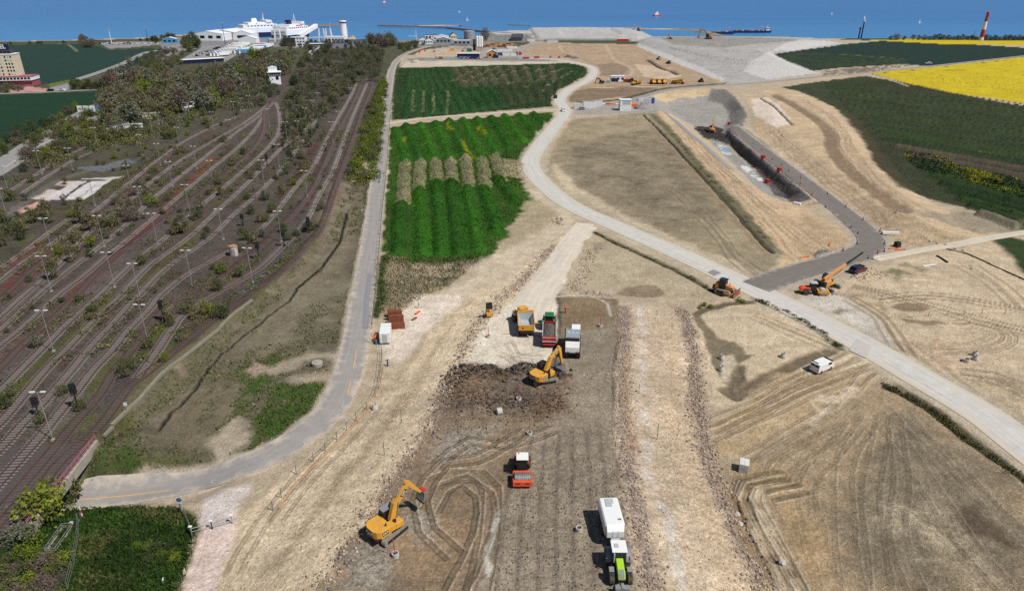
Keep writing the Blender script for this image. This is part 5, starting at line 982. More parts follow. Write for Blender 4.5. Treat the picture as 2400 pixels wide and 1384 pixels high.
scatter([(70, 330), (130, 292), (180, 285), (230, 255), (290, 300), (300, 325), (190, 345), (100, 395), (60, 400), (40, 420)], 62, ['olive', 'brown', 'green', 'dark', 'birch', 'olive'], (2.8, 5.0), 1.0, '%s shrub between main road and yard', 'shrubs between main road and yard', mind=3.0, seed=8, tree=False)
scatter([(0, 340), (60, 300), (120, 280), (175, 250), (190, 256), (110, 300), (55, 335), (0, 375)], 26, ['green', 'brown', 'dark', 'olive'], (2.5, 4.5), 1.05, '%s roadside tree left of the main road', 'roadside trees left of the main road', mind=3.5, seed=9)
scatter([(165, 210), (170, 196), (225, 200), (250, 195), (240, 212)], 26, ['dark', 'olive', 'dark'], (3.5, 5), 1.0, '%s hedge shrub beside the hotel road', 'hedge shrubs beside the hotel road', mind=3.0, seed=10, tree=False)
scatter([(0, 219), (55, 217), (52, 205), (0, 206)], 14, ['brown', 'olive', 'scrub'], (2.5, 4), 1.1, '%s shrub in front of the hotel', 'shrubs in front of the hotel', tree=False, mind=3, seed=12)
scatter([(178, 92), (205, 96), (225, 110), (215, 116), (195, 112)], 12, ['brown', 'grey', 'dark'], (6, 9), .95, '%s tree of the clump in the green field', 'trees of the clump in the green field', mind=4, seed=13)
scatter([(355, 95), (410, 90), (412, 94), (360, 99)], 14, ['dark', 'scrub'], (5, 8), 1.0, '%s tree by the seaside car park', 'trees by the seaside car park', mind=5, seed=14)
scatter([(435, 96), (472, 98), (478, 110), (445, 122), (430, 118)], 16, ['dark', 'dark', 'olive'], (8, 12), .9, '%s tree left of the white port halls', 'trees left of the white port halls', mind=5, seed=15)
scatter([(285, 150), (345, 132), (400, 120), (440, 128), (420, 160), (330, 165)], 40, ['scrub', 'olive', 'brown', 'grey'], (4, 7), 1.0, '%s tree along the coast road', 'trees along the coast road', mind=4.5, seed=17)
scatter([(858, 108), (870, 100), (935, 100), (940, 108), (905, 118)], 16, ['brown', 'brown', 'grey', 'scrub'], (9, 13), .9, '%s tall tree beside the harbour basin', 'tall trees beside the harbour basin', mind=5, seed=18)
scatter([(930, 108), (985, 96), (1000, 104), (940, 125)], 34, ['dark', 'scrub', 'olive'], (3, 5), 1.2, '%s shrub by the far bend of the lane', 'shrubs by the far bend of the lane', tree=False, mind=3, seed=19)
scatter([(640, 104), (860, 104), (860, 114), (700, 124)], 44, ['scrub', 'dark', 'olive', 'brown'], (4, 7), 1.0, '%s tree in front of the ferry terminal', 'trees in front of the ferry terminal', mind=4, seed=20)
plant(1137, 96, 'brown', 16, .75, 'single large bare round tree beside the grey tank', None)
plant(545, 212, 'grey', 12, 1.1, 'largest round grey-green tree at the edge of the wood', None); plant(392, 205, 'brown', 11, 1.0, 'large purple-brown tree inside the wood', None)
for i, (px, h, k) in enumerate([(2086, 6, 'dark'), (2100, 8, 'brown'), (2119, 5, 'dark'), (2139, 6.5, 'brown'), (2152, 6, 'dark'), (2166, 6, 'brown')] + [(2178 + 11 * j, 5 + 3 * ((j * 7) % 5) / 5, ['dark', 'scrub', 'dark', 'brown'][j % 4]) for j in range(24)]):
    plant(px, 94, k, h, 1.1, f'wind-shaped tree behind the far rape field, {ORD[i]} from the left' if i < 6 else 'dark tree in the shelter belt behind the far rape field', 'trees behind the far rape field')
for i, (px, py) in enumerate([(26, 105), (70, 104), (90, 104), (97, 103), (150, 102), (330, 96), (345, 96)]): plant(px, py, 'dark', 3.5, 1.3, 'small dark bush on the shore behind the green field', 'bushes on the shore', tree=False)
# shrubs at the bridge
for px, py, k, h, w_, lb in [(112, 1218, 'green', 4.6, 1.2, 'big yellow-green shrub below the rail bridge'), (160, 1180, 'olive', 4.4, .9, 'dense green shrub hiding the bridge mouth'), (48, 1268, 'grey', 2.6, 1.3, 'pale grey shrub left of the metal stair frame'), (82, 1272, 'green', 2.4, 1.2, 'small yellow-green shrub left of the metal stair frame'), (118, 1120, 'green', 2.0, 1.1, 'small bright shrub on the bridge railing')]:
    plant(px, py, k, h, w_, lb, None, tree=False, p=at(px, py) if px != 118 else Vector((*G(112, 1150, 1.6), 1.6)))
scatter([(-60, 1290), (30, 1280), (110, 1300), (150, 1320), (140, 1400), (-80, 1420)], 46, ['olive', 'brown', 'olive', 'green'], (.9, 1.7), 1.6, '%s bramble in the lower left corner', 'brambles in the lower left corner', tree=False, mind=1.3, seed=30)
scatter([(320, 1280), (400, 1265), (430, 1320), (350, 1330)], 10, ['dark', 'green'], (.6, 1.0), 1.6, 'dark green bramble in the grass corner', 'brambles in the grass corner', tree=False, mind=1.0, seed=31)
for i, (px, py) in enumerate([(1650, 716), (1665, 719), (1640, 722), (1732, 704), (1742, 708)]): plant(px, py, 'green', .8, 1.6, 'small green weed clump on the sand near the bulldozer', 'weed clumps near the bulldozer', tree=False, name='weed_clump')
# --- undergrowth nobody could count
def thicket(poly, n, label, tones, rad, hh, seed, leaf=.22, c=None):
    r = np.random.RandomState(seed); P = GPs(poly) if poly else [(0, 0)]; a = np.array(P); c = c or []
    while len(c) < n:
        x, y = r.uniform(a[:, 0].min(), a[:, 0].max(), 4000), r.uniform(a[:, 1].min(), a[:, 1].max(), 4000); k = pin(x, y, P) & (fbm(x, y, 14, seed, 2) > .42); c += list(zip(x[k], y[k]))
    c = np.array(c[:n]); m = 34; x = np.repeat(c[:, 0], m) + r.normal(0, rad, n * m); y = np.repeat(c[:, 1], m) + r.normal(0, rad, n * m); top = np.repeat(r.uniform(*hh, n), m); d2 = ((x - np.repeat(c[:, 0], m)) ** 2 + (y - np.repeat(c[:, 1], m)) ** 2) / (rad * rad)
    q = np.stack([x, y, lookup(Z, x, y) + top * np.exp(-d2 * .25) * r.uniform(.35, 1, n * m)], 1); N_ = n * m; s_ = leaf * r.uniform(.6, 1.5, N_)[:, None]
    u = r.normal(0, 1, (N_, 3)); u /= np.linalg.norm(u, axis=1)[:, None]; v = np.cross(u, r.normal(0, 1, (N_, 3))); v /= np.linalg.norm(v, axis=1)[:, None] + 1e-6
    me = grid_mesh('undergrowth', np.stack([q - u * s_, q + v * s_, q + u * s_, q - v * s_], 1).reshape(-1, 3), np.arange(N_ * 4).reshape(-1, 4))
    t = np.repeat(np.array([A(*z) for z in tones])[r.randint(0, len(tones), n)], m, 0) * r.uniform(.65, 1.35, (N_, 1)); cc = np.repeat(t[:, None], 4, 1); a_ = me.attributes.new('col', 'FLOAT_COLOR', 'POINT'); a_.data.foreach_set('color', np.concatenate([cc, np.ones((N_, 4, 1))], 2).astype(np.float32).ravel())
    me.materials.append(GRASSM); return tag(link(bpy.data.objects.new('undergrowth', me)), label, 'undergrowth', kind='stuff')
GRASSM, t_, b_ = new_mat('grass_blades'); ac = N(t_, 'Attribute', attribute_name='col'); t_.links.new(ac.outputs['Color'], b_.inputs['Base Color']); b_.inputs['Roughness'].default_value = .8; b_.inputs['Specular IOR Level'].default_value = .2
thicket([(236, 240), (262, 190), (330, 165), (420, 170), (480, 168), (560, 140), (700, 122), (690, 165), (650, 205), (600, 250), (500, 285), (360, 310), (250, 310), (225, 272)], 900, 'brown and olive undergrowth filling the wood behind the yard', [(106, 104, 82), (96, 98, 74), (116, 104, 92), (90, 96, 66), (110, 108, 88)], 1.7, (1.5, 5.0), 3, .34)
thicket([(690, 175), (715, 128), (860, 108), (900, 118), (888, 200), (872, 188), (830, 200), (790, 260), (720, 300), (660, 260)], 1000, 'scrubby undergrowth over the disused end of the yard', [(84, 88, 66), (94, 90, 76), (80, 82, 68), (86, 94, 62)], 1.3, (1.0, 3.2), 5, .28)
thicket([(60, 335), (130, 290), (230, 250), (300, 310), (420, 300), (400, 350), (190, 360), (90, 410), (30, 440)], 420, 'olive undergrowth between main road and yard', [(104, 106, 56), (112, 106, 68), (92, 98, 50)], 1.2, (.8, 2.6), 7, .26)
yc = []; qr = np.random.RandomState(8)
for T in TRK:
    d_ = np.gradient(T, axis=0); d_ /= np.linalg.norm(d_, axis=1)[:, None] + 1e-9; q_ = T + np.stack([-d_[:, 1], d_[:, 0]], 1) * 2.5 + qr.normal(0, .5, T.shape)
    ok = (fbm(q_[:, 0], q_[:, 1], 16, 33, 3) > .49) & (q_[:, 1] > 75) & (q_[:, 1] < 330) & (np.array([np.min((TALL[:, 0] - a_) ** 2 + (TALL[:, 1] - b_) ** 2) for a_, b_ in q_]) > 2.2); yc += [tuple(v) for v in q_[ok]]
thicket(None, len(yc), 'low weeds and brambles in strips between the old tracks', [(104, 106, 56), (96, 92, 60), (112, 114, 58), (90, 92, 52), (104, 90, 66)], .75, (.35, 1.5), 12, .16, c=yc)
thicket([(872, 235), (900, 180), (908, 205), (897, 300), (884, 428), (812, 432), (832, 370), (850, 300)], 420, 'yellow-green leaves filling the hedge along the asphalt lane', [(98, 108, 42), (112, 116, 48), (86, 96, 42)], 1.0, (1.2, 2.6), 9, .22)
dc = []
for pts_, n_ in (([(2080, 905), (2160, 945), (2260, 1020), (2350, 1085), (2440, 1150)], 130), ([(1772, 701), (1850, 735), (1920, 775), (1968, 813)], 70), ([(1396, 545), (1450, 572), (1540, 612), (1640, 662), (1688, 689)], 50), ([(1535, 275), (1590, 332), (1650, 402), (1730, 492), (1800, 562)], 60)):
    P_ = np.array(smooth(GPs(pts_), .6)); dc += [tuple(P_[i] + qr.normal(0, .35, 2)) for i in qr.randint(0, len(P_), n_)]
thicket(None, len(dc), 'weedy growth along the ditches beside the haul road', [(78, 82, 48), (92, 92, 56), (70, 74, 46), (108, 98, 68)], .34, (.1, .4), 13, .085, c=dc)
# --- grass nobody could count
gr_ = np.random.RandomState(4)
def sample(poly, n, P=None):
    P = P or GPs(poly); a = np.array(P); x0, y0 = a.min(0); x1, y1 = a.max(0); out = []
    got = 0
    for _ in range(40):
        x = gr_.uniform(x0, x1, n); y = gr_.uniform(y0, y1, n); k = pin(x, y, P); out.append(np.stack([x[k], y[k]], 1)); got += k.sum()
        if got >= n: break
    return np.concatenate(out)[:n]
def tufts(name, label, pts, size, hgt, sat, jit=.35, mul=1.0, yellow=0.0):
    n = len(pts); x, y = pts[:, 0], pts[:, 1]; z = lookup(Z, x, y)
    c = np.stack([lookup(COL[:, i], x, y) for i in range(3)], 1); keep = c[:, 1] > c[:, 0] * sat
    x, y, z, c = x[keep], y[keep], z[keep], c[keep]; n = len(x)
    V = np.zeros((n, 6, 3)); 
    for b in range(2):
        a = gr_.uniform(0, 6.28, n); s = size * gr_.uniform(.5, 1.2, n); h = hgt * gr_.uniform(.5, 1.3, n); lx = gr_.normal(0, .35, n) * h; ly = gr_.normal(0, .35, n) * h
        for j, (du, dv) in enumerate(((-.5, 0), (.5, 0), (0, 1))):
            V[:, b * 3 + j, 0] = x + np.cos(a) * s * du + lx * dv; V[:, b * 3 + j, 1] = y + np.sin(a) * s * du + ly * dv; V[:, b * 3 + j, 2] = z - .05 + h * dv
    me = grid_mesh(name, V.reshape(-1, 3), np.arange(n * 6).reshape(-1, 3))
    cc = c * (mul * gr_.uniform(1 - jit, 1 + jit, (n, 1)))
    if yellow:
        k = gr_.rand(n) < yellow * (fbm(x, y, 9, 91, 2) > .52); cc[k] = A(176, 170, 30)
    cc = np.repeat(cc[:, None, :], 6, 1); at_ = me.attributes.new('col', 'FLOAT_COLOR', 'POINT')
    at_.data.foreach_set('color', np.concatenate([np.clip(cc, 0, 1), np.ones((n, 6, 1))], 2).astype(np.float32).ravel())
    me.materials.append(GRASSM); return tag(link(bpy.data.objects.new(name, me)), label, 'grass', kind='stuff')
tufts('grass', 'tall green grass on the windrows beside the asphalt lane', sample([(908, 300), (960, 291), (1295, 264), (1285, 312), (1235, 380), (1225, 430), (1240, 470), (1160, 590), (1130, 606), (1060, 640), (890, 680), (892, 600), (905, 430)], 44000), .5, .3, 1.0, jit=.3, mul=1.2)
tufts('grass', 'mixed dry and green grass below the windrows', sample([(880, 600), (1130, 606), (1050, 672), (985, 700), (930, 740), (874, 745)], 7000), .5, .4, .8, mul=1.1)
tufts('grass', 'dark grass on the far windrow field', sample([(930, 160), (1330, 148), (1372, 156), (1350, 190), (1310, 215), (1298, 250), (1100, 266), (918, 282)], 14000), .8, .45, .95, mul=1.1)
tufts('grass', 'coarse dark growth on the windrows at the right edge', sample([(1930, 195), (2030, 182), (2120, 195), (2420, 255), (2480, 540), (2380, 515), (2200, 470), (2110, 435), (2050, 370), (2020, 300)], 13000), .5, .28, .95, mul=1.2)
tufts('grass', 'yellow flowering growth on the windrows at the right edge', sample([(2110, 360), (2180, 370), (2420, 440), (2420, 475), (2250, 430), (2150, 395)], 3500), .6, .5, .5, yellow=.75)
tufts('grass', 'dry pale grass on the middle windrows', sample([(925, 480), (930, 385), (1190, 362), (1230, 385), (1215, 425), (1150, 440), (985, 448), (965, 480)], 6000), .5, .4, .5, mul=1.05)
tufts('grass', 'rough grass in the lower left corner', sample([(60, 1240), (140, 1190), (330, 1182), (430, 1188), (465, 1220), (450, 1320), (425, 1400), (-60, 1420)], 11000), .5, .4, .85, jit=.6, mul=1.05)
tufts('grass', 'weeds and moss along the old tracks', sample(YARDP, 42000), .45, .3, .97, mul=1.25)
tufts('grass', 'patchy grass on the verge between yard and asphalt lane', sample(VERGE, 14000), .5, .35, .85, mul=1.1)
# --- rubble
def rubble(name, label, strips, tones, seed=2):
    r = np.random.RandomState(seed); Vs, Cs = [], []
    B = np.array([(1, 0, 0), (0, 1, 0), (-1, 0, 0), (0, -1, 0), (0, 0, .8), (0, 0, -.5)], float); Fb = np.array([(0, 1, 4), (1, 2, 4), (2, 3, 4), (3, 0, 4), (1, 0, 5), (2, 1, 5), (3, 2, 5), (0, 3, 5)])
    for pts, n, wd, s0, s1 in strips:
        P = np.array(smooth(GPs(pts), 1.5)); k = r.randint(0, len(P), n); q = P[k] + r.normal(0, wd, (n, 2)) + r.uniform(-.75, .75, (n, 2))
        s = s0 + (s1 - s0) * r.rand(n) ** 3; z = lookup(Z, q[:, 0], q[:, 1]); a = r.uniform(0, 6.28, n)
        v = B[None] * (s[:, None, None] * r.uniform(.6, 1.3, (n, 6, 1))); vx = v[..., 0] * np.cos(a)[:, None] - v[..., 1] * np.sin(a)[:, None]; vy = v[..., 0] * np.sin(a)[:, None] + v[..., 1] * np.cos(a)[:, None]
        Vs.append(np.stack([vx + q[:, :1], vy + q[:, 1:], v[..., 2] + z[:, None] + s[:, None] * .15], -1)); t = np.array([A(*c) for c in tones])[r.randint(0, len(tones), n)] * r.uniform(.7, 1.25, (n, 1)); Cs.append(np.repeat(t[:, None], 6, 1))
    V = np.concatenate(Vs); C = np.concatenate(Cs); n = len(V); F = (Fb[None] + (np.arange(n) * 6)[:, None, None]).reshape(-1, 3)
    me = grid_mesh(name, V.reshape(-1, 3), F); a_ = me.attributes.new('col', 'FLOAT_COLOR', 'POINT'); a_.data.foreach_set('color', np.concatenate([C, np.ones((n, 6, 1))], 2).astype(np.float32).ravel())
    me.materials.append(GRASSM); return tag(link(bpy.data.objects.new(name, me)), label, 'rubble', kind='stuff')
TS = [(176, 162, 148), (156, 138, 122), (190, 174, 156), (132, 118, 112), (186, 158, 130)]
rubble('rubble', 'broken stone along the edges of the embankment', [
 ([(1300, 575), (1215, 668), (1130, 748), (1080, 835), (1045, 905), (1005, 1000), (940, 1095), (880, 1185), (800, 1300), (750, 1384)], 5200, .8, .04, .30),
 ([(1160, 660), (1080, 720), (1060, 800), (980, 930), (900, 1060), (800, 1200), (700, 1340)], 1600, 2.6, .03, .16),
 ([(1460, 720), (1462, 820), (1458, 900), (1462, 1000), (1478, 1120), (1500, 1250), (1530, 1384)], 3400, .9, .04, .26),
 ([(1600, 730), (1622, 800), (1632, 900), (1638, 1000), (1660, 1080), (1700, 1160), (1735, 1250), (1790, 1384)], 3600, .9, .04, .30),
 ([(1540, 740), (1560, 900), (1580, 1050), (1630, 1200), (1690, 1384)], 1600, 2.8, .03, .16),
 ([(1392, 580), (1366, 640), (1350, 680), (1410, 690)], 900, 1.0, .06, .34), ([(1290, 585), (1225, 650), (1165, 700)], 600, .8, .06, .34),
 ([(1305, 515), (1310, 525)], 90, .8, .15, .5), ([(1930, 690), (1950, 685)], 200, .8, .1, .3), ([(2000, 650), (2060, 640)], 200, 1.4, .08, .3)], TS)
rubble('earth_clods', 'dark earth clods tipped between excavator and haul ramp', [([(1060, 890), (1110, 868), (1180, 880), (1240, 866), (1310, 880)], 900, 1.0, .1, .5), ([(1080, 930), (1180, 940), (1300, 940)], 1200, 2.2, .06, .32), ([(1640, 305), (1700, 325)], 250, 1.5, .2, .7), ([(1050, 1010), (1200, 1000)], 400, 2.5, .05, .2)], [(78, 72, 68), (94, 82, 70), (108, 88, 68), (64, 62, 62)], 6)
# ------------------------------------------------------------------ machines
cy = mat('machine_yellow', A(226, 162, 50), .6, var=.15, scale=1.6, dirt=.65, dirtcol=tuple(A(190, 160, 110))); cyd = mat('dusty_orange', A(222, 150, 84), .6, var=.12, dirt=.5, dirtcol=tuple(A(196, 166, 130)))
blk2 = mat('matt_black', A(34, 33, 34), .6, var=.15); rub = mat('tyre_rubber', A(54, 52, 50), .9, var=.2, scale=3, dirt=.6, dirtcol=tuple(A(146, 132, 112))); glass = mat('cab_glass', A(26, 34, 40), .08, var=.05)
wht = mat('clean_white', A(240, 240, 236), .45, var=.04); whd = mat('dusty_white', A(226, 224, 218), .6, var=.08, dirt=.35, dirtcol=tuple(A(180, 168, 150))); grym = mat('mid_grey_paint', A(140, 142, 146), .55, var=.1, dirt=.3); lgry = mat('light_grey_paint', A(186, 188, 188), .55, var=.08)
redm = mat('trailer_red', A(184, 34, 44), .5, var=.1, dirt=.25); org = mat('roller_orange', A(238, 88, 48), .45, var=.08, dirt=.2, dirtcol=tuple(A(200, 150, 110))); grnm = mat('tractor_green', A(22, 124, 66), .45, var=.08, dirt=.15); lime = mat('lime_green', A(172, 216, 50), .4, var=.05)
trk = mat('track_steel', A(150, 142, 130), .8, .1, var=.25, scale=3, dirt=.6, dirtcol=tuple(A(176, 160, 134))); stl = mat('worn_steel', A(160, 158, 154), .5, .5, var=.2); soilm = mat('loaded_soil', A(92, 86, 78), .95, var=.5, scale=2.5, bump=.8)
rustm = mat('rusted_steel', A(132, 72, 50), .85, var=.35, scale=1.5, dirt=.5, dirtcol=tuple(A(170, 96, 60))); redp = mat('signal_red', A(206, 52, 44), .6, var=.08); tealm = mat('teal_plastic', A(40, 130, 150), .5); blum = mat('site_blue', A(36, 82, 160), .5, var=.1); orgp = mat('safety_orange', A(248, 104, 40), .6, var=.06)
conc2 = mat('precast_concrete', A(196, 190, 180), .9, var=.12, scale=3)
def head(a, b):
    p, q = GPs([a, b]); return math.atan2(-(q[0] - p[0]), q[1] - p[1])
def root_at(name, px, py, rz, label, cat, group=None, dz=0.0, s=1.0):
    r = empty(name, at(px, py, dz), rz, s); return tag(r, label, cat, group)
def wheel(par, x, y, r, wd, hub=None, lug=True):
    n = 18; mb = MB().lathe([(r * .55, -wd / 2), (r * .88, -wd / 2), (r, -wd * .36), (r, wd * .36), (r * .88, wd / 2), (r * .55, wd / 2)], n=n, axis='x')
    if lug:
        for k in range(n):
            a = 2 * math.pi * k / n
            for s in (-1, 1):
                aa = a + (s > 0) * math.pi / n
                mb.box((s * wd * .22, math.cos(aa) * r, math.sin(aa) * r), (wd * .5, r * .13, r * .10), rx=aa)
    t = mb.part('wheel', rub, par); t.location = (x, y, r)
    MB().lathe([(r * .2, -wd * .4), (r * .56, -wd * .3), (r * .56, wd * .3), (r * .2, wd * .4)], n=12, axis='x').part('rim', hub or lgry, t)
    return t
def belt(par, x, L_, h, wd, name='crawler_track', m=None):
    prof = []
    for k in range(9): a = math.pi / 2 + math.pi * k / 8; prof.append((-L_ / 2 + h / 2 + math.cos(a) * h / 2, h / 2 + math.sin(a) * h / 2))
    for k in range(9): a = -math.pi / 2 + math.pi * k / 8; prof.append((L_ / 2 - h / 2 + math.cos(a) * h / 2, h / 2 + math.sin(a) * h / 2))
    mb = MB().prism(prof, x - wd / 2, x + wd / 2)
    n = int(L_ / .22)
    for k in range(n): mb.box((x, -L_ / 2 + h / 2 + (L_ - h) * k / (n - 1), h + .02), (wd, .07, .05))
    o = mb.part(name, m or trk, par)
    MB().box((x + (.02 if x > 0 else -.02), 0, h / 2), (wd + .04, L_ - h * 1.1, h * .45)).part('track_frame', blk2, o); return o
def limb(pts, wd, prof_w, name, m, par):
    """plate-sided arm following (r,z) points with given depths"""
    up, dn = [], []
    n = len(pts)
    for i in range(n):
        a = Vector(pts[max(i - 1, 0)]); b = Vector(pts[min(i + 1, n - 1)]); t = (b - a).normalized(); nr = Vector((-t.y, t.x)); p = Vector(pts[i]); d = prof_w[i] / 2
        up.append(tuple(p + nr * d)); dn.append(tuple(p - nr * d))
    mb = MB()
    for i in range(n - 1): mb.prism([dn[i], dn[i + 1], up[i + 1], up[i]], -wd / 2, wd / 2)
    return mb.part(name, m, par, bev=.03)
def excavator(px, py, rz, trz, boom, stick, bend, label, dark_deck=False, body=None, s=1.0, text=True, group=None):
    body = body or cy
    r = root_at('excavator', px, py, rz, label, 'excavator', group, s=s)
    uc = MB().box((0, 0, .55), (1.6, 2.2, .5)).part('undercarriage', blk2, r); uc.rotation_euler = (0, 0, trz)
    for s_ in (-1, 1): 
        o = belt(r, s_ * 1.25, 4.3, .92, .62); o.rotation_euler = (0, 0, trz)
    MB().cyl((0, 0, .75), (0, 0, 1.1), .75, n=14).part('slew_ring', blk2, r)
    # house: rounded counterweight behind, deck, cab to the left
    pl_ = [(-1.38, -.5), (-1.38, -1.9), (-1.1, -2.35), (-.5, -2.6), (.5, -2.6), (1.1, -2.35), (1.38, -1.9), (1.38, -.5)]
    MB().prism(pl_, 1.05, 2.15, 'z').part('counterweight', body, r, bev=.06)
    MB().box((0, -.9, 1.15), (2.7, 3.4, .16)).part('deck', blk2, r)
    MB().prism([(-1.3, -1.55), (1.3, -1.55), (1.3, .2), (.35, .2), (.35, -.3), (-1.3, -.3)], 1.2, 2.05, 'z').part('engine_hood', body if not dark_deck else blk2, r, bev=.05)
    MB().box((.85, .75, 1.55), (1.0, 1.1, .75)).part('tool_box', body, r, bev=.05)
    for dx, dy in ((-.3, -1.0), (.25, -1.0), (-.75, -.6)): MB().box((dx, dy, 2.07), (.38, .32, .05)).part('vent', blk2, r)
    MB().cyl((.9, -.9, 2.0), (.9, -.9, 2.55), .08, n=8).part('exhaust', blk2, r); MB().cyl((.85, .35, 2.0), (.85, .35, 2.25), .22, n=10).part('air_filter', blk2, r)
    cab = MB().prism([(-.28, 1.2), (1.35, 1.2), (1.45, 1.7), (1.15, 2.95), (-.28, 2.95)], -1.35, -.4).part('cab', blk2, r, bev=.05)
    MB().prism([(-.1, 1.9), (1.3, 1.85), (1.06, 2.8), (-.1, 2.8)], -1.37, -.38).part('window', glass, cab); MB().box((-.875, .45, 3.0), (.98, 1.6, .1)).part('roof', blk2 if dark_deck else grym, cab)
    MB().box((-1.42, 1.2, 2.2), (.08, .3, .4)).part('mirror', blk2, cab)
    bo = limb(boom, .55, [.6, .85, .45], 'boom', body, r); bo.location.x = .1
    st = limb(stick, .36, [.3, .62, .3], 'stick', body, r); st.location.x = .1
    cyl = MB(); b0, b1, b2 = [Vector((0, *p)) for p in boom]
    for s_ in (-1, 1): cyl.cyl(Vector((s_ * .36, b0.y + .5, b0.z - .35)), b1.lerp(b2, .15) + Vector((s_ * .36, 0, 0)), .09, .07, 6)
    cyl.cyl(b1.lerp(b2, .25) + Vector((0, -.2, .5)), Vector((0, *stick[0])), .09, .06, 6); o = cyl.part('hydraulic_cylinders', stl, r); o.location.x = .1
    # bucket
    ex, ez = stick[-1]; q = [(0, .15), (.45, .25), (.85, -.15), (.9, -.65), (.55, -1.05), (.35, -.95), (.2, -.3)]
    q = [(ex + a * math.cos(bend) - b * math.sin(bend), ez + a * math.sin(bend) + b * math.cos(bend)) for a, b in q]
    bk = MB().prism(q, -.62, .82).part('bucket', stl if body is cy else rustm, r)
    tb = MB()
    for k in range(5): tb.box((-.5 + k * .3, q[4][0] - .12, q[4][1] - .12), (.12, .22, .22))
    tb.part('teeth', dk, bk); MB().box((.1, q[1][0] - .1, q[1][1] + .12), (1.0, .4, .16)).part('quick_coupler', redp, bk)
    if text:
        pb = MB().box((-.05, -2.62, 1.62), (1.15, .05, .72)).part('nameplate', blk2, r); text_part('lettering', 'CAT', .62, (-.05, -2.66, 1.6), (math.pi / 2, 0, 0), wht, pb)
        ps = MB().box((1.39, -1.35, 1.65), (.04, .85, .5)).part('nameplate', blk2, r); text_part('lettering', 'CAT', .4, (1.42, -1.35, 1.66), (math.pi / 2, 0, math.pi / 2), wht, ps)
        m_ = b1.lerp(b2, .6); an = math.atan2(b2.z - b1.z, b2.y - b1.y); pp = MB().box((0, 0, 0), (.03, 1.0, .36)).part('nameplate', blk2, r); pp.location = (.1 + .29, m_.y, m_.z); pp.rotation_euler = (an, 0, 0)
        text_part('lettering', 'CAT', .36, (.025, 0, 0), (math.pi / 2, 0, math.pi / 2), wht, pp)
        for s_ in (-1, 1): MB().box((s_ * 1.0, -2.42, 1.25), (.4, .12, .12), rz=s_ * .45).part('tail_light', redp, r)
    return r
H45 = -math.radians(45)
excavator(912, 1246, H45, 0.15, [(.3, 1.7), (1.1, 3.7), (2.9, 5.6)], [(2.6, 6.1), (3.1, 5.6), (4.8, 3.3)], -.5, 'yellow excavator with raised boom on the left of the platform')
excavator(1274, 892, -math.radians(44), -.5, [(.3, 1.8), (1.6, 3.7), (3.6, 4.8)], [(3.4, 5.3), (3.75, 4.7), (4.5, 1.5)], -1.2, 'yellow excavator with dark hood digging beside the earth heap', dark_deck=True)
# pad-foot roller
def roller(px, py, rz, label, front, hood, roof, pads, grp=None):
    r = root_at('soil_roller', px, py, rz, label, 'roller', grp)
    dr = MB().lathe([(.3, -1.05), (.74, -1.05), (.78, -1.0), (.78, 1.0), (.74, 1.05), (.3, 1.05)], n=24, axis='x')
    if pads:
        for i in range(8):
            for k in range(20):
                a = 2 * math.pi * (k + .5 * (i % 2)) / 20; dr.box((-.88 + i * .25, math.cos(a) * .8, math.sin(a) * .8), (.15, .13, .16), rx=a)
    d = dr.part('drum', stl if pads else conc2, r); d.location = (0, 1.75, .8)
    fr = MB(); fr.box((0, 2.75, .85), (2.5, .42, .75)); fr.box((-1.2, 1.75, .85), (.16, 2.0, .5)); fr.box((1.2, 1.75, .85), (.16, 2.0, .5)); fr.box((0, .75, .9), (2.5, .35, .6)); fr.part('drum_frame', front, r, bev=.04)
    MB().box((-.6, 2.97, .95), (.6, .03, .12)).part('grille', blk2, r); MB().box((.6, 2.97, .95), (.6, .03, .12)).part('grille', blk2, r)
    MB().box((0, .35, .8), (.6, .9, .4)).part('joint', blk2, r)
    MB().prism([(-3.1, .75), (-1.0, .75), (-1.0, 1.75), (-2.7, 1.6), (-3.1, 1.35)], -.85, .85).part('engine_hood', hood, r, bev=.08)
    for s_ in (-1, 1): wheel(r, s_ * .85, -1.75, .75, .55)
    c = MB().box((0, -.35, 1.85), (1.45, 1.35, 1.7), top=(.92, .9)).part('cab', blk2, r, bev=.04); MB().box((0, -.33, 2.05), (1.5, 1.25, 1.0), top=(.92, .9)).part('window', glass, c); MB().box((0, -.35, 2.76), (1.6, 1.6, .14)).part('roof', roof, c, bev=.04)
    MB().cyl((.45, -.8, 2.83), (.45, -.8, 2.98), .08, n=8).part('beacon', orgp, c); MB().box((.85, .35, 2.0), (.1, .16, .34)).part('mirror', blk2, c); MB().box((-.85, .35, 2.0), (.1, .16, .34)).part('mirror', blk2, c)
    return r
roller(1224, 1112, math.pi, 'orange pad-foot roller with white cab roof driving towards the camera', org, org, wht, True)
roller(1906, 688, -math.radians(98), 'orange roller with smooth drum and yellow drum frame beside the crawler crane', cy, org, lgry, False)
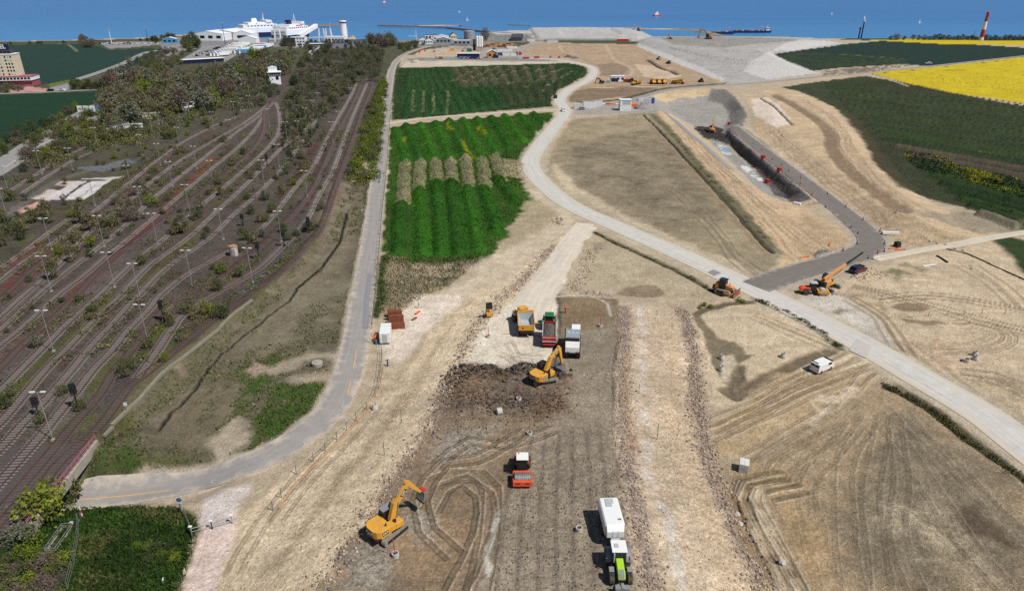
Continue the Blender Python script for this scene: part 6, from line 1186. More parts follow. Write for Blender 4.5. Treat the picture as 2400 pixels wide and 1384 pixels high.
# tractors
def tractor(px, py, rz, label, hoodc, roofc, hub, s=1.0, weight=True, grp=None):
    r = root_at('tractor', px, py, rz, label, 'tractor', grp, s=s)
    MB().prism([(-.9, .7), (2.3, .7), (2.5, 1.0), (2.3, 1.55), (-.6, 1.3)], -.38, .38).part('chassis', blk2, r)
    MB().prism([(.35, 1.2), (2.75, 1.1), (2.85, 1.45), (2.55, 1.85), (.35, 2.15)], -.42, .42).part('hood', hoodc, r, bev=.1); MB().prism([(1.9, 1.95), (2.6, 1.86), (2.82, 1.5), (2.78, 1.44), (1.9, 1.7)], -.3, .3).part('grille', grym, r)
    c = MB().prism([(-1.3, 1.3), (.45, 1.3), (.5, 1.9), (.25, 2.95), (-1.2, 2.95)], -.78, .78).part('cab', blk2, r, bev=.04); MB().prism([(-1.15, 1.75), (.38, 1.75), (.2, 2.85), (-1.1, 2.85)], -.8, .8).part('window', glass, c)
    MB().prism([(-1.45, 2.95), (.45, 2.95), (.4, 3.1), (-1.4, 3.12)], -.88, .88).part('roof', roofc, c, bev=.05); MB().box((.3, -.5, 3.14), (.5, .6, .03)).part('roof_hatch', lgry if roofc is wht else roofc, c)
    for s_ in (-1, 1):
        wheel(r, s_ * 1.1, -.95, 1.02, .68, hub); wheel(r, s_ * 1.02, 1.85, .78, .56, hub)
        fp = [(1.12 * math.cos(a) - .95, 1.12 * math.sin(a) + 1.02) for a in np.linspace(.2, 2.6, 9)]; fi = [(1.05 * math.cos(a) - .95, 1.05 * math.sin(a) + 1.02) for a in np.linspace(2.6, .2, 9)]
        MB().prism(fp + fi, s_ * 1.1 - .32, s_ * 1.1 + .32).part('mudguard', grym if roofc is wht else hoodc, r); MB().box((s_ * 1.02, 1.6, 1.66), (.56, .75, .06)).part('front_mudguard', grym, r)
        MB().box((s_ * 1.12, .5, 2.15), (.08, .25, .42)).part('mirror', blk2, c); MB().box((s_ * .72, .65, 1.1), (.45, 1.0, .5)).part('fuel_tank' if s_ < 0 else 'step', blk2, r, bev=.05)
    MB().cyl((.62, .55, 1.6), (.62, .55, 2.9), .09, n=8).part('exhaust', lgry, r)
    if weight:
        wm = MB(); wm.box((-.42, 3.55, .8), (.8, .6, .62)); wm.box((.42, 3.55, .8), (.8, .6, .62)); wm.box((0, 3.5, .95), (.35, .7, .6)); wm.part('front_weight', grym, r, bev=.05); MB().box((0, 3.05, .85), (.5, .6, .25)).part('front_linkage', blk2, r)
    for s_ in (-1, 1): MB().box((s_ * .7, -1.35, 2.4), (.12, .1, .18)).part('tail_light', redp, r)
    return r
tractor(1448, 1332, head((1441, 1280), (1457, 1372)), 'lime green tractor with white roof pulling the white spreader', lime, wht, lime, s=.96)
r = root_at('spreader_trailer', 1431, 1246, head((1421, 1200), (1437, 1262)), 'white closed binder spreader trailer behind the lime green tractor', 'trailer', s=.9)
MB().prism([(-1.25, 1.5), (1.25, 1.5), (1.3, 3.1), (1.1, 3.3), (-1.1, 3.3), (-1.3, 3.1)], -2.9, 2.1, 'y').part('tank', wht, r, bev=.06)
MB().prism([(2.1, 1.3), (2.75, 1.7), (2.75, 2.6), (2.1, 3.28)], -1.1, 1.1).part('front_slope', wht, r, bev=.04); MB().box((0, .0, 1.0), (1.1, 5.4, .5)).part('chassis', grym, r)
MB().box((0, -2.2, 3.33), (1.1, .9, .08)).part('hatch', lgry, r); MB().box((.15, -1.4, 3.34), (.8, .6, .08)).part('hatch', lgry, r); MB().box((0, 3.5, .85), (.25, 1.8, .22)).part('drawbar', grym, r); MB().box((0, 2.8, 1.2), (1.1, .5, .7)).part('front_platform', lgry, r)
for y_ in (-1.5, .1):
    for s_ in (-1, 1): wheel(r, s_ * 1.05, y_, .7, .6)
MB().box((0, -3.05, .9), (2.4, .35, .7)).part('spreading_unit', grym, r); text_part('lettering', 'W', .5, (-.75, 1.3, 3.33), (0, 0, math.pi), blk2, r)
for k in range(3):
    for s_ in (-.35, .35): MB().cyl((s_, 2.5 + .0, 2.0 + .3 * k), (s_, 2.86 - .05 * k, 2.05 + .3 * k), .05, n=6).part('rivet', grym, r)
tractor(1287, 766, head((1286, 790), (1288, 750)), 'green tractor with green roof in front of the red tipper trailer', grnm, grnm, cy, weight=False)
r = root_at('tipper_trailer', 1287, 800, head((1286, 830), (1288, 760)), 'red tipper trailer heaped with dark soil', 'trailer')
b_ = MB(); b_.box((-1.22, 0, 1.95), (.1, 5.6, 1.3)); b_.box((1.22, 0, 1.95), (.1, 5.6, 1.3)); b_.box((0, 2.8, 2.05), (2.5, .1, 1.5)); b_.box((0, 0, 1.25), (2.4, 5.6, .15)); body_ = b_.part('body', redm, r)
MB().box((0, -2.82, 1.95), (2.5, .12, 1.3)).part('tailgate', redm, body_); MB().box((0, -2.9, 1.5), (2.5, .06, .12)).part('stripe', whd, body_); MB().box((0, -2.9, 2.3), (2.5, .06, .08)).part('stripe', whd, body_); 
for s_ in (-1, 1): MB().box((s_ * 1.22, 0, 2.64), (.14, 5.7, .1)).part('rim_bar', lgry, body_)
so_ = MB(); gx, gy = 8, 14
vs = [(-1.15 + 2.3 * i / gx, -2.7 + 5.4 * j / gy, 2.2 + .75 * math.sin(math.pi * (i + .3) / (gx + .6)) * math.sin(math.pi * (j + .5) / (gy + 1)) ** .6 + random.uniform(-.12, .12)) for j in range(gy + 1) for i in range(gx + 1)]
so_.add(vs, [(j * (gx + 1) + i, j * (gx + 1) + i + 1, (j + 1) * (gx + 1) + i + 1, (j + 1) * (gx + 1) + i) for j in range(gy) for i in range(gx)]); tag(so_.part('soil_load', soilm, r))
MB().box((0, -.1, .95), (1.0, 5.4, .35)).part('chassis', blk2, r); MB().box((0, 3.6, .8), (.22, 1.8, .2)).part('drawbar', blk2, r); MB().box((0, -2.85, .85), (2.3, .12, .3)).part('bumper', redm, r)
for y_ in (-1.9, -.5):
    for s_ in (-1, 1): wheel(r, s_ * 1.0, y_, .6, .55)
# self-propelled binder spreader
r = root_at('spreader_truck', 1341, 820, head((1340, 860), (1343, 780)), 'grey and white self-propelled binder spreader on large tyres', 'truck')
MB().box((0, 0, 1.25), (1.2, 7.0, .45)).part('chassis', blk2, r); MB().box((0, -.3, 2.55), (2.6, 3.3, 1.9), top=(1, 1)).part('hopper', grym, r, bev=.06)
MB().box((0, -.3, 3.53), (2.5, 3.1, .08)).part('lid', mat('scuffed_grey_lid', A(150, 158, 166), .6, var=.2, scale=2.5), r)
for dx in (-.7, 0, .7): MB().box((dx, -.1, 3.6), (.5, .7, .06)).part('hatch', lgry, r)
MB().box((0, -2.15, 3.1), (2.3, .3, .7)).part('fan_slot', blk2, r); MB().prism([(-3.6, 1.5), (-2.0, 1.5), (-2.0, 2.9), (-2.4, 2.95), (-3.5, 2.35)], -1.25, 1.25).part('engine_cover', whd, r, bev=.06)
MB().box((0, -3.5, 1.3), (2.7, .35, .35)).part('rear_bumper', blk2, r)
for s_, m_ in ((-1, cy), (1, redp)): MB().box((s_ * 1.0, -3.7, 1.5), (.4, .05, .16)).part('tail_light', m_, r)
MB().box((0, -3.7, 1.5), (1.2, .05, .14)).part('number_board', whd, r)
for s_ in (-1, 1): wheel(r, s_ * 1.12, -2.6, .95, .72); wheel(r, s_ * 1.12, 2.3, .95, .72)
for s_ in (-1, 1):
    MB().box((s_ * 1.1, -2.6, 2.05), (.7, 1.5, .1)).part('mudguard', blk2, r)
c = MB().prism([(1.6, 1.5), (3.3, 1.5), (3.4, 2.2), (3.1, 3.4), (1.6, 3.4)], -.1, 1.2).part('cab', blk2, r, bev=.04); MB().box((.55, 2.4, 3.47), (1.6, 2.0, .14)).part('roof', wht, c, bev=.04); MB().prism([(1.75, 2.2), (3.3, 2.2), (3.05, 3.25), (1.75, 3.25)], -.12, 1.22).part('window', glass, c)
MB().cyl((-1.35, 1.5, 1.6), (-1.35, 1.5, 3.6), .07, n=8).part('exhaust', blk2, r)
# articulated dumper
def dumper(px, py, rz, label, art=0.0, s=1.0, detail=True, grp=None, body=None):
    body = body or cy
    r = root_at('articulated_dumper', px, py, rz, label, 'dump truck', grp, s=s)
    b = MB()
    out = [(-1.35, 1.5), (1.35, 1.5), (1.55, 2.9), (-1.55, 2.9)]
    # open body: floor, sides, headboard
    b.add([(-.95, -4.3, 1.75), (.95, -4.3, 1.75), (.95, .9, 1.25), (-.95, .9, 1.25), (-1.5, -4.0, 2.75), (1.5, -4.0, 2.75), (1.5, 1.0, 2.9), (-1.5, 1.0, 2.9), (-1.05, -4.4, 1.6), (1.05, -4.4, 1.6), (1.05, 1.1, 1.1), (-1.05, 1.1, 1.1), (-1.62, -4.05, 2.75), (1.62, -4.05, 2.75), (1.62, 1.15, 2.9), (-1.62, 1.15, 2.9)],
          [(0, 1, 2, 3), (0, 3, 7, 4), (1, 5, 6, 2), (3, 2, 6, 7), (8, 11, 10, 9), (8, 12, 15, 11), (9, 10, 14, 13), (11, 15, 14, 10), (4, 7, 15, 12), (5, 13, 14, 6), (7, 6, 14, 15), (0, 4, 12, 8), (1, 9, 13, 5), (0, 8, 9, 1)])
    bd = b.part('dump_body', body, r)
    if detail:
        l_ = MB().add([(-.93, -4.2, 1.77), (.93, -4.2, 1.77), (.93, .85, 1.28), (-.93, .85, 1.28), (-1.45, -3.95, 2.7), (1.45, -3.95, 2.7), (1.45, .93, 2.85), (-1.45, .93, 2.85)], [(0, 1, 2, 3), (0, 3, 7, 4), (1, 5, 6, 2), (3, 2, 6, 7)]).part('liner', lgry, bd)
        l_.location.z = .015
        MB().prism([(-1.5, 1.75), (1.5, 1.75), (1.45, 2.85), (-1.45, 2.85)], -4.55, -4.4, 'y').part('tailgate', body, bd); MB().cyl((-.7, -4.58, 2.3), (-.7, -4.52, 2.3), .22, n=10).part('badge', redp, bd); MB().box((0, -4.5, 1.3), (2.2, .2, .3)).part('rear_bumper', blk2, r)
    MB().box((0, 1.3, 2.95), (3.1, .5, .5)).part('headboard', body, bd)
    MB().box((0, -1.4, .95), (1.0, 5.4, .5)).part('rear_chassis', blk2, r)
    for y_ in (-3.0, -1.2):
        for s_ in (-1, 1): wheel(r, s_ * 1.2, y_, .82, .62, body, lug=detail)
    f = MB().box((0, 1.9, .95), (1.0, 3.2, .5)).part('front_chassis', blk2, r)
    ca, sa = math.cos(art), math.sin(art); piv = Vector((0, 1.2, 0)); parts = [f]
    parts.append(MB().prism([(3.0, 1.0), (4.9, 1.0), (5.0, 1.6), (4.6, 2.0), (3.0, 2.35)], -1.1, 1.1).part('hood', body, r, bev=.08))
    c = MB().prism([(1.7, 1.2), (3.2, 1.2), (3.2, 2.2), (2.95, 3.3), (1.75, 3.3)], -.85, .85).part('cab', whd if detail else body, r, bev=.05); MB().prism([(1.85, 2.2), (3.12, 2.2), (2.9, 3.15), (1.85, 3.15)], -.88, .88).part('window', glass, c); MB().box((0, 2.35, 3.36), (1.8, 1.5, .12)).part('roof', body, c); parts.append(c)
    for s_ in (-1, 1): parts.append(wheel(r, s_ * 1.2, 3.6, .82, .62, body, lug=detail)); parts.append(MB().box((s_ * 1.2, 3.6, 1.78), (.7, 1.5, .1)).part('mudguard', whd if detail else body, r)); parts.append(MB().box((s_ * 1.25, 3.2, 2.6), (.1, .25, .5)).part('mirror', blk2, r))
    for o in parts:
        p = o.location - piv if o.location.length else -piv
        o.location = piv + Vector((ca * p.x - sa * p.y, sa * p.x + ca * p.y, o.location.z)); o.rotation_euler = (0, 0, art)
    return r
dumper(1232, 768, head((1234, 800), (1229, 740)), 'yellow articulated dump truck with empty grey-lined body on the haul ramp', art=.45)
# worker
vest = mat('orange_vest', A(248, 96, 48), .7, var=.06); navy = mat('dark_trousers', A(40, 42, 50), .85); skin = mat('skin', A(206, 160, 132), .6, var=.04); hel = mat('helmet_white', A(236, 232, 224), .4)
def person(px, py, rz, label, torso, legs, hat, stride=.22):
    r = root_at('person', px, py, rz, label, 'person')
    me = bpy.data.meshes.new('body'); V = [(0, 0, .95), (0, .02, 1.2), (0, 0, 1.42), (0, .01, 1.52), (0, .02, 1.64), (0, .02, 1.74), (.1, 0, .92), (.11, stride, .5), (.11, stride * .5, .08), (.11, stride * .5 + .14, .05), (-.1, 0, .92), (-.11, -stride * .6, .5), (-.11, -stride * 1.4, .1), (-.11, -stride * 1.4 + .14, .05), (.2, 0, 1.4), (.26, .02, 1.12), (.25, .16, .9), (-.2, 0, 1.4), (-.26, -.04, 1.12), (-.24, .1, .9)]
    E_ = [(0, 1), (1, 2), (2, 3), (3, 4), (4, 5), (0, 6), (6, 7), (7, 8), (8, 9), (0, 10), (10, 11), (11, 12), (12, 13), (2, 14), (14, 15), (15, 16), (2, 17), (17, 18), (18, 19)]
    R_ = [.15, .15, .14, .06, .095, .08, .1, .075, .055, .045, .1, .075, .055, .045, .075, .05, .04, .075, .05, .04]
    me.from_pydata(V, E_, []); o = bpy.data.objects.new('body', me); link(o, r)
    sk = o.modifiers.new('s', 'SKIN'); 
    for i, q in enumerate(R_): me.skin_vertices[0].data[i].radius = (q, q)
    me.skin_vertices[0].data[0].use_root = True
    ss_ = o.modifiers.new('d', 'SUBSURF'); ss_.levels = 1; ss_.render_levels = 1
    dg = bpy.context.evaluated_depsgraph_get(); m2 = bpy.data.meshes.new_from_object(o.evaluated_get(dg)); o.modifiers.clear(); o.data = m2
    m2.materials.clear()
    for q in (legs, torso, skin): m2.materials.append(q)
    for p_ in m2.polygons: c_ = p_.center; p_.material_index = 2 if (c_.z > 1.5 or (abs(c_.x) > .2 and c_.z < 1.0 and c_.z > .8)) else 1 if c_.z > .98 else 0
    MB().lathe([(.12, 1.66), (.115, 1.74), (.07, 1.82), (.0, 1.84)], (0, .02, 0), n=10).part('helmet', hat, r); MB().lathe([(.165, 1.0), (.19, 1.2), (.2, 1.38), (.1, 1.46)], (0, 0, 0), n=10).part('vest', torso, r)
    return r
person(1325, 733, .6, 'worker in an orange vest and dark trousers walking on the platform', vest, navy, vest)
person(983, 722, 2.0, 'person in white overalls beside the planks', mat('white_overall', A(230, 228, 222), .8), mat('white_trousers', A(214, 210, 204), .8), hel)
bl = mat('blue_overall', A(52, 110, 150), .8)
# cyclists on the lane
def cyclist(px, py, rz, label, col):
    r = root_at('cyclist', px, py, rz, label, 'cyclist'); fr = MB()
    for y_ in (-.52, .52): fr.lathe([(.32, -.02), (.34, 0), (.32, .02)], (0, y_, .34), n=14, axis='x')
    fr.tube([(0, -.52, .34), (0, -.1, .85), (0, .42, .85), (0, .52, .34)], .025, 5); fr.tube([(0, -.1, .85), (0, 0, .3), (0, .42, .8)], .025, 5); fr.tube([(-.25, .4, 1.0), (.25, .4, 1.0)], .02, 5); fr.part('bicycle', blk2, r)
    b = MB(); b.cyl((0, -.12, .92), (0, .2, 1.4), .17, .2, 8); b.cyl((0, .22, 1.42), (0, .3, 1.7), .09, .11, 8); b.cyl((.17, .18, 1.36), (.22, .4, 1.02), .05, .04, 6); b.cyl((-.17, .18, 1.36), (-.22, .4, 1.02), .05, .04, 6); b.part('rider', col, r)
    l_ = MB(); l_.cyl((.1, -.1, .95), (.12, .2, .62), .09, .07, 6); l_.cyl((.12, .2, .62), (.1, .02, .2), .06, .045, 6); l_.cyl((-.1, -.1, .95), (-.12, .22, .8), .09, .07, 6); l_.cyl((-.12, .22, .8), (-.1, .08, .42), .06, .045, 6); l_.part('legs', navy, r)
cyclist(889, 428, .1, 'cyclist in teal on the asphalt lane, nearer of two', mat('teal_jacket', A(40, 150, 190), .7)); cyclist(891, 420, .1, 'cyclist in blue on the asphalt lane, farther of two', mat('blue_jacket', A(40, 80, 190), .7))
# bulldozer
r = root_at('bulldozer', 1697, 686, head((1672, 680), (1724, 694)), 'dusty orange bulldozer with black cab beside the haul road', 'bulldozer')
for s_ in (-1, 1): belt(r, s_ * 1.0, 3.6, 1.05, .56)
MB().box((0, -.1, .85), (1.5, 3.2, .5)).part('chassis', cyd, r); MB().prism([(.3, 1.1), (2.0, 1.1), (2.1, 1.9), (.3, 2.2)], -.62, .62).part('hood', cyd, r, bev=.06); MB().box((0, -1.55, 1.7), (1.9, .8, 1.2)).part('tank', cyd, r, bev=.06)
c = MB().box((0, -.45, 2.3), (1.6, 1.5, 1.7), top=(.9, .85)).part('cab', blk2, r); MB().box((0, -.43, 2.5), (1.64, 1.4, 1.0), top=(.93, .88)).part('window', glass, c); MB().box((0, -.45, 3.2), (1.75, 1.7, .14)).part('roof', blk2, c, bev=.04)
MB().add([(-1.9, 3.0, .1), (1.9, 3.0, .1), (1.9, 2.75, .7), (-1.9, 2.75, .7), (1.9, 2.95, 1.35), (-1.9, 2.95, 1.35), (-1.9, 2.8, .1), (1.9, 2.8, .1), (1.9, 2.55, .7), (-1.9, 2.55, .7), (1.9, 2.75, 1.4), (-1.9, 2.75, 1.4)], [(0, 1, 2, 3), (3, 2, 4, 5), (7, 6, 9, 8), (8, 9, 11, 10), (5, 4, 10, 11), (0, 6, 7, 1), (1, 7, 8, 2), (2, 8, 10, 4), (0, 3, 9, 6), (3, 5, 11, 9)]).part('blade', rustm, r)
for s_ in (-1, 1): MB().box((s_ * 1.45, 1.6, .6), (.2, 2.4, .3)).part('push_arm', cyd, r); MB().cyl((s_ * .5, 1.9, 1.6), (s_ * .6, 2.7, .9), .08, n=6).part('lift_cylinder', stl, r)
MB().cyl((.35, 1.2, 2.1), (.35, 1.2, 2.9), .07, n=8).part('exhaust', blk2, r); MB().box((0, -2.3, 1.0), (1.0, .8, .9), top=(.6, 1)).part('ripper', rustm, r)
# telescopic crawler crane
r = root_at('crawler_crane', 1936, 674, head((1912, 672), (1952, 684)), 'orange telescopic crawler crane with lowered boom by the dark ramp', 'crane')
for s_ in (-1, 1): belt(r, s_ * 1.75, 5.2, .95, .7, m=grym)
MB().box((0, 0, .8), (2.8, 2.6, .5)).part('car_body', blk2, r)
up = empty('superstructure_frame', (0, 0, 0)); bpy.data.objects.remove(up)
bh = head((1925, 665), (2030, 613)) - r.rotation_euler.z
def rp(o): o.rotation_euler = (0, 0, bh); return o
rp(MB().box((0, -1.0, 1.6), (2.6, 4.4, .7)).part('superstructure', cy, r, bev=.05)); rp(MB().box((.9, -2.0, 2.1), (.8, 2.8, .9)).part('engine_hood', cyd, r, bev=.05)); rp(MB().box((0, -3.4, 1.9), (2.7, 1.0, 1.4)).part('counterweight', blk2, r, bev=.05)); rp(MB().box((-.95, .6, 2.3), (.85, 1.6, 1.5), top=(.9, .8)).part('cab', glass, r)); rp(MB().cyl((.95, -.3, 2.2), (1.25, -.3, 2.2), .45, n=12).part('winch', blk2, r))
A0 = Vector((.15, -2.2, 2.7)); dirb = Vector((0, math.cos(.13), math.sin(.13)))
for nm, a, b, w_, m_ in (('boom', 0, 9.5, .62, cyd), ('boom_section', 9.4, 12.0, .48, blk2), ('boom_section', 11.9, 17.5, .36, blk2)):
    p, q = A0 + dirb * a, A0 + dirb * b; mid = (p + q) / 2; rp(MB().box(mid, (w_ * .8, b - a, w_), rx=.13).part(nm, m_, r))
rp(MB().cyl((.15, 0.2, 1.9), A0 + dirb * 5.0 - Vector((0, 0, .3)), .16, .12, 8).part('luffing_cylinder', stl, r))
# cars and vans
def car(px, py, rz, label, paint, kind='car', s=1.0, grp=None, lite=False, name=None, loc=None):
    r = empty(name or {'car': 'parked_car', 'van': 'white_van' if paint is wht else 'van'}[kind], loc if loc is not None else at(px, py), rz, s); tag(r, label, kind, grp)
    if kind == 'van':
        prof = [(-2.2, .35), (2.15, .35), (2.25, .85), (1.75, 1.1), (1.15, 1.8), (-2.05, 1.85), (-2.2, 1.3)]; win = [(.35, 1.2), (1.5, 1.2), (1.05, 1.72), (.35, 1.72)]; w_ = .92
    else:
        prof = [(-2.1, .35), (2.1, .35), (2.15, .75), (1.2, .95), (.5, 1.48), (-1.4, 1.5), (-2.1, 1.05)]; win = [(-1.75, 1.0), (1.05, .98), (.45, 1.42), (-1.35, 1.43)]; w_ = .88
    MB().prism(prof, -w_, w_).part('body', paint, r, bev=.0 if lite else .06)
    MB().prism(win, -w_ - .01, w_ + .01).part('side_window', glass, r)
    if kind == 'van':
        MB().box((0, 1.48, 1.48), (1.6, .05, .72), rx=-.75).part('windscreen', glass, r)
        for s_ in (-.42, .42): MB().box((s_, -2.18, 1.45), (.7, .06, .5), rx=.12).part('rear_window', glass, r)
        MB().box((-.3, -1.7, 1.88), (1.3, .3, .05)).part('roof_bar', blk2, r)
    else:
        MB().box((0, .86, 1.24), (1.5, .05, .7), rx=-.85).part('windscreen', glass, r); MB().box((0, -1.78, 1.3), (1.45, .05, .6), rx=1.0).part('rear_window', glass, r)
    if not lite:
        for y_ in (-1.35, 1.35):
            for s_ in (-1, 1): wheel(r, s_ * (w_ - .08), y_, .33, .22, lug=False)
        for s_ in (-1, 1): MB().box((s_ * .75, -2.18, .85), (.16, .08, .3)).part('tail_light', redp, r); MB().box((s_ * .7, 2.18, .72), (.35, .1, .14)).part('headlight', lgry, r)
    else: MB().box((0, 0, .3), (1.9, 3.0, .5)).part('wheels', blk2, r)
    return r
car(1925, 864, head((1908, 868), (1950, 850)), 'white delivery van parked on the dirt near the haul road', wht, 'van', 1.02)
cc = car(2010, 636, head((1994, 640), (2030, 628)), 'dark blue car with red stripe below the crane boom', mat('dark_blue_paint', A(34, 40, 58), .35, var=.04), 'car', 1.1); MB().box((0, 0, .62), (1.82, 2.4, .18)).part('stripe', redp, cc)
# containers, boxes, pots and poles
def pot(px, py, label, pole=2.9, lean=0.0, grp='marker poles in concrete rings'):
    r = root_at('marker_pole', px, py, random.uniform(0, 6), label, 'marker pole', grp)
    MB().lathe([(.42, -.1), (.42, .5), (.3, .5), (.3, .15)], n=14).part('concrete_ring', conc2, r); MB().lathe([(0.02, .3), (.29, .32)], n=10).part('fill', soilm, r)
    if pole > 0: MB().cyl((0, 0, .1), (lean, 0, pole), .05, .045, 6).part('pole', redp, r)
for q in [(1216, 938, 'red pole in a white ring left of the yellow excavator', 2.6), (1241, 1016, 'red pole in a white ring in the centre of the platform', 2.9), (927, 1302, 'leaning red pole in a white ring beside the raised excavator', 3.0, .3), (1357, 1244, 'concrete ring with a short red stub beside the white trailer', .7), (1407, 765, 'red pole in a white ring beyond the spreader truck', 2.3), (1145, 790, 'red pole in a white ring on a brown heap by the haul ramp', 2.3)]: pot(*q)
for i, (px, py, lb) in enumerate([(1692, 840, 'concrete manhole cone in the wet patch, farther of two'), (1691, 867, 'concrete manhole cone in the wet patch, nearer of two'), (1835, 838, 'concrete manhole cone left of the white van'), (2285, 832, 'farther concrete cone of three at the right edge'), (2286, 842, 'nearer concrete cone of three at the right edge'), (879, 957, 'concrete cone lying beside the orange barrier')]):
    r = root_at('manhole_cone', px, py, 0, lb, 'manhole ring', 'precast manhole pieces'); MB().lathe([(.55, 0), (.55, .3), (.36, .85), (.36, .95), (.28, .95), (.28, .6)], n=16).part('cone', conc2, r)
r = root_at('manhole_ring', 2264, 846, 0, 'open concrete ring left of two cones at the right edge', 'manhole ring'); MB().lathe([(.62, 0), (.62, .55), (.48, .55), (.48, .05)], n=16).part('ring', conc2, r)
r = root_at('manhole_ring', 744, 856, 0, 'flat concrete shaft cover on the verge beside the lane', 'manhole ring'); MB().lathe([(1.0, 0), (1.0, .7), (.9, .78), (.3, .8), (.28, .9)], n=18).part('shaft', cz, r)
gst = mat('stake_green', A(20, 140, 74), .6)
for px, py, lb, h in [(941, 990, 'green survey stake on the sandy left slope, upper', 2.4), (901, 1066, 'green survey stake on the sandy left slope, lower', 2.2), (1497, 922, 'green survey stake near the right crest', 1.9), (1540, 1029, 'green and red survey stake on the right slope', 2.8)]:
    r = root_at('survey_stake', px, py, 0, lb, 'stake', 'green survey stakes'); MB().cyl((0, 0, -.1), (0, 0, h), .045, n=6).part('stake', gst, r); MB().cyl((0, 0, h * .93), (0, 0, h + .02), .06, n=6).part('tip', redp, r); MB().cyl((0, 0, 0), (0, 0, h * .35), .05, n=6).part('foot', redp if '1540' in str(px) else gst, r)
r = root_at('block_stack', 1742, 1101, -.35, 'stack of grey blocks with white band on the dirt at right', 'block stack')
for iz in range(4):
    for ix in range(2):
        for iy in range(2): MB().box((-.32 + ix * .64, -.4 + iy * .8, .2 + iz * .38), (.62, .78, .35)).part('block', conc2 if iz < 3 else whd, r, bev=.02)
r = root_at('cable_drum', 1170, 968, .4, 'grey concrete block lying on the platform', 'block'); MB().lathe([(.3, -.45), (.55, -.4), (.55, .4), (.3, .45)], (0, 0, .45), n=10, axis='x').part('block', conc2, r); r.name = 'concrete_block'
r = root_at('site_trailer', 905, 796, head((902, 810), (908, 770)), 'white box site trailer beside the rusty trench boxes', 'trailer')
MB().box((0, 0, 1.5), (2.0, 4.4, 2.1), top=(1, 1)).part('box', wht, r, bev=.05); MB().box((0, .9, 2.57), (2.04, .06, .04)).part('roof_seam', lgry, r); MB().box((0, 2.9, .55), (.15, 1.4, .12)).part('drawbar', blk2, r); MB().box((0, -2.22, 1.4), (.9, .05, 1.7)).part('door', lgry, r)
for s_ in (-1, 1):
    for y_ in (-.4, .4): wheel(r, s_ * .85, y_, .36, .22, lug=False)
    MB().box((s_ * .7, -2.1, .3), (.12, .12, .6)).part('support_leg', stl, r)
hd = head((930, 770), (932, 735))
for i, (px, py, w_, d_, h_, lb) in enumerate([(931, 771, 3.1, .5, 1.3, 'nearest rusty trench box panel'), (930, 759, 2.9, .5, 1.9, 'tall rusty trench box panel in the middle of the stack'), (927, 751, 2.8, .45, 2.1, 'rusty trench box panel behind the tallest'), (925, 744, 2.7, .45, 1.7, 'farthest rusty trench box panel')]):
    r = root_at('trench_box', px, py, hd, lb, 'trench box', 'rusty trench box panels'); m1 = MB(); m1.box((0, 0, h_ / 2), (w_, .1, h_)); 
    for k in range(5): m1.box((-w_ / 2 + .05 + k * (w_ - .1) / 4, d_ / 4, h_ / 2), (.1, d_ / 2, h_))
    m1.part('panel', rustm, r); m2 = MB().box((0, d_, h_ / 2 - .1), (w_, .1, h_ - .2)); m2.part('panel', rustm, r); MB().box((0, d_ / 2, h_ - .05), (w_ * .96, d_, .08)).part('top_beam', rustm, r)
for px, py, lb, c_ in [(971, 748, 'loose steel plank by the pale sand', rustm), (979, 733, 'small orange plank by the pale sand', orgp)]:
    r = root_at('plank', px, py, -.5, lb, 'plank', 'loose planks'); MB().box((0, 0, .15), (.5, 1.7, .12)).part('board', c_, r)
r = root_at('lighting_trailer', 1146, 742, .2, 'black mobile lighting mast trailer beside the haul ramp', 'light tower'); MB().box((0, 0, .8), (1.1, 1.6, .7)).part('generator', cy, r); MB().cyl((0, -.3, 1.1), (0, -.3, 2.6), .08, n=8).part('mast', dk, r); MB().box((0, -.35, 2.6), (1.3, .25, 1.4)).part('lamp_panel', blk2, r)
for s_ in (-1, 1): wheel(r, s_ * .65, 0, .32, .2, lug=False); MB().box((s_ * .9, .7, .3), (.5, .1, .1)).part('outrigger', dk, r)
r = root_at('plastic_barrel', 881, 799, 0, 'orange plastic barrier standing beside the lane fence', 'barrier'); MB().box((0, 0, .65), (.5, 1.3, 1.2), top=(.5, 1)).part('barrier', orgp, r, bev=.08); MB().box((0, 0, .08), (.8, 1.3, .16)).part('foot', orgp, r); r.name = 'plastic_barrier'
r = root_at('hydrant_post', 882, 807, 0, 'small teal post in the grass beside the lane', 'post'); MB().lathe([(.2, 0), (.2, .8), (.12, 1.0)], n=10).part('post', tealm, r)
def sign(px, py, lb, h, shape, col, back=None, rz=0.0):
    r = root_at('traffic_sign', px, py, rz, lb, 'sign'); MB().cyl((0, 0, -.1), (0, 0, h), .045, n=6).part('post', galv, r)
    if shape == 'round': MB().cyl((0, -.05, h - .2), (0, -.09, h - .2), .33, n=18).part('disc', col, r); MB().cyl((0, -.09, h - .2), (0, -.1, h - .2), .22, n=18).part('face', back or wht, r)
    else: MB().box((0, -.06, h - .2), (.5, .04, .35)).part('plate', col, r)
    return r
sign(875, 805, 'round red-rimmed traffic sign beside the lane', 2.2, 'round', redp)
s_ = sign(426, 1196, 'round blue traffic sign at the lane junction', 2.1, 'round', blum, tealm); MB().box((0, -.06, 1.45), (.5, .04, .2)).part('plate', wht, s_)
sign(850, 505, 'small round sign beside the lane near the dark strip', 1.9, 'round', grym, wht)
sign(917, 266, 'white notice board beside the far track junction', 2.4, 'rect', wht)
r = root_at('striped_post', 194, 1212, .1, 'red and white striped post at the bridge mouth', 'post')
for k in range(5): MB().box((0, 0, .25 + .5 * k), (.14, .14, .5)).part('stripe', wht if k % 2 == 0 else redp, r)
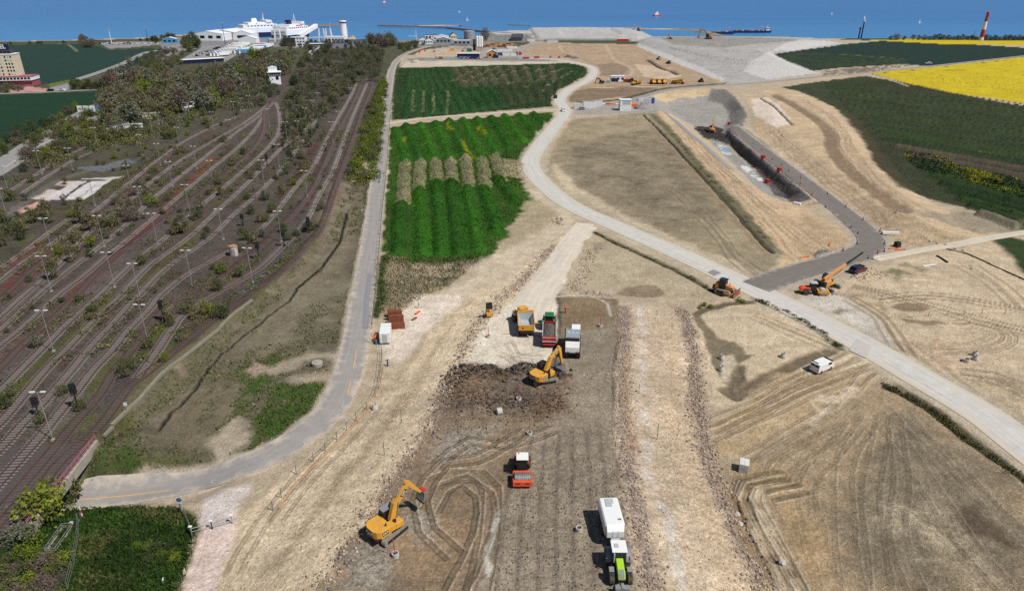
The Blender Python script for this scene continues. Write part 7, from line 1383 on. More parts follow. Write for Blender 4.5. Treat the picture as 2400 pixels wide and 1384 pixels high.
r = root_at('blue_pump', 909, 858, .3, 'blue standpipe with tap beside the fence', 'standpipe'); MB().cyl((0, 0, 0), (0, 0, 1.3), .16, .13, 8).part('pipe', blum, r); MB().cyl((-.35, 0, 1.25), (.35, 0, 1.35), .05, n=6).part('handle', dk, r); MB().box((0, -.2, .8), (.12, .4, .12)).part('spout', blum, r)
r = root_at('bottle_marker', 381, 1368, .4, 'small teal and white marker in the corner grass', 'marker'); MB().cyl((0, 0, 0), (.1, .1, .5), .12, .1, 8).part('base', tealm, r); MB().cyl((.1, .1, .5), (.2, .15, .8), .1, .05, 8).part('top', wht, r)
# stair frame in the grass, gate, barriers
r = root_at('stair_frame', 140, 1264, head((128, 1284), (158, 1240)), 'galvanised railing frame round a pit in the grass', 'railing frame', s=.62)
fr = MB(); W_, L_ = 1.0, 3.4
for z_ in (.55, 1.1):
    for a, b in (((-W_, -L_), (W_, -L_)), ((W_, -L_), (W_, L_)), ((W_, L_), (-W_, L_)), ((-W_, L_), (-W_, -L_))): fr.cyl((a[0], a[1], z_), (b[0], b[1], z_), .05, n=5)
for x_ in (-W_, W_):
    for k in range(5): fr.cyl((x_, -L_ + k * L_ / 2, 0), (x_, -L_ + k * L_ / 2, 1.1), .05, n=5)
fr.part('railing', galv, r); pt = MB()
for d_, c_ in (((.2, 2 * L_, .5), (-W_ + .1, 0, .05)), ((.2, 2 * L_, .5), (W_ - .1, 0, .05)), ((2 * W_, .2, .5), (0, L_ - .1, .05)), ((2 * W_, .2, .5), (0, -L_ + .1, .05))): pt.box(c_, d_)
pt.part('kerb', cz, r); MB().box((0, 0, .03), (1.7, 6.4, .06)).part('pit_floor', soilm, r); MB().box((.3, 4.3, .3), (.9, .7, .6), top=(.8, .7)).part('concrete_cap', conc2, r)
r = root_at('bar_gate', 470, 1240, 0, 'thin red and white bar gate across the pink track', 'gate'); b0 = r.location.copy()
g = [at(450, 1252) - b0, at(545, 1226) - b0]
MB().cyl(g[0] + Vector((0, 0, 1.0)), g[1] + Vector((0, 0, 1.0)), .05, n=6).part('bar', galv, r); MB().cyl(g[0] + Vector((0, 0, .5)), g[1] + Vector((0, 0, .5)), .04, n=6).part('bar', galv, r)
for q, m_ in ((g[0], galv), (g[1], galv), ((g[0] + g[1]) / 2, dk)): MB().cyl(q, q + Vector((0, 0, 1.3)), .08, n=6).part('post', m_, r); MB().box(q + Vector((0, 0, 1.35)), (.4, .3, .12)).part('cap', wht, r)
def fence(name, pts, h, sp, label, m, wires=3, infill=None, dz=0.0):
    P = smooth(GPs(pts), sp); o = Vector((P[0][0], P[0][1], ground(*P[0]))); r = empty(name, o); tag(r, label, 'fence')
    pm = None; Q = [Vector((p[0], p[1], ground(p[0], p[1]) + dz)) - o for p in P]
    for q in Q:
        if pm is None: x = MB().box((0, 0, h / 2), (.08, .08, h)).part('post', m, r); pm = x.data
        else: x = bpy.data.objects.new('post', pm); link(x, r)
        x.location = q
    wm = MB()
    for k in range(wires):
        hh = h * (k + 1) / wires - .05
        for a, b in zip(Q[:-1], Q[1:]): wm.cyl(a + Vector((0, 0, hh)), b + Vector((0, 0, hh)), .025, n=4, cap=False)
    wm.part('wires', m, r)
    if infill is not None:
        im = MB()
        for a, b in zip(Q[:-1], Q[1:]): im.add([a + Vector((0, 0, .1)), b + Vector((0, 0, .1)), b + Vector((0, .02, h * .8)), a + Vector((0, .02, h * .8))], [(0, 1, 2, 3)])
        im.part('netting', infill, r)
    return r
fgal = mat('fence_wire', A(120, 128, 116), .6, .2); fence('wire_fence', [(872, 770), (880, 690), (888, 600), (896, 500), (906, 400), (913, 300), (916, 270)], 1.7, 3.0, 'wire fence between asphalt lane and green windrows', fgal)
fence('wire_fence', [(915, 262), (925, 200), (935, 165), (948, 148)], 1.7, 5.0, 'wire fence beside the far lane', fgal)
fence('wire_fence', [(890, 790), (895, 830), (893, 870), (880, 930), (835, 985), (790, 1030), (735, 1080), (695, 1110), (660, 1165), (640, 1195)], 1.6, 2.6, 'wire fence along the outside of the lane bend', fgal, wires=2)
fence('orange_barrier', [(898, 862), (888, 915), (860, 958), (800, 1030), (745, 1085), (700, 1125), (672, 1165), (655, 1190)], .26, 2.0, 'low orange barrier netting at the foot of the sandy slope', mat('netting_orange', A(226, 160, 112), .7, var=.15), 1, mat('netting_orange'
 , (1, 1, 1)))
fence('wire_fence', [(424, 1196), (436, 1215), (446, 1240), (452, 1262)], 1.4, 1.6, 'short wire fence at the edge of the grass corner', fgal, wires=2)
fence('wire_fence', [(190, 1215), (186, 1260), (176, 1320), (160, 1384)], 1.5, 2.4, 'overgrown wire fence through the grass corner', fgal, wires=3)
fence('wire_fence', [(2140, 745), (2220, 738), (2300, 736), (2400, 735)], 1.2, 3.5, 'thin post fence on the sand at the right edge', fgal, wires=1)
r = root_at('white_post', 2140, 745, 0, 'single white post beside the puddles at right', 'post'); MB().box((0, 0, .7), (.16, .16, 1.5)).part('post', wht, r); MB().box((0, 0, 1.48), (.2, .2, .06)).part('cap', lgry, r)
# manhole lids on the lane
for i, (px, py) in enumerate([(232, 1167), (709, 1041), (801, 943), (828, 851), (500, 1128)]):
    r = root_at('manhole', px, py, 0, ['manhole lid on the yellow line', 'manhole lid on the lane bend, lower', 'manhole lid on the lane bend, upper', 'manhole lid between the yellow dashes', 'manhole lid near the junction'][i], 'manhole lid', 'manhole lids in the lane'); r.location.z = hz(r.location.x, r.location.y) + .1
    MB().lathe([(.36, 0), (.36, .012), (.28, .016)], n=16).part('ring', conc2, r); MB().lathe([(.27, .0), (.27, .02)], n=14).part('lid', grym, r)
# steel plates and joints across the haul road
quad_sheet('steel_plates', [(1990, 822), (2008, 794), (2042, 812), (2030, 840)], pl, 'worn steel plates laid across the haul road', dz=.125)
quad_sheet('road_joint', [(1658, 638), (1672, 632), (1690, 640), (1674, 647)], patch, 'darker joint across the haul road', dz=.125)
# beacons along the ramp bend
B_ = [(1810, 375), (1848, 402), (1875, 432), (1903, 458), (1939, 456), (1982, 485), (2022, 516), (2062, 542), (2072, 572), (2072, 590), (1935, 486), (2034, 606), (1994, 534), (2010, 548), (2008, 572), (1975, 588), (1876, 418), (1831, 388), (1785, 352), (1765, 338)]
bp0 = None
for i, (px, py) in enumerate(B_):
    if bp0 is None:
        bp0 = empty('guide_beacon', (0, 0, 0)); 
        for k in range(4): MB().box((0, 0, .25 + .22 * k), (.24, .06, .22)).part('stripe', wht if k % 2 else redp, bp0)
        MB().box((0, 0, .07), (.4, .7, .14)).part('foot', blk2, bp0); o = bp0
    else: o = copy_tree(bp0)
    o.location = at(px, py, .08); o.rotation_euler = (0, 0, -.6); tag(o, 'red and white guide beacon at the edge of the dark ramp', 'beacon', 'guide beacons along the dark ramp')
r = root_at('barrier_board', 2053, 606, head((2043, 606), (2064, 601)) + math.pi / 2, 'white barrier board with red post at the ramp bend', 'barrier'); MB().box((0, 0, .65), (2.2, .1, .8)).part('board', wht, r)
for k in range(5): MB().box((-.8 + k * .4, -.06, .85), (.2, .03, .25)).part('mark', blk2, r)
MB().cyl((.6, .3, 0), (.6, .3, 2.0), .18, n=10).part('red_post', redp, r)
for px, py, lb in [(2101, 498, 'concrete ring with red stub on the sand right of the ramp'), (1834, 318, 'small ring with red and white stub above the dig')]: pot(px, py, lb, 1.3, grp='short red markers')
def pipes(px, py, rz, n, L_, rad, m, lb, cat='pipes', name='pipe_stack', rows=1):
    r = root_at(name, px, py, rz, lb, cat); k = 0
    for j in range(rows):
        for i in range(n - j): MB().cyl(((i - (n - 1 - j) / 2) * rad * 2.1, -L_ / 2, rad + j * rad * 1.75), ((i - (n - 1 - j) / 2) * rad * 2.1, L_ / 2, rad + j * rad * 1.75), rad, n=10).part('pipe', m, r)
pvc = mat('pale_pipe', A(214, 212, 208), .5, var=.06); bpipe = mat('black_pipe', A(30, 30, 32), .5, var=.1)
pipes(2086, 548, head((2066, 549), (2108, 546)), 3, 4.6, .2, pvc, 'stack of pale pipes beside the ramp bend', rows=2); pipes(2178, 622, head((2160, 624), (2200, 618)), 3, 4.2, .12, pvc, 'grey pipes lying in the weeds right of the car'); pipes(2208, 608, head((2194, 598), (2224, 617)), 2, 4.6, .14, bpipe, 'pair of black pipes on the red soil')
hp = smooth(GPs([(2218, 584), (2265, 595), (2305, 612), (2360, 637), (2430, 668)]), 3); o = empty('black_hose', (hp[0][0], hp[0][1], 0)); tag(o, 'long black hose across the sand at the right edge', 'hose'); MB().tube([(p[0] - hp[0][0], p[1] - hp[0][1], ground(*p) + .12) for p in hp], .14, 6).part('hose', bpipe, o)
r = root_at('water_tank', 2102, 578, .4, 'black plastic box right of the ramp bend', 'tank'); MB().box((0, 0, .7), (1.6, 1.3, 1.4), top=(.85, .85)).part('tank', blk2, r, bev=.08); MB().cyl((0, 0, 1.38), (0, 0, 1.5), .25, n=10).part('cap', blk2, r)
for px, py, a, lb in [(2094, 583, 1.4, 'thick orange board near the black box'), (2110, 586, 1.55, 'long orange board near the black box'), (1945, 572, .5, 'orange board lying inside the ramp bend'), (1886, 603, 1.2, 'orange tube lying left of the ramp')]:
    r = root_at('orange_board', px, py, -a, lb, 'board', 'orange boards on the sand'); MB().box((0, 0, .12), (.35, 2.6, .2)).part('board', orgp, r); MB().box((0, 1.0, .16), (.4, .1, .22)).part('strap', blk2, r)
for i, (px, py) in enumerate([(2180, 566), (2197, 571), (2216, 574), (2240, 583), (2258, 588), (2278, 630), (1728, 1202), (1735, 1225), (1833, 1318)]):
    r = root_at('boulder', px, py, i, 'pale boulder on the sand, ' + ['first', 'second', 'third', 'fourth', 'fifth'][i] + ' from the left beside the dirt track' if i < 5 else ['pale boulder below the grey pipes', 'upper pale stone in the brown puddle', 'lower pale stone in the brown puddle', 'pale stone in the wet rut at lower right'][i - 5], 'boulder', 'boulders on the sand'); bs = bmesh.new(); bmesh.ops.create_icosphere(bs, subdivisions=2, radius=.42)
    rr_ = random.Random(i)
    for v in bs.verts: v.co *= rr_.uniform(.8, 1.15); v.co.z *= .7
    me = bpy.data.meshes.new('stone'); bs.to_mesh(me); bs.free(); me.materials.append(conc2); x = bpy.data.objects.new('stone', me); x.location.z = .15; link(x, r)
# dig: excavator, safety rail, boxes
excavator(1668, 312, -.3, .2, [(.3, 1.7), (1.2, 4.0), (3.3, 6.0)], [(3.0, 6.4), (3.5, 6.0), (4.6, 2.5)], -.8, 'dark orange excavator at work in the dig', dark_deck=True, body=cyd, s=1.0, text=False)
fence('safety_rail', [(1704, 306), (1742, 338), (1790, 374), (1852, 420), (1904, 466), (1920, 478)], 1.0, 3.0, 'red safety rail along the ramp edge', redp, wires=2, dz=.1)
fence('site_rail', [(1895, 480), (1918, 478)], .9, 1.5, 'short red rail at the lower end of the dig', redp, wires=3)
fence('guard_rail', [(1490, 236), (1540, 220), (1600, 209), (1720, 200), (1820, 192)], .8, 4.0, 'pale guard rail along the perimeter road above the dig', lgry, wires=2)
for i, (px, py, lb) in enumerate([(1788, 372, 'red steel box on the ramp edge, farthest'), (1826, 402, 'red box on the ramp edge, second'), (1798, 428, 'red box at the foot of the sheeting'), (1709, 292, 'red pump at the head of the ramp')]):
    r = root_at('red_box', px, py, .6, lb, 'box', 'red boxes round the dig'); MB().box((0, 0, .7), (1.5, 1.3, 1.4)).part('box', redp, r, bev=.05); MB().box((0, -.66, .8), (1.0, .05, .8)).part('door', mat('dark_red', A(140, 30, 36)), r)
r = root_at('white_slab', 1868, 478, .9, 'white concrete slab at the lower end of the dig', 'slab'); MB().box((0, 0, .3), (1.2, 2.2, .5), top=(.9, .95)).part('slab', wht, r)
# ------------------------------------------------------------------ buildings and far things
wallw = mat('white_cladding', A(246, 247, 250), .7, var=.05, scale=.3); roofw = mat('pale_roof', A(240, 241, 244), .6, var=.06, scale=.2); roofd = mat('dark_roof', A(70, 68, 74), .8, var=.15, scale=.4); gwall = mat('grey_cladding', A(150, 154, 160), .7, var=.08, scale=.3); beige = mat('hotel_beige', A(226, 214, 188), .8, var=.05, scale=.3); navyp = mat('navy_paint', A(24, 34, 78), .5, var=.08); pinkb = mat('hotel_pink_trim', A(168, 90, 104), .8); win = mat('window_dark', A(36, 40, 50), .15, var=.05); curt = mat('window_curtain', A(176, 196, 190), .5); timber = mat('timber_orange', A(206, 146, 84), .8, var=.15); stone = mat('harbour_stone', A(120, 112, 104), .95, var=.3, scale=.4, bump=.5); teal = mat('teal_roof', A(30, 106, 100), .6); skyb = mat('port_blue', A(70, 150, 200), .5)
def yaw(a, b): p, q = GPs([a, b]); return math.atan2(q[1] - p[1], q[0] - p[0])
def house(px, py, w_, d_, h, rz, label, wall=None, roof=None, gable=0.0, wins=(0, 0), door=False, name='building', cat='building', loc=None, over=.15):
    r = empty(name, loc if loc is not None else at(px, py), rz); tag(r, label, cat); wall = wall or wallw; roof = roof or roofw
    if gable:
        MB().prism([(-w_ / 2, 0), (w_ / 2, 0), (w_ / 2, h), (0, h + gable), (-w_ / 2, h)], -d_ / 2, d_ / 2, 'y').part('walls', wall, r)
        o = w_ / 2 + over; k = gable / (w_ / 2)
        MB().prism([(-o, h - k * over + .02), (0, h + gable + .02), (o, h - k * over + .02), (o, h - k * over + .3), (0, h + gable + .32), (-o, h - k * over + .3)], -d_ / 2 - over, d_ / 2 + over, 'y').part('roof', roof, r)
    else:
        MB().box((0, 0, h / 2), (w_, d_, h)).part('walls', wall, r); MB().box((0, 0, h + .12), (w_ + 2 * over, d_ + 2 * over, .28)).part('roof', roof, r)
    nx, nz_ = wins
    for i in range(nx):
        for j in range(nz_):
            o = MB().box((-w_ / 2 + (i + .5) * w_ / nx, -d_ / 2 - .03, h * (j + .55) / nz_), (w_ / nx * .55, .1, h / nz_ * .42)).part('window', win, r)
    if door: MB().box((w_ * .3, -d_ / 2 - .03, 1.05), (1.1, .1, 2.1)).part('door', gwall, r)
    return r
# hotel
hp_ = Vector((*G(42, 203), 0)); r = empty('hotel', hp_, yaw((-60, 208), (70, 203)) * .6); tag(r, 'tall cream hotel with rooftop sign and low white wing', 'building'); TW_ = 27; rx0 = -TW_ + 1.0
MB().box((rx0 + TW_ / 2, 8, 12.2), (TW_, 11, 17)).part('tower', beige, r); MB().box((rx0 + TW_ / 2, 8, 20.9), (TW_ + .5, 11.5, .5)).part('parapet', wallw, r); MB().box((-9, 8, 22.3), (16, 7, 2.6)).part('roof_storey', roofd, r)
MB().box((-4.5, 5, 2.2), (30, 12, 4.0)).part('ground_floor', pinkb, r); wg = MB().box((-4.5, 4, 5.4), (31, 13, 2.4)).part('wing', wallw, r); MB().box((-4.5, 4, 6.75), (31.4, 13.4, .3)).part('wing_roof', pinkb, r)
for i in range(14): MB().box((-18.8 + i * 2.15, -2.53, 5.5), (1.6, .12, 1.3)).part('window', win, wg)
wr = random.Random(2)
for f_ in range(6):
    for i in range(13):
        if i % 4 != 3: MB().box((-.6 - i * 1.75, 2.47, 8.0 + f_ * 2.25), (.95, .12, 1.15)).part('window', win if wr.random() < .6 else curt, r)
for i in range(7): MB().box((-16 + i * 2.4, 4.45, 22.3), (1.6, .12, 1.4)).part('window', win, r)
sgn = MB().box((-9.5, 5.2, 25.6), (17, .25, 3.6)).part('sign_frame', navyp, r); text_part('lettering', 'HOTEL', 3.6, (-8.6, 5.0, 25.6), (math.pi / 2, 0, 0), wht, sgn, .05)
for x_ in (-17, -9.5, -2): MB().cyl((x_, 5.6, 23.4), (x_, 5.6, 27.2), .12, n=6).part('sign_post', galv, r)
for i, (px, py, c_) in enumerate([(118, 214, blk2), (146, 213, wht), (24, 207, redm)]): car(px, py, 1.5, ['dark car on the hotel road', 'white car on the hotel road', 'red car in front of the hotel'][i], c_, 'car', lite=True, grp='cars by the hotel')
# billboards
for i, (px, lb) in enumerate([(190, 'white billboard beside the main road, left of three'), (204, 'white billboard beside the main road, middle of three'), (220, 'white billboard beside the main road, right of three')]):
    r = root_at('billboard', px, 268, .1, lb, 'billboard', 'billboards beside the main road'); MB().box((0, 0, 2.9), (2.5, .15, 3.3)).part('panel', wht, r); MB().box((-.1, -.1, 2.9), (1.2, .04, .5)).part('print', redp if i == 0 else lgry if i == 1 else skyb, r)
    for s_ in (-1, 1): MB().cyl((s_ * .9, .1, 0), (s_ * .9, .1, 1.6), .08, n=6).part('post', galv, r)
r = root_at('billboard', 231, 264, .1, 'small blue hoarding behind the white billboards', 'billboard'); MB().box((0, 0, 2.6), (2.4, .15, 1.8)).part('panel', skyb, r); MB().cyl((0, .1, 0), (0, .1, 1.8), .09, n=6).part('post', galv, r)
# coach in the weeds
r = root_at('railway_coach', 279, 308, yaw((256, 312), (303, 300)) , 'derelict white railway coach with dark roof in the scrub', 'railway coach'); MB().box((0, 0, 2.0), (12, 2.7, 2.2)).part('body', whd, r); MB().prism([(-1.4, 3.1), (1.4, 3.1), (1.0, 3.5), (-1.0, 3.5)], -6.1, 6.1).part('roof', roofd, r); MB().box((0, 0, .6), (11.5, 2.2, .6)).part('underframe', blk2, r)
for i in range(9): MB().box((-5.0 + i * 1.25, -1.36, 2.35), (.75, .06, .85)).part('window', win, r)
house(455, 248, 18, 9, 3.6, yaw((412, 248), (485, 240)), 'low white building with dark flat roof at the edge of the yard', wallw, roofd, wins=(5, 1), over=.4); house(350, 278, 7, 4, 2.6, .35, 'small pale shed roof in the scrub', beige, mat('shed_roof', A(150, 142, 132), .8), door=True)
house(322, 299, 4.5, 2.2, 1.6, .1, 'low white hut beside the derelict coach', wht, wht)
# signal tower
r = root_at('signal_box', 646, 197, .35, 'white signal tower with glazed upper floor above the trees', 'building'); MB().box((0, 0, 3.2), (7.5, 7, 6.4)).part('lower_walls', wallw, r); MB().box((0, 0, 7.2), (8.6, 8, 2.0)).part('glazed_floor', gwall, r); MB().box((0, 0, 8.4), (9.6, 9, .4)).part('balcony_roof', roofw, r); MB().box((-.8, .5, 9.8), (6, 5.5, 2.6)).part('upper_block', wallw, r); MB().prism([(-3.9, 11.1), (2.3, 11.1), (-.8, 12.2)], -2.4, 3.4, 'y').part('roof', roofw, r); MB().cyl((-4.2, 1, 8), (-4.2, 1, 15.5), .1, n=6).part('aerial', galv, r)
for i in range(5): MB().box((-2.9 + i * 1.5, -4.03, 7.3), (1.2, .1, 1.3)).part('window', win, r)
MB().box((1.5, -3.53, 4.4), (2.0, .1, 2.4)).part('window', win, r); MB().box((-1.8, -3.53, 3.6), (.7, .1, .7)).part('window', win, r)
# port
house(503, 93, 44, 40, 8, -.10, 'left white port hall with shallow gable', wallw, roofw, 3.5, (4, 1), name='port_hall'); house(540, 90, 36, 40, 8.5, -.16, 'middle white port hall with pale roof', gwall, roofw, 3.5, (3, 1), name='port_hall'); house(577, 93, 24, 26, 8, .02, 'right white port hall with dark doorway', wallw, roofw, 4, (1, 1), name='port_hall')
house(585, 101, 22, 10, 5.5, -.05, 'white pyramid-roofed toll canopy in the port', wallw, roofw, 3.0, name='toll_canopy'); house(475, 147, 36, 8, 3.4, yaw((428, 146), (520, 141)), 'long dark toll booth row at the port entrance', navyp, roofw, wins=(9, 1), name='toll_booths', over=.8)
house(400, 101, 16, 8, 5, .2, 'blue and white kiosk by the seaside car park', skyb, roofw, 2, (3, 1)); house(282, 174, 12, 7, 3.2, .15, 'white pavilion with dark roof beside the coast road', wallw, roofd, wins=(4, 1)); house(702, 108, 17, 10, 10, .0, 'white terminal stair block in front of the ferries', wallw, roofw, wins=(5, 3)); house(682, 108, 14, 12, 9, 0, 'brown hall beside the terminal stair block', mat('brown_hall', A(62, 56, 58), .8), roofd)
house(744, 112, 15, 7, 4.5, .35, 'white canopy over the station platform', gwall, roofw, name='platform_canopy', cat='canopy', over=1); house(788, 102, 24, 14, 8, 0, 'white harbour office with blue band', wallw, roofw, wins=(6, 1)); house(820, 104, 40, 12, 5, 0, 'long grey shed behind the trees at the harbour', gwall, roofd, wins=(8, 1)); house(762, 108, 50, 8, 3.5, .0, 'low grey customs shed in the port', gwall, roofd)
r = root_at('station_platform', 722, 122, 0, 'two long pale platform edges running to the canopy', 'platform')
for q in (((716, 134), (742, 107)), ((726, 134), (752, 107))):
    a, b = [Vector((*p, 0)) - Vector((r.location.x, r.location.y, 0)) for p in GPs(q)]; m_ = (a + b) / 2; MB().box((m_.x, m_.y, .4), ((b - a).length, 2.4, .9), rz=math.atan2(b.y - a.y, b.x - a.x)).part('platform_edge', lgry, r)
r = root_at('control_tower', 808, 100, 0, 'round white harbour control tower', 'tower'); MB().lathe([(3.9, 0), (3.9, 22), (4.3, 22.5), (4.3, 25), (3.8, 25.5)], n=18).part('shaft', wallw, r); MB().lathe([(4.4, 22.8), (4.4, 24.2)], n=18).part('glazing', win, r); MB().cyl((0, 0, 25), (0, 0, 29), .2, n=6).part('aerial', galv, r)
def ferry(px, py, rz, label, L_=70, B=25, fun=0):
    r = empty('ferry', Vector((*G(px, py, SEA), SEA)), rz); tag(r, label, 'ferry', 'ferries at the terminal')
    hull = [(-B / 2, -L_ / 2), (B / 2, -L_ / 2), (B / 2, L_ * .32), (B * .25, L_ * .46), (0, L_ / 2), (-B * .25, L_ * .46), (-B / 2, L_ * .32)]
    MB().prism(hull, -1, 6.5, 'z').part('hull', navyp, r); MB().prism([(x * 1.0, y * .985) for x, y in hull], 6.5, 13, 'z').part('car_deck', wallw, r); MB().box((0, -3, 15), (B * .94, L_ * .78, 4)).part('passenger_deck', wallw, r); MB().box((0, -2, 18.3), (B * .8, L_ * .55, 2.8)).part('upper_deck', wallw, r); MB().box((0, L_ * .16, 21), (B * .9, 8, 3)).part('bridge', wallw, r)
    for y_ in (-L_ * .12,): f = MB().box((0, y_, 22), (6, 9, 6), top=(.8, .7)).part('funnel', navyp if fun else wallw, r)
    m_ = MB()
    for x_ in (-2.5, 2.5): m_.cyl((x_, L_ * .1, 22), (0, L_ * .1, 31), .25, n=5)
    m_.cyl((0, L_ * .1, 22), (0, L_ * .1, 32), .3, n=5); m_.part('mast', wallw, r)
    for s_ in (-1, 1):
        for k in range(9):
            MB().box((s_ * B * .472, -L_ * .32 + k * L_ * .075, 15.2), (.2, 2.4, 1.2)).part('window', win, r)
    for k in range(7): MB().box((-B * .36 + k * B * .12, -L_ * .42 - .1, 15.2), (1.6, .3, 1.2)).part('window', win, r); MB().box((-B * .36 + k * B * .12, -L_ / 2 - .05, 9.8), (1.8, .3, 1.0)).part('window', win, r)
    MB().box((0, -L_ / 2 - .1, 3.5), (B * .6, .4, 5)).part('stern_door', lgry, r); MB().box((0, L_ * .16 + 4.05, 21.3), (B * .86, .15, 1.1)).part('bridge_windows', win, r)
    for s_ in (-1, 1): MB().box((s_ * B * .43, 2, 17.6), (1.6, 12, 1.4)).part('lifeboats', orgp if fun else wallw, r)
    return r
ferry(612, 86, -.9, 'white ferry with navy hull behind the port halls', 64, 26); ferry(688, 92, -.35, 'white ferry with open bow beside the linkspan', 62, 24, 1)
r = root_at('linkspan_bridge', 736, 101, 0, 'white covered passenger bridge sloping up to the ferries', 'bridge'); o_ = Vector(r.location)
a, b = Vector((*G(702, 104), 9)), Vector((*G(745, 98), 19)); a -= o_; b -= o_; q = (b - a); MB().box((a + b) / 2, (q.length, 5, 4.2), rz=math.atan2(q.y, q.x), ry=-math.asin(q.z / q.length)).part('gallery', wallw, r)
a, b = Vector((*G(630, 104), 6)) - o_, Vector((*G(790, 98), 6)) - o_; q = b - a; MB().box((a + b) / 2, (q.length, 6, 1.2), rz=math.atan2(q.y, q.x)).part('roadway', lgry, r)
for k in range(9): p = a.lerp(b, k / 8); MB().cyl((p.x, p.y, 0), (p.x, p.y, 6), .5, n=6).part('pier', lgry, r)
for px, py, lb in [(652, 96, 'white lifting gantry left of the second ferry'), (756, 98, 'white lifting gantry at the empty berth, left'), (772, 98, 'white lifting gantry at the empty berth, right')]:
    r = root_at('lifting_gantry', px, py, 0, lb, 'gantry', 'lifting gantries'); g_ = MB()
    for s_ in (-1, 1): g_.box((s_ * 4, 0, 9), (1.4, 2, 18), shift=(-s_ * 1.5, 0))
    g_.part('legs', wallw, r); MB().box((0, 0, 17.6), (9, 2.4, 1.6)).part('beam', skyb if px > 740 else wallw, r)
def bank(name, pts, wd, h, label, z0=SEA, m=None, top=None, cat='breakwater'):
    P = [np.array(p) for p in [G(*p, SEA) for p in pts]]; P = smooth(P, 12); o = Vector((P[0][0], P[0][1], z0)); r = empty(name, o); tag(r, label, cat); V = []; n = len(P); rr_ = random.Random(len(pts) + int(wd))
    for j in range(n):
        t = P[min(j + 1, n - 1)] - P[max(j - 1, 0)]; t = t / (np.linalg.norm(t) + 1e-9); nn_ = np.array([-t[1], t[0]])
        for c_, z_ in ((-.5, -1), (-.22, h), (.22, h), (.5, -1)): q = P[j] + nn_ * (c_ * wd + rr_.uniform(-.06, .06) * wd); V.append((q[0] - o.x, q[1] - o.y, z_ + rr_.uniform(-.15, .15) * h))
    MB().add(V, [(j * 4 + k, j * 4 + k + 1, (j + 1) * 4 + k + 1, (j + 1) * 4 + k) for j in range(n - 1) for k in range(3)] + [(0, 1, 2, 3)]).part('rubble_bank', m or stone, r)
    if top:
        t_ = MB()
        for a, b in zip(P[:-1], P[1:]): m_ = (a + b) / 2; t_.box((m_[0] - o.x, m_[1] - o.y, h + .5), (np.linalg.norm(b - a), wd * .3, 1.0), rz=math.atan2(b[1] - a[1], b[0] - a[0]))
        t_.part('crown_wall', top, r)
    return r
bank('breakwater', [(660, 67), (720, 63), (800, 60), (806, 60)], 6, 2, 'brown stone breakwater behind the second ferry', top=mat('breakwater_crown', A(150, 130, 116), .9)); bank('breakwater', [(886, 62), (950, 64), (1040, 67), (1120, 75), (1200, 82), (1262, 86)], 6, 1.8, 'long curved mole from harbour mouth to the dark shed', top=cz); bank('breakwater', [(980, 62), (1040, 61), (1078, 62)], 8, 1.6, 'pale short breakwater beyond the curved mole', m=mat('pale_rubble', A(170, 162, 156), .95, var=.2))
bank('breakwater', [(1192, 59), (1215, 60), (1240, 61)], 6, 1.2, 'short stone spit left of the reclaimed land'); bank('breakwater', [(1470, 66), (1530, 69), (1580, 69), (1640, 72)], 10, 1.4, 'low sandy causeway across the lagoon mouth', m=mat('causeway_sand', A(176, 166, 154), .95)); bank('breakwater', [(1580, 70), (1620, 72), (1665, 80), (1690, 88)], 26, 2.2, 'stony grey spit with debris beside the lagoon', m=mat('spit_gravel', A(140, 134, 126), .95, var=.25))
r = root_at('storage_tank', 1100, 94, 0, 'round grey storage tank by the harbour', 'tank'); MB().lathe([(7, 0), (7, 11), (6.7, 11.2), (0.3, 12)], n=24).part('shell', gwall, r); MB().lathe([(7.1, 10.6), (7.1, 11)], n=24).part('rim', lgry, r)
sh_ = house(1212, 93, 58, 14, 4, -.05, 'long dark shed with rows of roof lights on the shore', roofd, roofd, 2.6, name='long_shed'); sh_.rotation_euler.z = 1.52
for k in range(10): MB().box((-3.6, -26 + k * 5.6, 5.55), (1.0, 1.4, .5)).part('roof_light', wht, sh_)
for i, (px, py, w_, d_, h, g_, wl, rf, lb) in enumerate([(992, 102, 10, 8, 5, 2.5, wallw, roofd, 'white house with dark gable, leftmost of the hamlet'), (1006, 103, 9, 8, 4.5, 2.5, wallw, roofd, 'small white house second in the hamlet'), (1013, 92, 18, 8, 5.5, 0, wallw, roofd, 'flat dark-roofed white house by the water'), (1034, 94, 20, 9, 4, 2.5, wallw, roofw, 'white terrace with three gables in the hamlet'), (1040, 101, 18, 8, 5, 2, gwall, roofw, 'grey house in the middle of the hamlet'), (1062, 92, 9, 8, 5, 3, beige, roofd, 'beige house at the end of the hamlet'), (1083, 105, 20, 9, 5, 0, gwall, roofw, 'grey flat hall right of the hamlet')]): house(px, py, w_, d_, h, [.1, .1, 0, .05, 0, .3, .05][i], lb, wl, rf, g_, (4, 1))
for i, (px, py, w_, c_) in enumerate([(968, 90, 12, redp), (1295, 100, 14, whd), (1460, 95, 14, redp), (1245, 97, 10, wht)]): house(px, py, w_, 4, 3, 0, ['red and white hut on the harbour shore', 'white hut with red roof edge beside the site road', 'red container on the reclaimed land', 'white cabin before the long dark shed'][i], c_, wht if c_ is redp else lgry, name='hut')
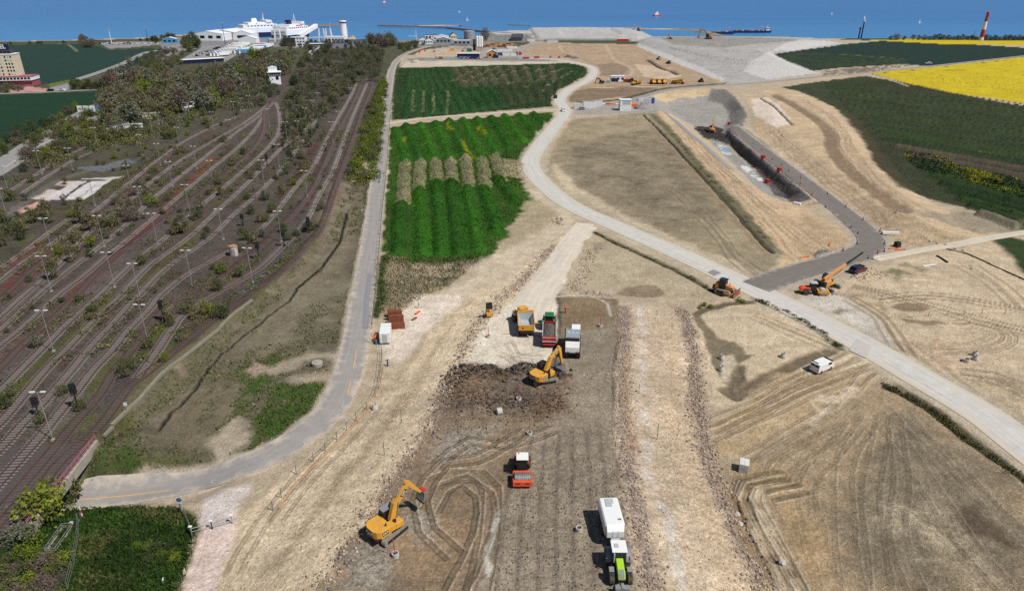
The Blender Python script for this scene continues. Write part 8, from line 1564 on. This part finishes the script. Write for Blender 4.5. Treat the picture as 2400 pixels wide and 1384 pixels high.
# building site: silos, canopy, hut
for i, px in enumerate((1119, 1124.5, 1129.5)):
    r = root_at('silo', px, 119, 0, ['left white silo of three', 'middle white silo of three', 'right white silo of three'][i], 'silo', 'white silos'); MB().lathe([(.3, 2.4), (1.25, 4.2), (1.25, 14), (.5, 14.8)], n=14).part('barrel', wallw, r)
    for k in range(4): a = math.pi / 4 + k * math.pi / 2; MB().cyl((math.cos(a) * 1.1, math.sin(a) * 1.1, 0), (math.cos(a) * 1.1, math.sin(a) * 1.1, 4.4), .1, n=5).part('leg', dk, r)
    MB().cyl((0, 0, 14.6), (0, 0, 15.6), .3, n=8).part('filter', galv, r)
house(1112, 118, 3, 3, 11, 0, 'dark plant tower beside the white silos', roofd, roofd)
house(1098, 134, 22, 6, 3.6, .02, 'long white canopy roof over parked vans', navyp, roofw, name='canopy', cat='canopy', over=.5); house(1153, 135, 9.5, 8, 5, .12, 'orange timber hut with white gable roof', timber, roofw, 2.2, (2, 1), True, over=.6)
r = root_at('round_tank', 1158, 123, 0, 'grey round tank with teal cone roof', 'tank'); MB().lathe([(2.8, 0), (2.8, 3.6)], n=18).part('shell', lgry, r); MB().lathe([(3.0, 3.6), (.2, 5.0)], n=18).part('roof', teal, r)
def box_c(px, py, w_, h, d_, rz, c_, lb, grp='containers and cabins'):
    r = root_at('container', px, py, rz, lb, 'container', grp); MB().box((0, 0, h / 2), (w_, d_, h)).part('box', c_, r); MB().box((0, 0, h + .04), (w_ * .98, d_ * .98, .08)).part('roof', lgry if c_ in (wht, wallw, whd) else c_, r)
    n = int(w_ / .8); m_ = MB()
    for k in range(n): m_.box((-w_ / 2 + (k + .5) * w_ / n, -d_ / 2 - .03, h / 2), (.12, .06, h * .9))
    m_.part('ribs', lgry if c_ in (wht, wallw, whd) else c_, r); return r
CT = [(1172, 130, 5, 2.6, 3, blum, 'blue container beside the timber hut'), (1187, 131, 8, 2.6, 3, wallw, 'white site cabin right of the timber hut'), (1203, 131, 6, 2.6, 3, wallw, 'second white site cabin right of the timber hut'), (1210, 128, 3, 2.5, 3, blum, 'small blue container on the site road'), (1219, 129, 3, 2.8, 3, redp, 'small red container on the site road'), (1221, 137, 6, 2.4, 3, whd, 'white container at the field edge'), (1233, 138, 6, 1.5, 3, redp, 'low red skip at the field edge, left'), (1258, 137, 5, 1.8, 3, redp, 'low red skip at the field edge, right'), (1162, 136, 5, 2.4, 3, navyp, 'navy container at the foot of the timber hut'), (1028, 121, 7, 3, 3, whd, 'white lorry body on the sand yard'), (1060, 119, 5, 2.5, 3, cy, 'yellow plant on the sand yard'), (1183, 121, 16, 2.4, 4, wallw, 'long white store behind the cabins'), (1200, 114, 12, 2.4, 4, wallw, 'white store near the timber stacks'), (1100, 121, 5, 3, 3, teal, 'teal container left of the silos'), (1056, 134, 8, 1.0, 3, whd, 'pale stack on the parking place'), (1125, 137, 6, .8, 4, timber, 'orange brick stack on the parking place'), (1210, 103, 8, 1.5, 3, grnm, 'green tarpaulin at the timber yard')]
for px, py, w_, h, d_, c_, lb in CT: box_c(px, py, w_, h, d_, .05, c_, lb)
for i in range(15): 
    px = 1118 + i * 6.2; r = root_at('timber_stack', px + (i % 3) * 2, 107 + (i % 3) * 2.2 - 1.5 * (i > 9), .1 * (i % 5), 'stack of orange formwork timber behind the silos', 'timber stack', 'timber stacks behind the silos'); MB().box((0, 0, 1.2), (5, 3, 2.4)).part('boards', timber if i % 2 else mat('brown_timber', A(112, 78, 62), .9), r); MB().box((0, 0, 2.5), (4.6, 2.6, .3)).part('top_boards', timber, r)
for i, (px, py) in enumerate([(982, 124), (984, 121), (996, 121), (1018, 122), (1085, 121), (1290, 135), (1310, 136), (1176, 118), (1190, 117)]): 
    r = root_at('red_machine', px, py, i, 'small red machine on the far sand yard', 'machine', 'small red machines on the far yard'); MB().box((0, 0, .9), (2, 1.4, 1.6), top=(.7, .8)).part('body', redp, r); MB().box((.9, 0, .3), (.8, 1.2, .6)).part('base', dk, r)
def gpile(px, py, rad, h, lb, c_):
    r = root_at('gravel_pile', px, py, 0, lb, 'gravel pile'); rr_ = random.Random(px); n = 22; V = [(0, 0, h * .95)]
    for q, z_ in ((.22, .9), (.45, .7), (.68, .42), (.88, .15), (1.05, -.15)):
        for k in range(n): a = 2 * math.pi * k / n; V.append((math.cos(a) * rad * q * rr_.uniform(.75, 1.2), math.sin(a) * rad * q * rr_.uniform(.75, 1.2), h * z_ * rr_.uniform(.6, 1.35)))
    F = [(0, 1 + k, 1 + (k + 1) % n) for k in range(n)] + [(1 + j * n + k, 1 + (j + 1) * n + k, 1 + (j + 1) * n + (k + 1) % n, 1 + j * n + (k + 1) % n) for j in range(4) for k in range(n)]
    MB().add(V, F).part('heap', c_, r, smooth=True)
ggr = mat('grey_gravel', A(148, 144, 140), .95, var=.2, scale=1.5, bump=.5); gpile(1510, 254, 6.0, 3.0, 'grey gravel heap between the cabins and the blue container', ggr); gpile(1348, 137, 4, 2, 'dark gravel heap at the end of the site road', mat('dark_gravel', A(110, 104, 104), .95)); gpile(1332, 134, 4.5, 2, 'brown soil heap at the end of the site road', soilm); gpile(1100, 114, 8, 3, 'pale sand heap left of the silos', ggr); gpile(975, 146, 5, 2, 'small sand heap at the lane bend', mat('sand_heap', A(190, 176, 152), .95, var=.1))
# cabins at the dig
box_c(1381, 252, 7.2, 3.0, 3, .05, wallw, 'grey-white site cabin left of the dig'); box_c(1402, 248, 4.6, 2.6, 2.6, .05, wht, 'small white site cabin left of the dig'); box_c(1352, 254, 3.2, 3.0, 2.6, .0, wht, 'white gatehouse cabin with dark door'); box_c(1517, 243, 4.4, 3.0, 3, -.25, wht, 'white container behind the gravel heap'); box_c(1526, 242, 3.6, 3.0, 3, -.25, blum, 'blue container behind the gravel heap'); box_c(1504, 236, 4.5, 1.6, 2.4, 0, wht, 'low white container near the perimeter road')
r = root_at('stacked_cabins', 1464, 258, .04, 'two grey-white cabins stacked beside the gravel heap', 'cabin')
for k in range(2): b_ = MB().box((0, 0, 1.4 + 2.9 * k), (6.2, 5, 2.8)).part('cabin', wallw, r); MB().box((.4, -2.53, 1.6 + 2.9 * k), (4.6, .08, 2.0)).part('front_panel', lgry if k else wht, b_)
MB().box((0, 0, 5.9), (6.6, 5.4, .16)).part('roof', roofw, r)
r = root_at('orange_skip', 1484, 250, .3, 'orange skip beside the stacked cabins', 'skip'); MB().box((0, 0, .8), (3.4, 2, 1.5), top=(1.1, 1.1)).part('bin', orgp, r); MB().box((1.9, 0, .9), (.6, 2, 1.2)).part('end', redp, r)
for i, (px, c_) in enumerate([(1414, whd), (1424, redm), (1435, orgp), (1447, whd)]): r = root_at('barrier_stack', px, 246, 0, 'stack of ' + ['white', 'red', 'orange', 'pale'][i] + ' barriers between the cabins', 'barrier stack'); MB().box((0, 0, .5), (3, 1.4, 1.0), top=(.8, .7)).part('stack', c_, r); MB().box((0, -.72, .3), (2.6, .06, .3)).part('rail', lgry, r)
car(1320, 261, .1, 'white van at the site gate', wht, 'van', lite=True); car(1363, 257, 1.4, 'grey car beside the gatehouse cabin', lgry, 'car', lite=True); car(1302, 230, 0, 'dark van parked beside the haul road', blk2, 'van', lite=True)
# machines on the brown field
for i, (px, py, lb) in enumerate([(1530, 196, 'parked yellow dump truck, left of three'), (1542.5, 196, 'parked yellow dump truck, middle of three'), (1555, 196, 'parked yellow dump truck, right of three')]): dumper(px, py, math.pi, lb, detail=False, grp='dump trucks parked on the brown field', s=1.05)
dumper(1587, 197, -math.pi / 2, 'yellow dump truck standing side-on at the end of the row', detail=False, grp='dump trucks parked on the brown field', s=1.05); dumper(1491, 199, 2.4, 'yellow dump truck beside the soil heap', detail=False, grp='dump trucks parked on the brown field'); tractor(1482, 194, -1.5, 'dark green tractor on the brown field', mat('dark_green', A(28, 62, 46), .6), blk2, dk, weight=False)
r = root_at('tipper_trailer', 1469, 193, -1.5, 'small red tipper trailer on the brown field', 'trailer'); MB().prism([(-1.1, 1.0), (1.1, 1.0), (1.3, 2.2), (-1.3, 2.2)], -2.8, 2.8, 'y').part('body', redm, r); MB().box((0, 0, .8), (1, 5, .3)).part('chassis', blk2, r)
for y_ in (-.8, .8):
    for s_ in (-1, 1): wheel(r, s_ * 1.0, y_, .5, .4, lug=False)
of_ = house(1447, 190, 10, 5, 3.6, .03, 'white site office with dark porch on the brown field', wallw, roofw, wins=(3, 1)); MB().box((-2.5, -3.6, 1.2), (4.5, 2.2, 2.4)).part('porch', navyp, of_)
excavator(1409, 196, 1.3, 0, [(.3, 1.7), (1.4, 3.4), (3.6, 4.2)], [(3.4, 4.6), (3.7, 4.2), (4.6, 1.0)], -1.0, 'black telehandler parked beside the site office', True, blk2, .9, False); car(1425, 193, 1.5, 'white car beside the site office', wht, 'car', lite=True)
for i, (px, py, a) in enumerate([(1544, 140, .4), (1567, 150, .6), (1643, 193, .2)]): 
    r = root_at('loader', px, py, a, ['orange loader on the track below the sand dunes', 'dark loader below the sand dunes', 'dark bulldozer at the foot of the sand dunes'][i], 'loader'); MB().box((0, 0, 1.2), (2.2, 3.2, 1.2)).part('body', cyd if i == 0 else dk, r); MB().box((0, -.3, 2.3), (1.5, 1.4, 1.2)).part('cab', glass, r); MB().box((0, 2.3, .7), (2.6, .6, 1.0)).part('bucket', rustm, r)
    for s_ in (-1, 1):
        for y_ in (-1, 1): wheel(r, s_ * 1.1, y_, .7, .5, lug=False)
for px, py, rz, sc, lb in [(1660, 92, 1.1, 2.0, 'long-arm excavator at the lagoon edge'), (1497, 73, 1.4, 1.6, 'orange excavator on the lagoon causeway'), (1572, 92, .4, 1.0, 'small excavator on the dark lagoon bank')]: excavator(px, py, rz, 0, [(.3, 1.7), (2.0, 4.6), (5.0, 5.2)], [(4.6, 5.6), (5.1, 5.2), (6.2, 1.6)], -1.0, lb, True, cyd, sc, False, 'excavators round the lagoon')
box_c(1549, 73, 7, 3.5, 4, 0, cy, 'yellow container on the lagoon causeway', None)
# barges and boats
def barge(px, py, L_, rz, lb, cabin=True):
    r = empty('barge', Vector((*G(px, py, SEA), SEA)), rz); tag(r, lb, 'barge', 'barges in the lagoon'); MB().prism([(-L_ / 2, 3), (-L_ / 2 + 3, -.6), (L_ / 2 - 3, -.6), (L_ / 2, 3)], -5, 5, 'y').part('hull', navyp, r)
    rr_ = random.Random(px)
    for k in range(int(L_ / 4)): MB().box((-L_ / 2 + 4 + k * 3.6, rr_.uniform(-2, 2), 3.6), (2.4, 3, rr_.uniform(.8, 2.2))).part('cargo', rr_.choice([stone, timber, lgry, whd, rustm]), r)
    if cabin: MB().box((L_ / 2 - 6, 0, 5.5), (5, 6, 5)).part('wheelhouse', wht, r); MB().cyl((L_ / 2 - 6, 0, 8), (L_ / 2 - 6, 0, 13), .2, n=6).part('mast', wht, r); MB().box((L_ / 2 - 6, -3.03, 6.4), (4, .1, 1.2)).part('window', win, r)
    a_ = MB(); a_.cyl((L_ * .15, 0, 3), (L_ * .22, 0, 9), .5, .4, 6); a_.cyl((L_ * .22, 0, 9), (L_ * .36, 0, 8), .4, .3, 6); a_.cyl((L_ * .36, 0, 8), (L_ * .4, 0, 4), .3, .3, 6); a_.part('crane_arm', orgp, r)
barge(1762, 77, 60, .03, 'long dark work barge with white wheelhouse'); barge(1694, 80, 34, 0, 'shorter barge with white cargo beside the long one', False)
def boat(px, py, L_, rz, lb, sail=False):
    r = empty('boat', Vector((*G(px, py, SEA), SEA)), rz); tag(r, lb, 'boat'); MB().prism([(-L_ / 2, -L_ * .13), (L_ * .3, -L_ * .13), (L_ / 2, 0), (L_ * .3, L_ * .13), (-L_ / 2, L_ * .13)], -.5, L_ * .12, 'z').part('hull', redp if L_ > 20 else wht, r)
    if sail: MB().add([(0, 0, 1), (-L_ * .4, .1, 1.2), (0, .05, L_ * 1.1), (.06, 0, 1)], [(0, 1, 2), (0, 2, 3), (1, 0, 3), (1, 3, 2)]).part('sail', wht, r); MB().cyl((0, 0, 0), (0, 0, L_ * 1.15), .1, n=5).part('mast', galv, r)
    else: MB().box((-L_ * .1, 0, L_ * .22), (L_ * .45, L_ * .2, L_ * .22)).part('deckhouse', wht, r); MB().box((-L_ * .05, 0, L_ * .4), (L_ * .2, L_ * .16, L_ * .14)).part('bridge', wht, r); MB().cyl((-L_ * .05, 0, L_ * .45), (-L_ * .05, 0, L_ * .75), L_ * .012, n=5).part('mast', galv, r)
boat(902, 9, 26, .2, 'white ship far out at the top edge'); boat(1077, 29, 8, .0, 'small white motor boat in the strait'); boat(1540, 38, 22, .3, 'white work ship off the lagoon')
for i, (px, py) in enumerate([(2027, 43), (2156, 54), (1950, 34), (1096, 48)]): boat(px, py, 7, .3, ['sailing boat above the sea piles', 'sailing boat left of the lighthouse', 'sailing boat farthest right of the work ship', 'sailing boat beyond the breakwaters'][i], True)
for px, h, lb in [(2018, 22, 'tall dark sea pile with white lamp'), (2012, 12, 'short dark sea pile')]:
    r = empty('sea_pile', Vector((*G(px, 91, SEA), SEA))); tag(r, lb, 'pile'); MB().cyl((0, 0, -2), (0, 0, h), 1.0, .8, 8).part('pile', dk, r); MB().lathe([(1.3, h), (1.3, h + 2.5), (.3, h + 3)], n=8).part('lamp', wht if h > 15 else dk, r)
# lighthouse
r = root_at('lighthouse', 2299, 95, 0, 'red and white banded lighthouse behind the far rape field', 'lighthouse')
z_ = 0
for k, (h, c_) in enumerate([(4, wht), (9.5, redm), (9.5, wht), (8, redm)]):
    r0 = 2.7 - z_ * .035; MB().lathe([(r0, z_), (2.7 - (z_ + h) * .035, z_ + h)], n=18).part('band', c_, r); z_ += h
MB().lathe([(2.8, z_), (2.8, z_ + .4)], n=16).part('gallery', redm, r); MB().lathe([(1.6, z_ + .4), (1.6, z_ + 2.6)], n=14).part('lantern', redm, r); MB().lathe([(2.2, z_ + 2.6), (2.2, z_ + 3.0), (.3, z_ + 4.2)], n=14).part('cap', redm, r); MB().cyl((0, 0, z_ + 4), (0, 0, z_ + 13), .15, .08, n=6).part('aerial', galv, r)
r = root_at('radio_mast', 2280, 95, 0, 'thin dark mast left of the lighthouse', 'mast'); MB().cyl((0, 0, 0), (0, 0, 12), .3, .15, 6).part('mast', dk, r); MB().box((0, 0, 9), (1.4, .2, .2)).part('crossarm', dk, r)
car(2176, 150, 1.5, 'white car parked beside the rape field', wht, 'car', lite=True, s=1.2)
for i, (px, py, lb) in enumerate([(675, 104, 'tall port light mast beside the second ferry'), (609, 106, 'tall port light mast before the white halls'), (528, 104, 'dark light mast between the port halls'), (778, 106, 'tall port light mast at the empty berth'), (816, 97, 'slim light mast right of the control tower'), (976, 101, 'tall light mast near the hamlet'), (347, 98, 'dark mast by the seaside car park'), (262, 103, 'slim mast on the seaside car park')]):
    r = root_at('light_mast', px, py, 0, lb, 'light mast', 'tall light masts of the port'); h = 24 if i < 4 else 16; MB().cyl((0, 0, 0), (0, 0, h), .4, .22, 7).part('mast', wallw if i != 2 and i != 6 else dk, r); MB().lathe([(1.1, h), (1.1, h + .6)], n=8).part('lamp_ring', lgry, r)
# parked cars and lorries of the port
pc = [mat('car_%s' % n_, A(*c_), .35, var=.03) for n_, c_ in (('white', (232, 232, 232)), ('silver', (176, 178, 182)), ('black', (34, 34, 38)), ('red', (150, 30, 34)), ('blue', (40, 64, 130)))]
cr_ = random.Random(9); protoC = [car(0, 0, 0, 'x', c_, 'car', lite=True, loc=Vector((0, 0, -50))) for c_ in pc]; usedC = set(); nm_ = ['white', 'silver', 'black', 'red', 'blue']
def park(px, py, rz, where, grp):
    k = cr_.choice([0, 0, 1, 1, 2, 2, 3, 4])
    o = protoC[k] if k not in usedC else copy_tree(protoC[k]); usedC.add(k); o.location = at(px, py); o.rotation_euler = (0, 0, rz + cr_.uniform(-.1, .1)); tag(o, f'{nm_[k]} car parked {where}', 'car', grp)
for i in range(26): park(236 + 5.4 * i + cr_.uniform(-1.5, 1.5), 102.5 - .03 * i + (i % 3) * 1.4, .3, 'on the seaside car park', 'cars on the seaside car park')
for i in range(22): park(458 + 3.2 * i, 132 - 1.15 * i + (i % 2), -.9, 'in the left rows of the port apron', 'cars in the left rows of the port')
for i in range(12): park(488 + 3.0 * i, 131 - 1.5 * i, -.9, 'beside the lorry rows of the port', 'cars beside the lorry rows')
for i in range(10): park(1078 + 5 * i, 137 + (i % 2), 1.2, 'under the long white canopy', 'cars under the white canopy')
car(1033, 138, 1.4, 'yellow car on the site parking place', cy, 'car', lite=True, s=1.3); car(1025, 137, 1.4, 'white van on the site parking place', wht, 'van', lite=True, s=1.2)
lc = [wht, whd, wallw, lgry, cyd, skyb, redm]; lp = []
for c_ in lc:
    r = empty('lorry', (0, 0, -50)); MB().box((0, -2, 2.5), (2.5, 11.5, 2.9)).part('box', c_, r); MB().box((0, 5.3, 1.9), (2.4, 2.2, 2.9), top=(1, .85)).part('cab', wht, r); MB().box((0, 6.42, 2.5), (2.1, .1, 1.0), rx=-.1).part('windscreen', win, r); MB().box((0, -1, .6), (2.2, 12, 1.0)).part('chassis', blk2, r); lp.append(r)
usedL = set(); ln_ = ['white', 'dusty white', 'pale', 'grey', 'orange', 'blue', 'red']
for row, (x0, y0, dx, dy, n) in enumerate([(505, 132, 5.2, -2.7, 10), (513, 132, 5.4, -2.7, 10), (521, 132, 5.6, -2.7, 10), (560, 126, 6.5, -2.2, 9), (572, 127, 6.5, -2.2, 9), (586, 124, 6.0, -2.0, 8)]):
    for i in range(n):
        k = cr_.choice([0, 0, 0, 1, 1, 2, 2, 3, 3, 5, 0, 1, 4, 6]); o = lp[k] if k not in usedL else copy_tree(lp[k]); usedL.add(k); o.location = at(x0 + dx * i, y0 + dy * i); o.rotation_euler = (0, 0, math.pi - .62); tag(o, f'{ln_[k]} lorry waiting in the {ORD[row]} row of the port', 'lorry', f'lorries waiting in the {ORD[row]} row')
for grp_, us_ in ((protoC, usedC), (lp, usedL)):
    for k, o in enumerate(grp_):
        if k not in us_:
            for ch in list(o.children): bpy.data.objects.remove(ch)
            bpy.data.objects.remove(o)
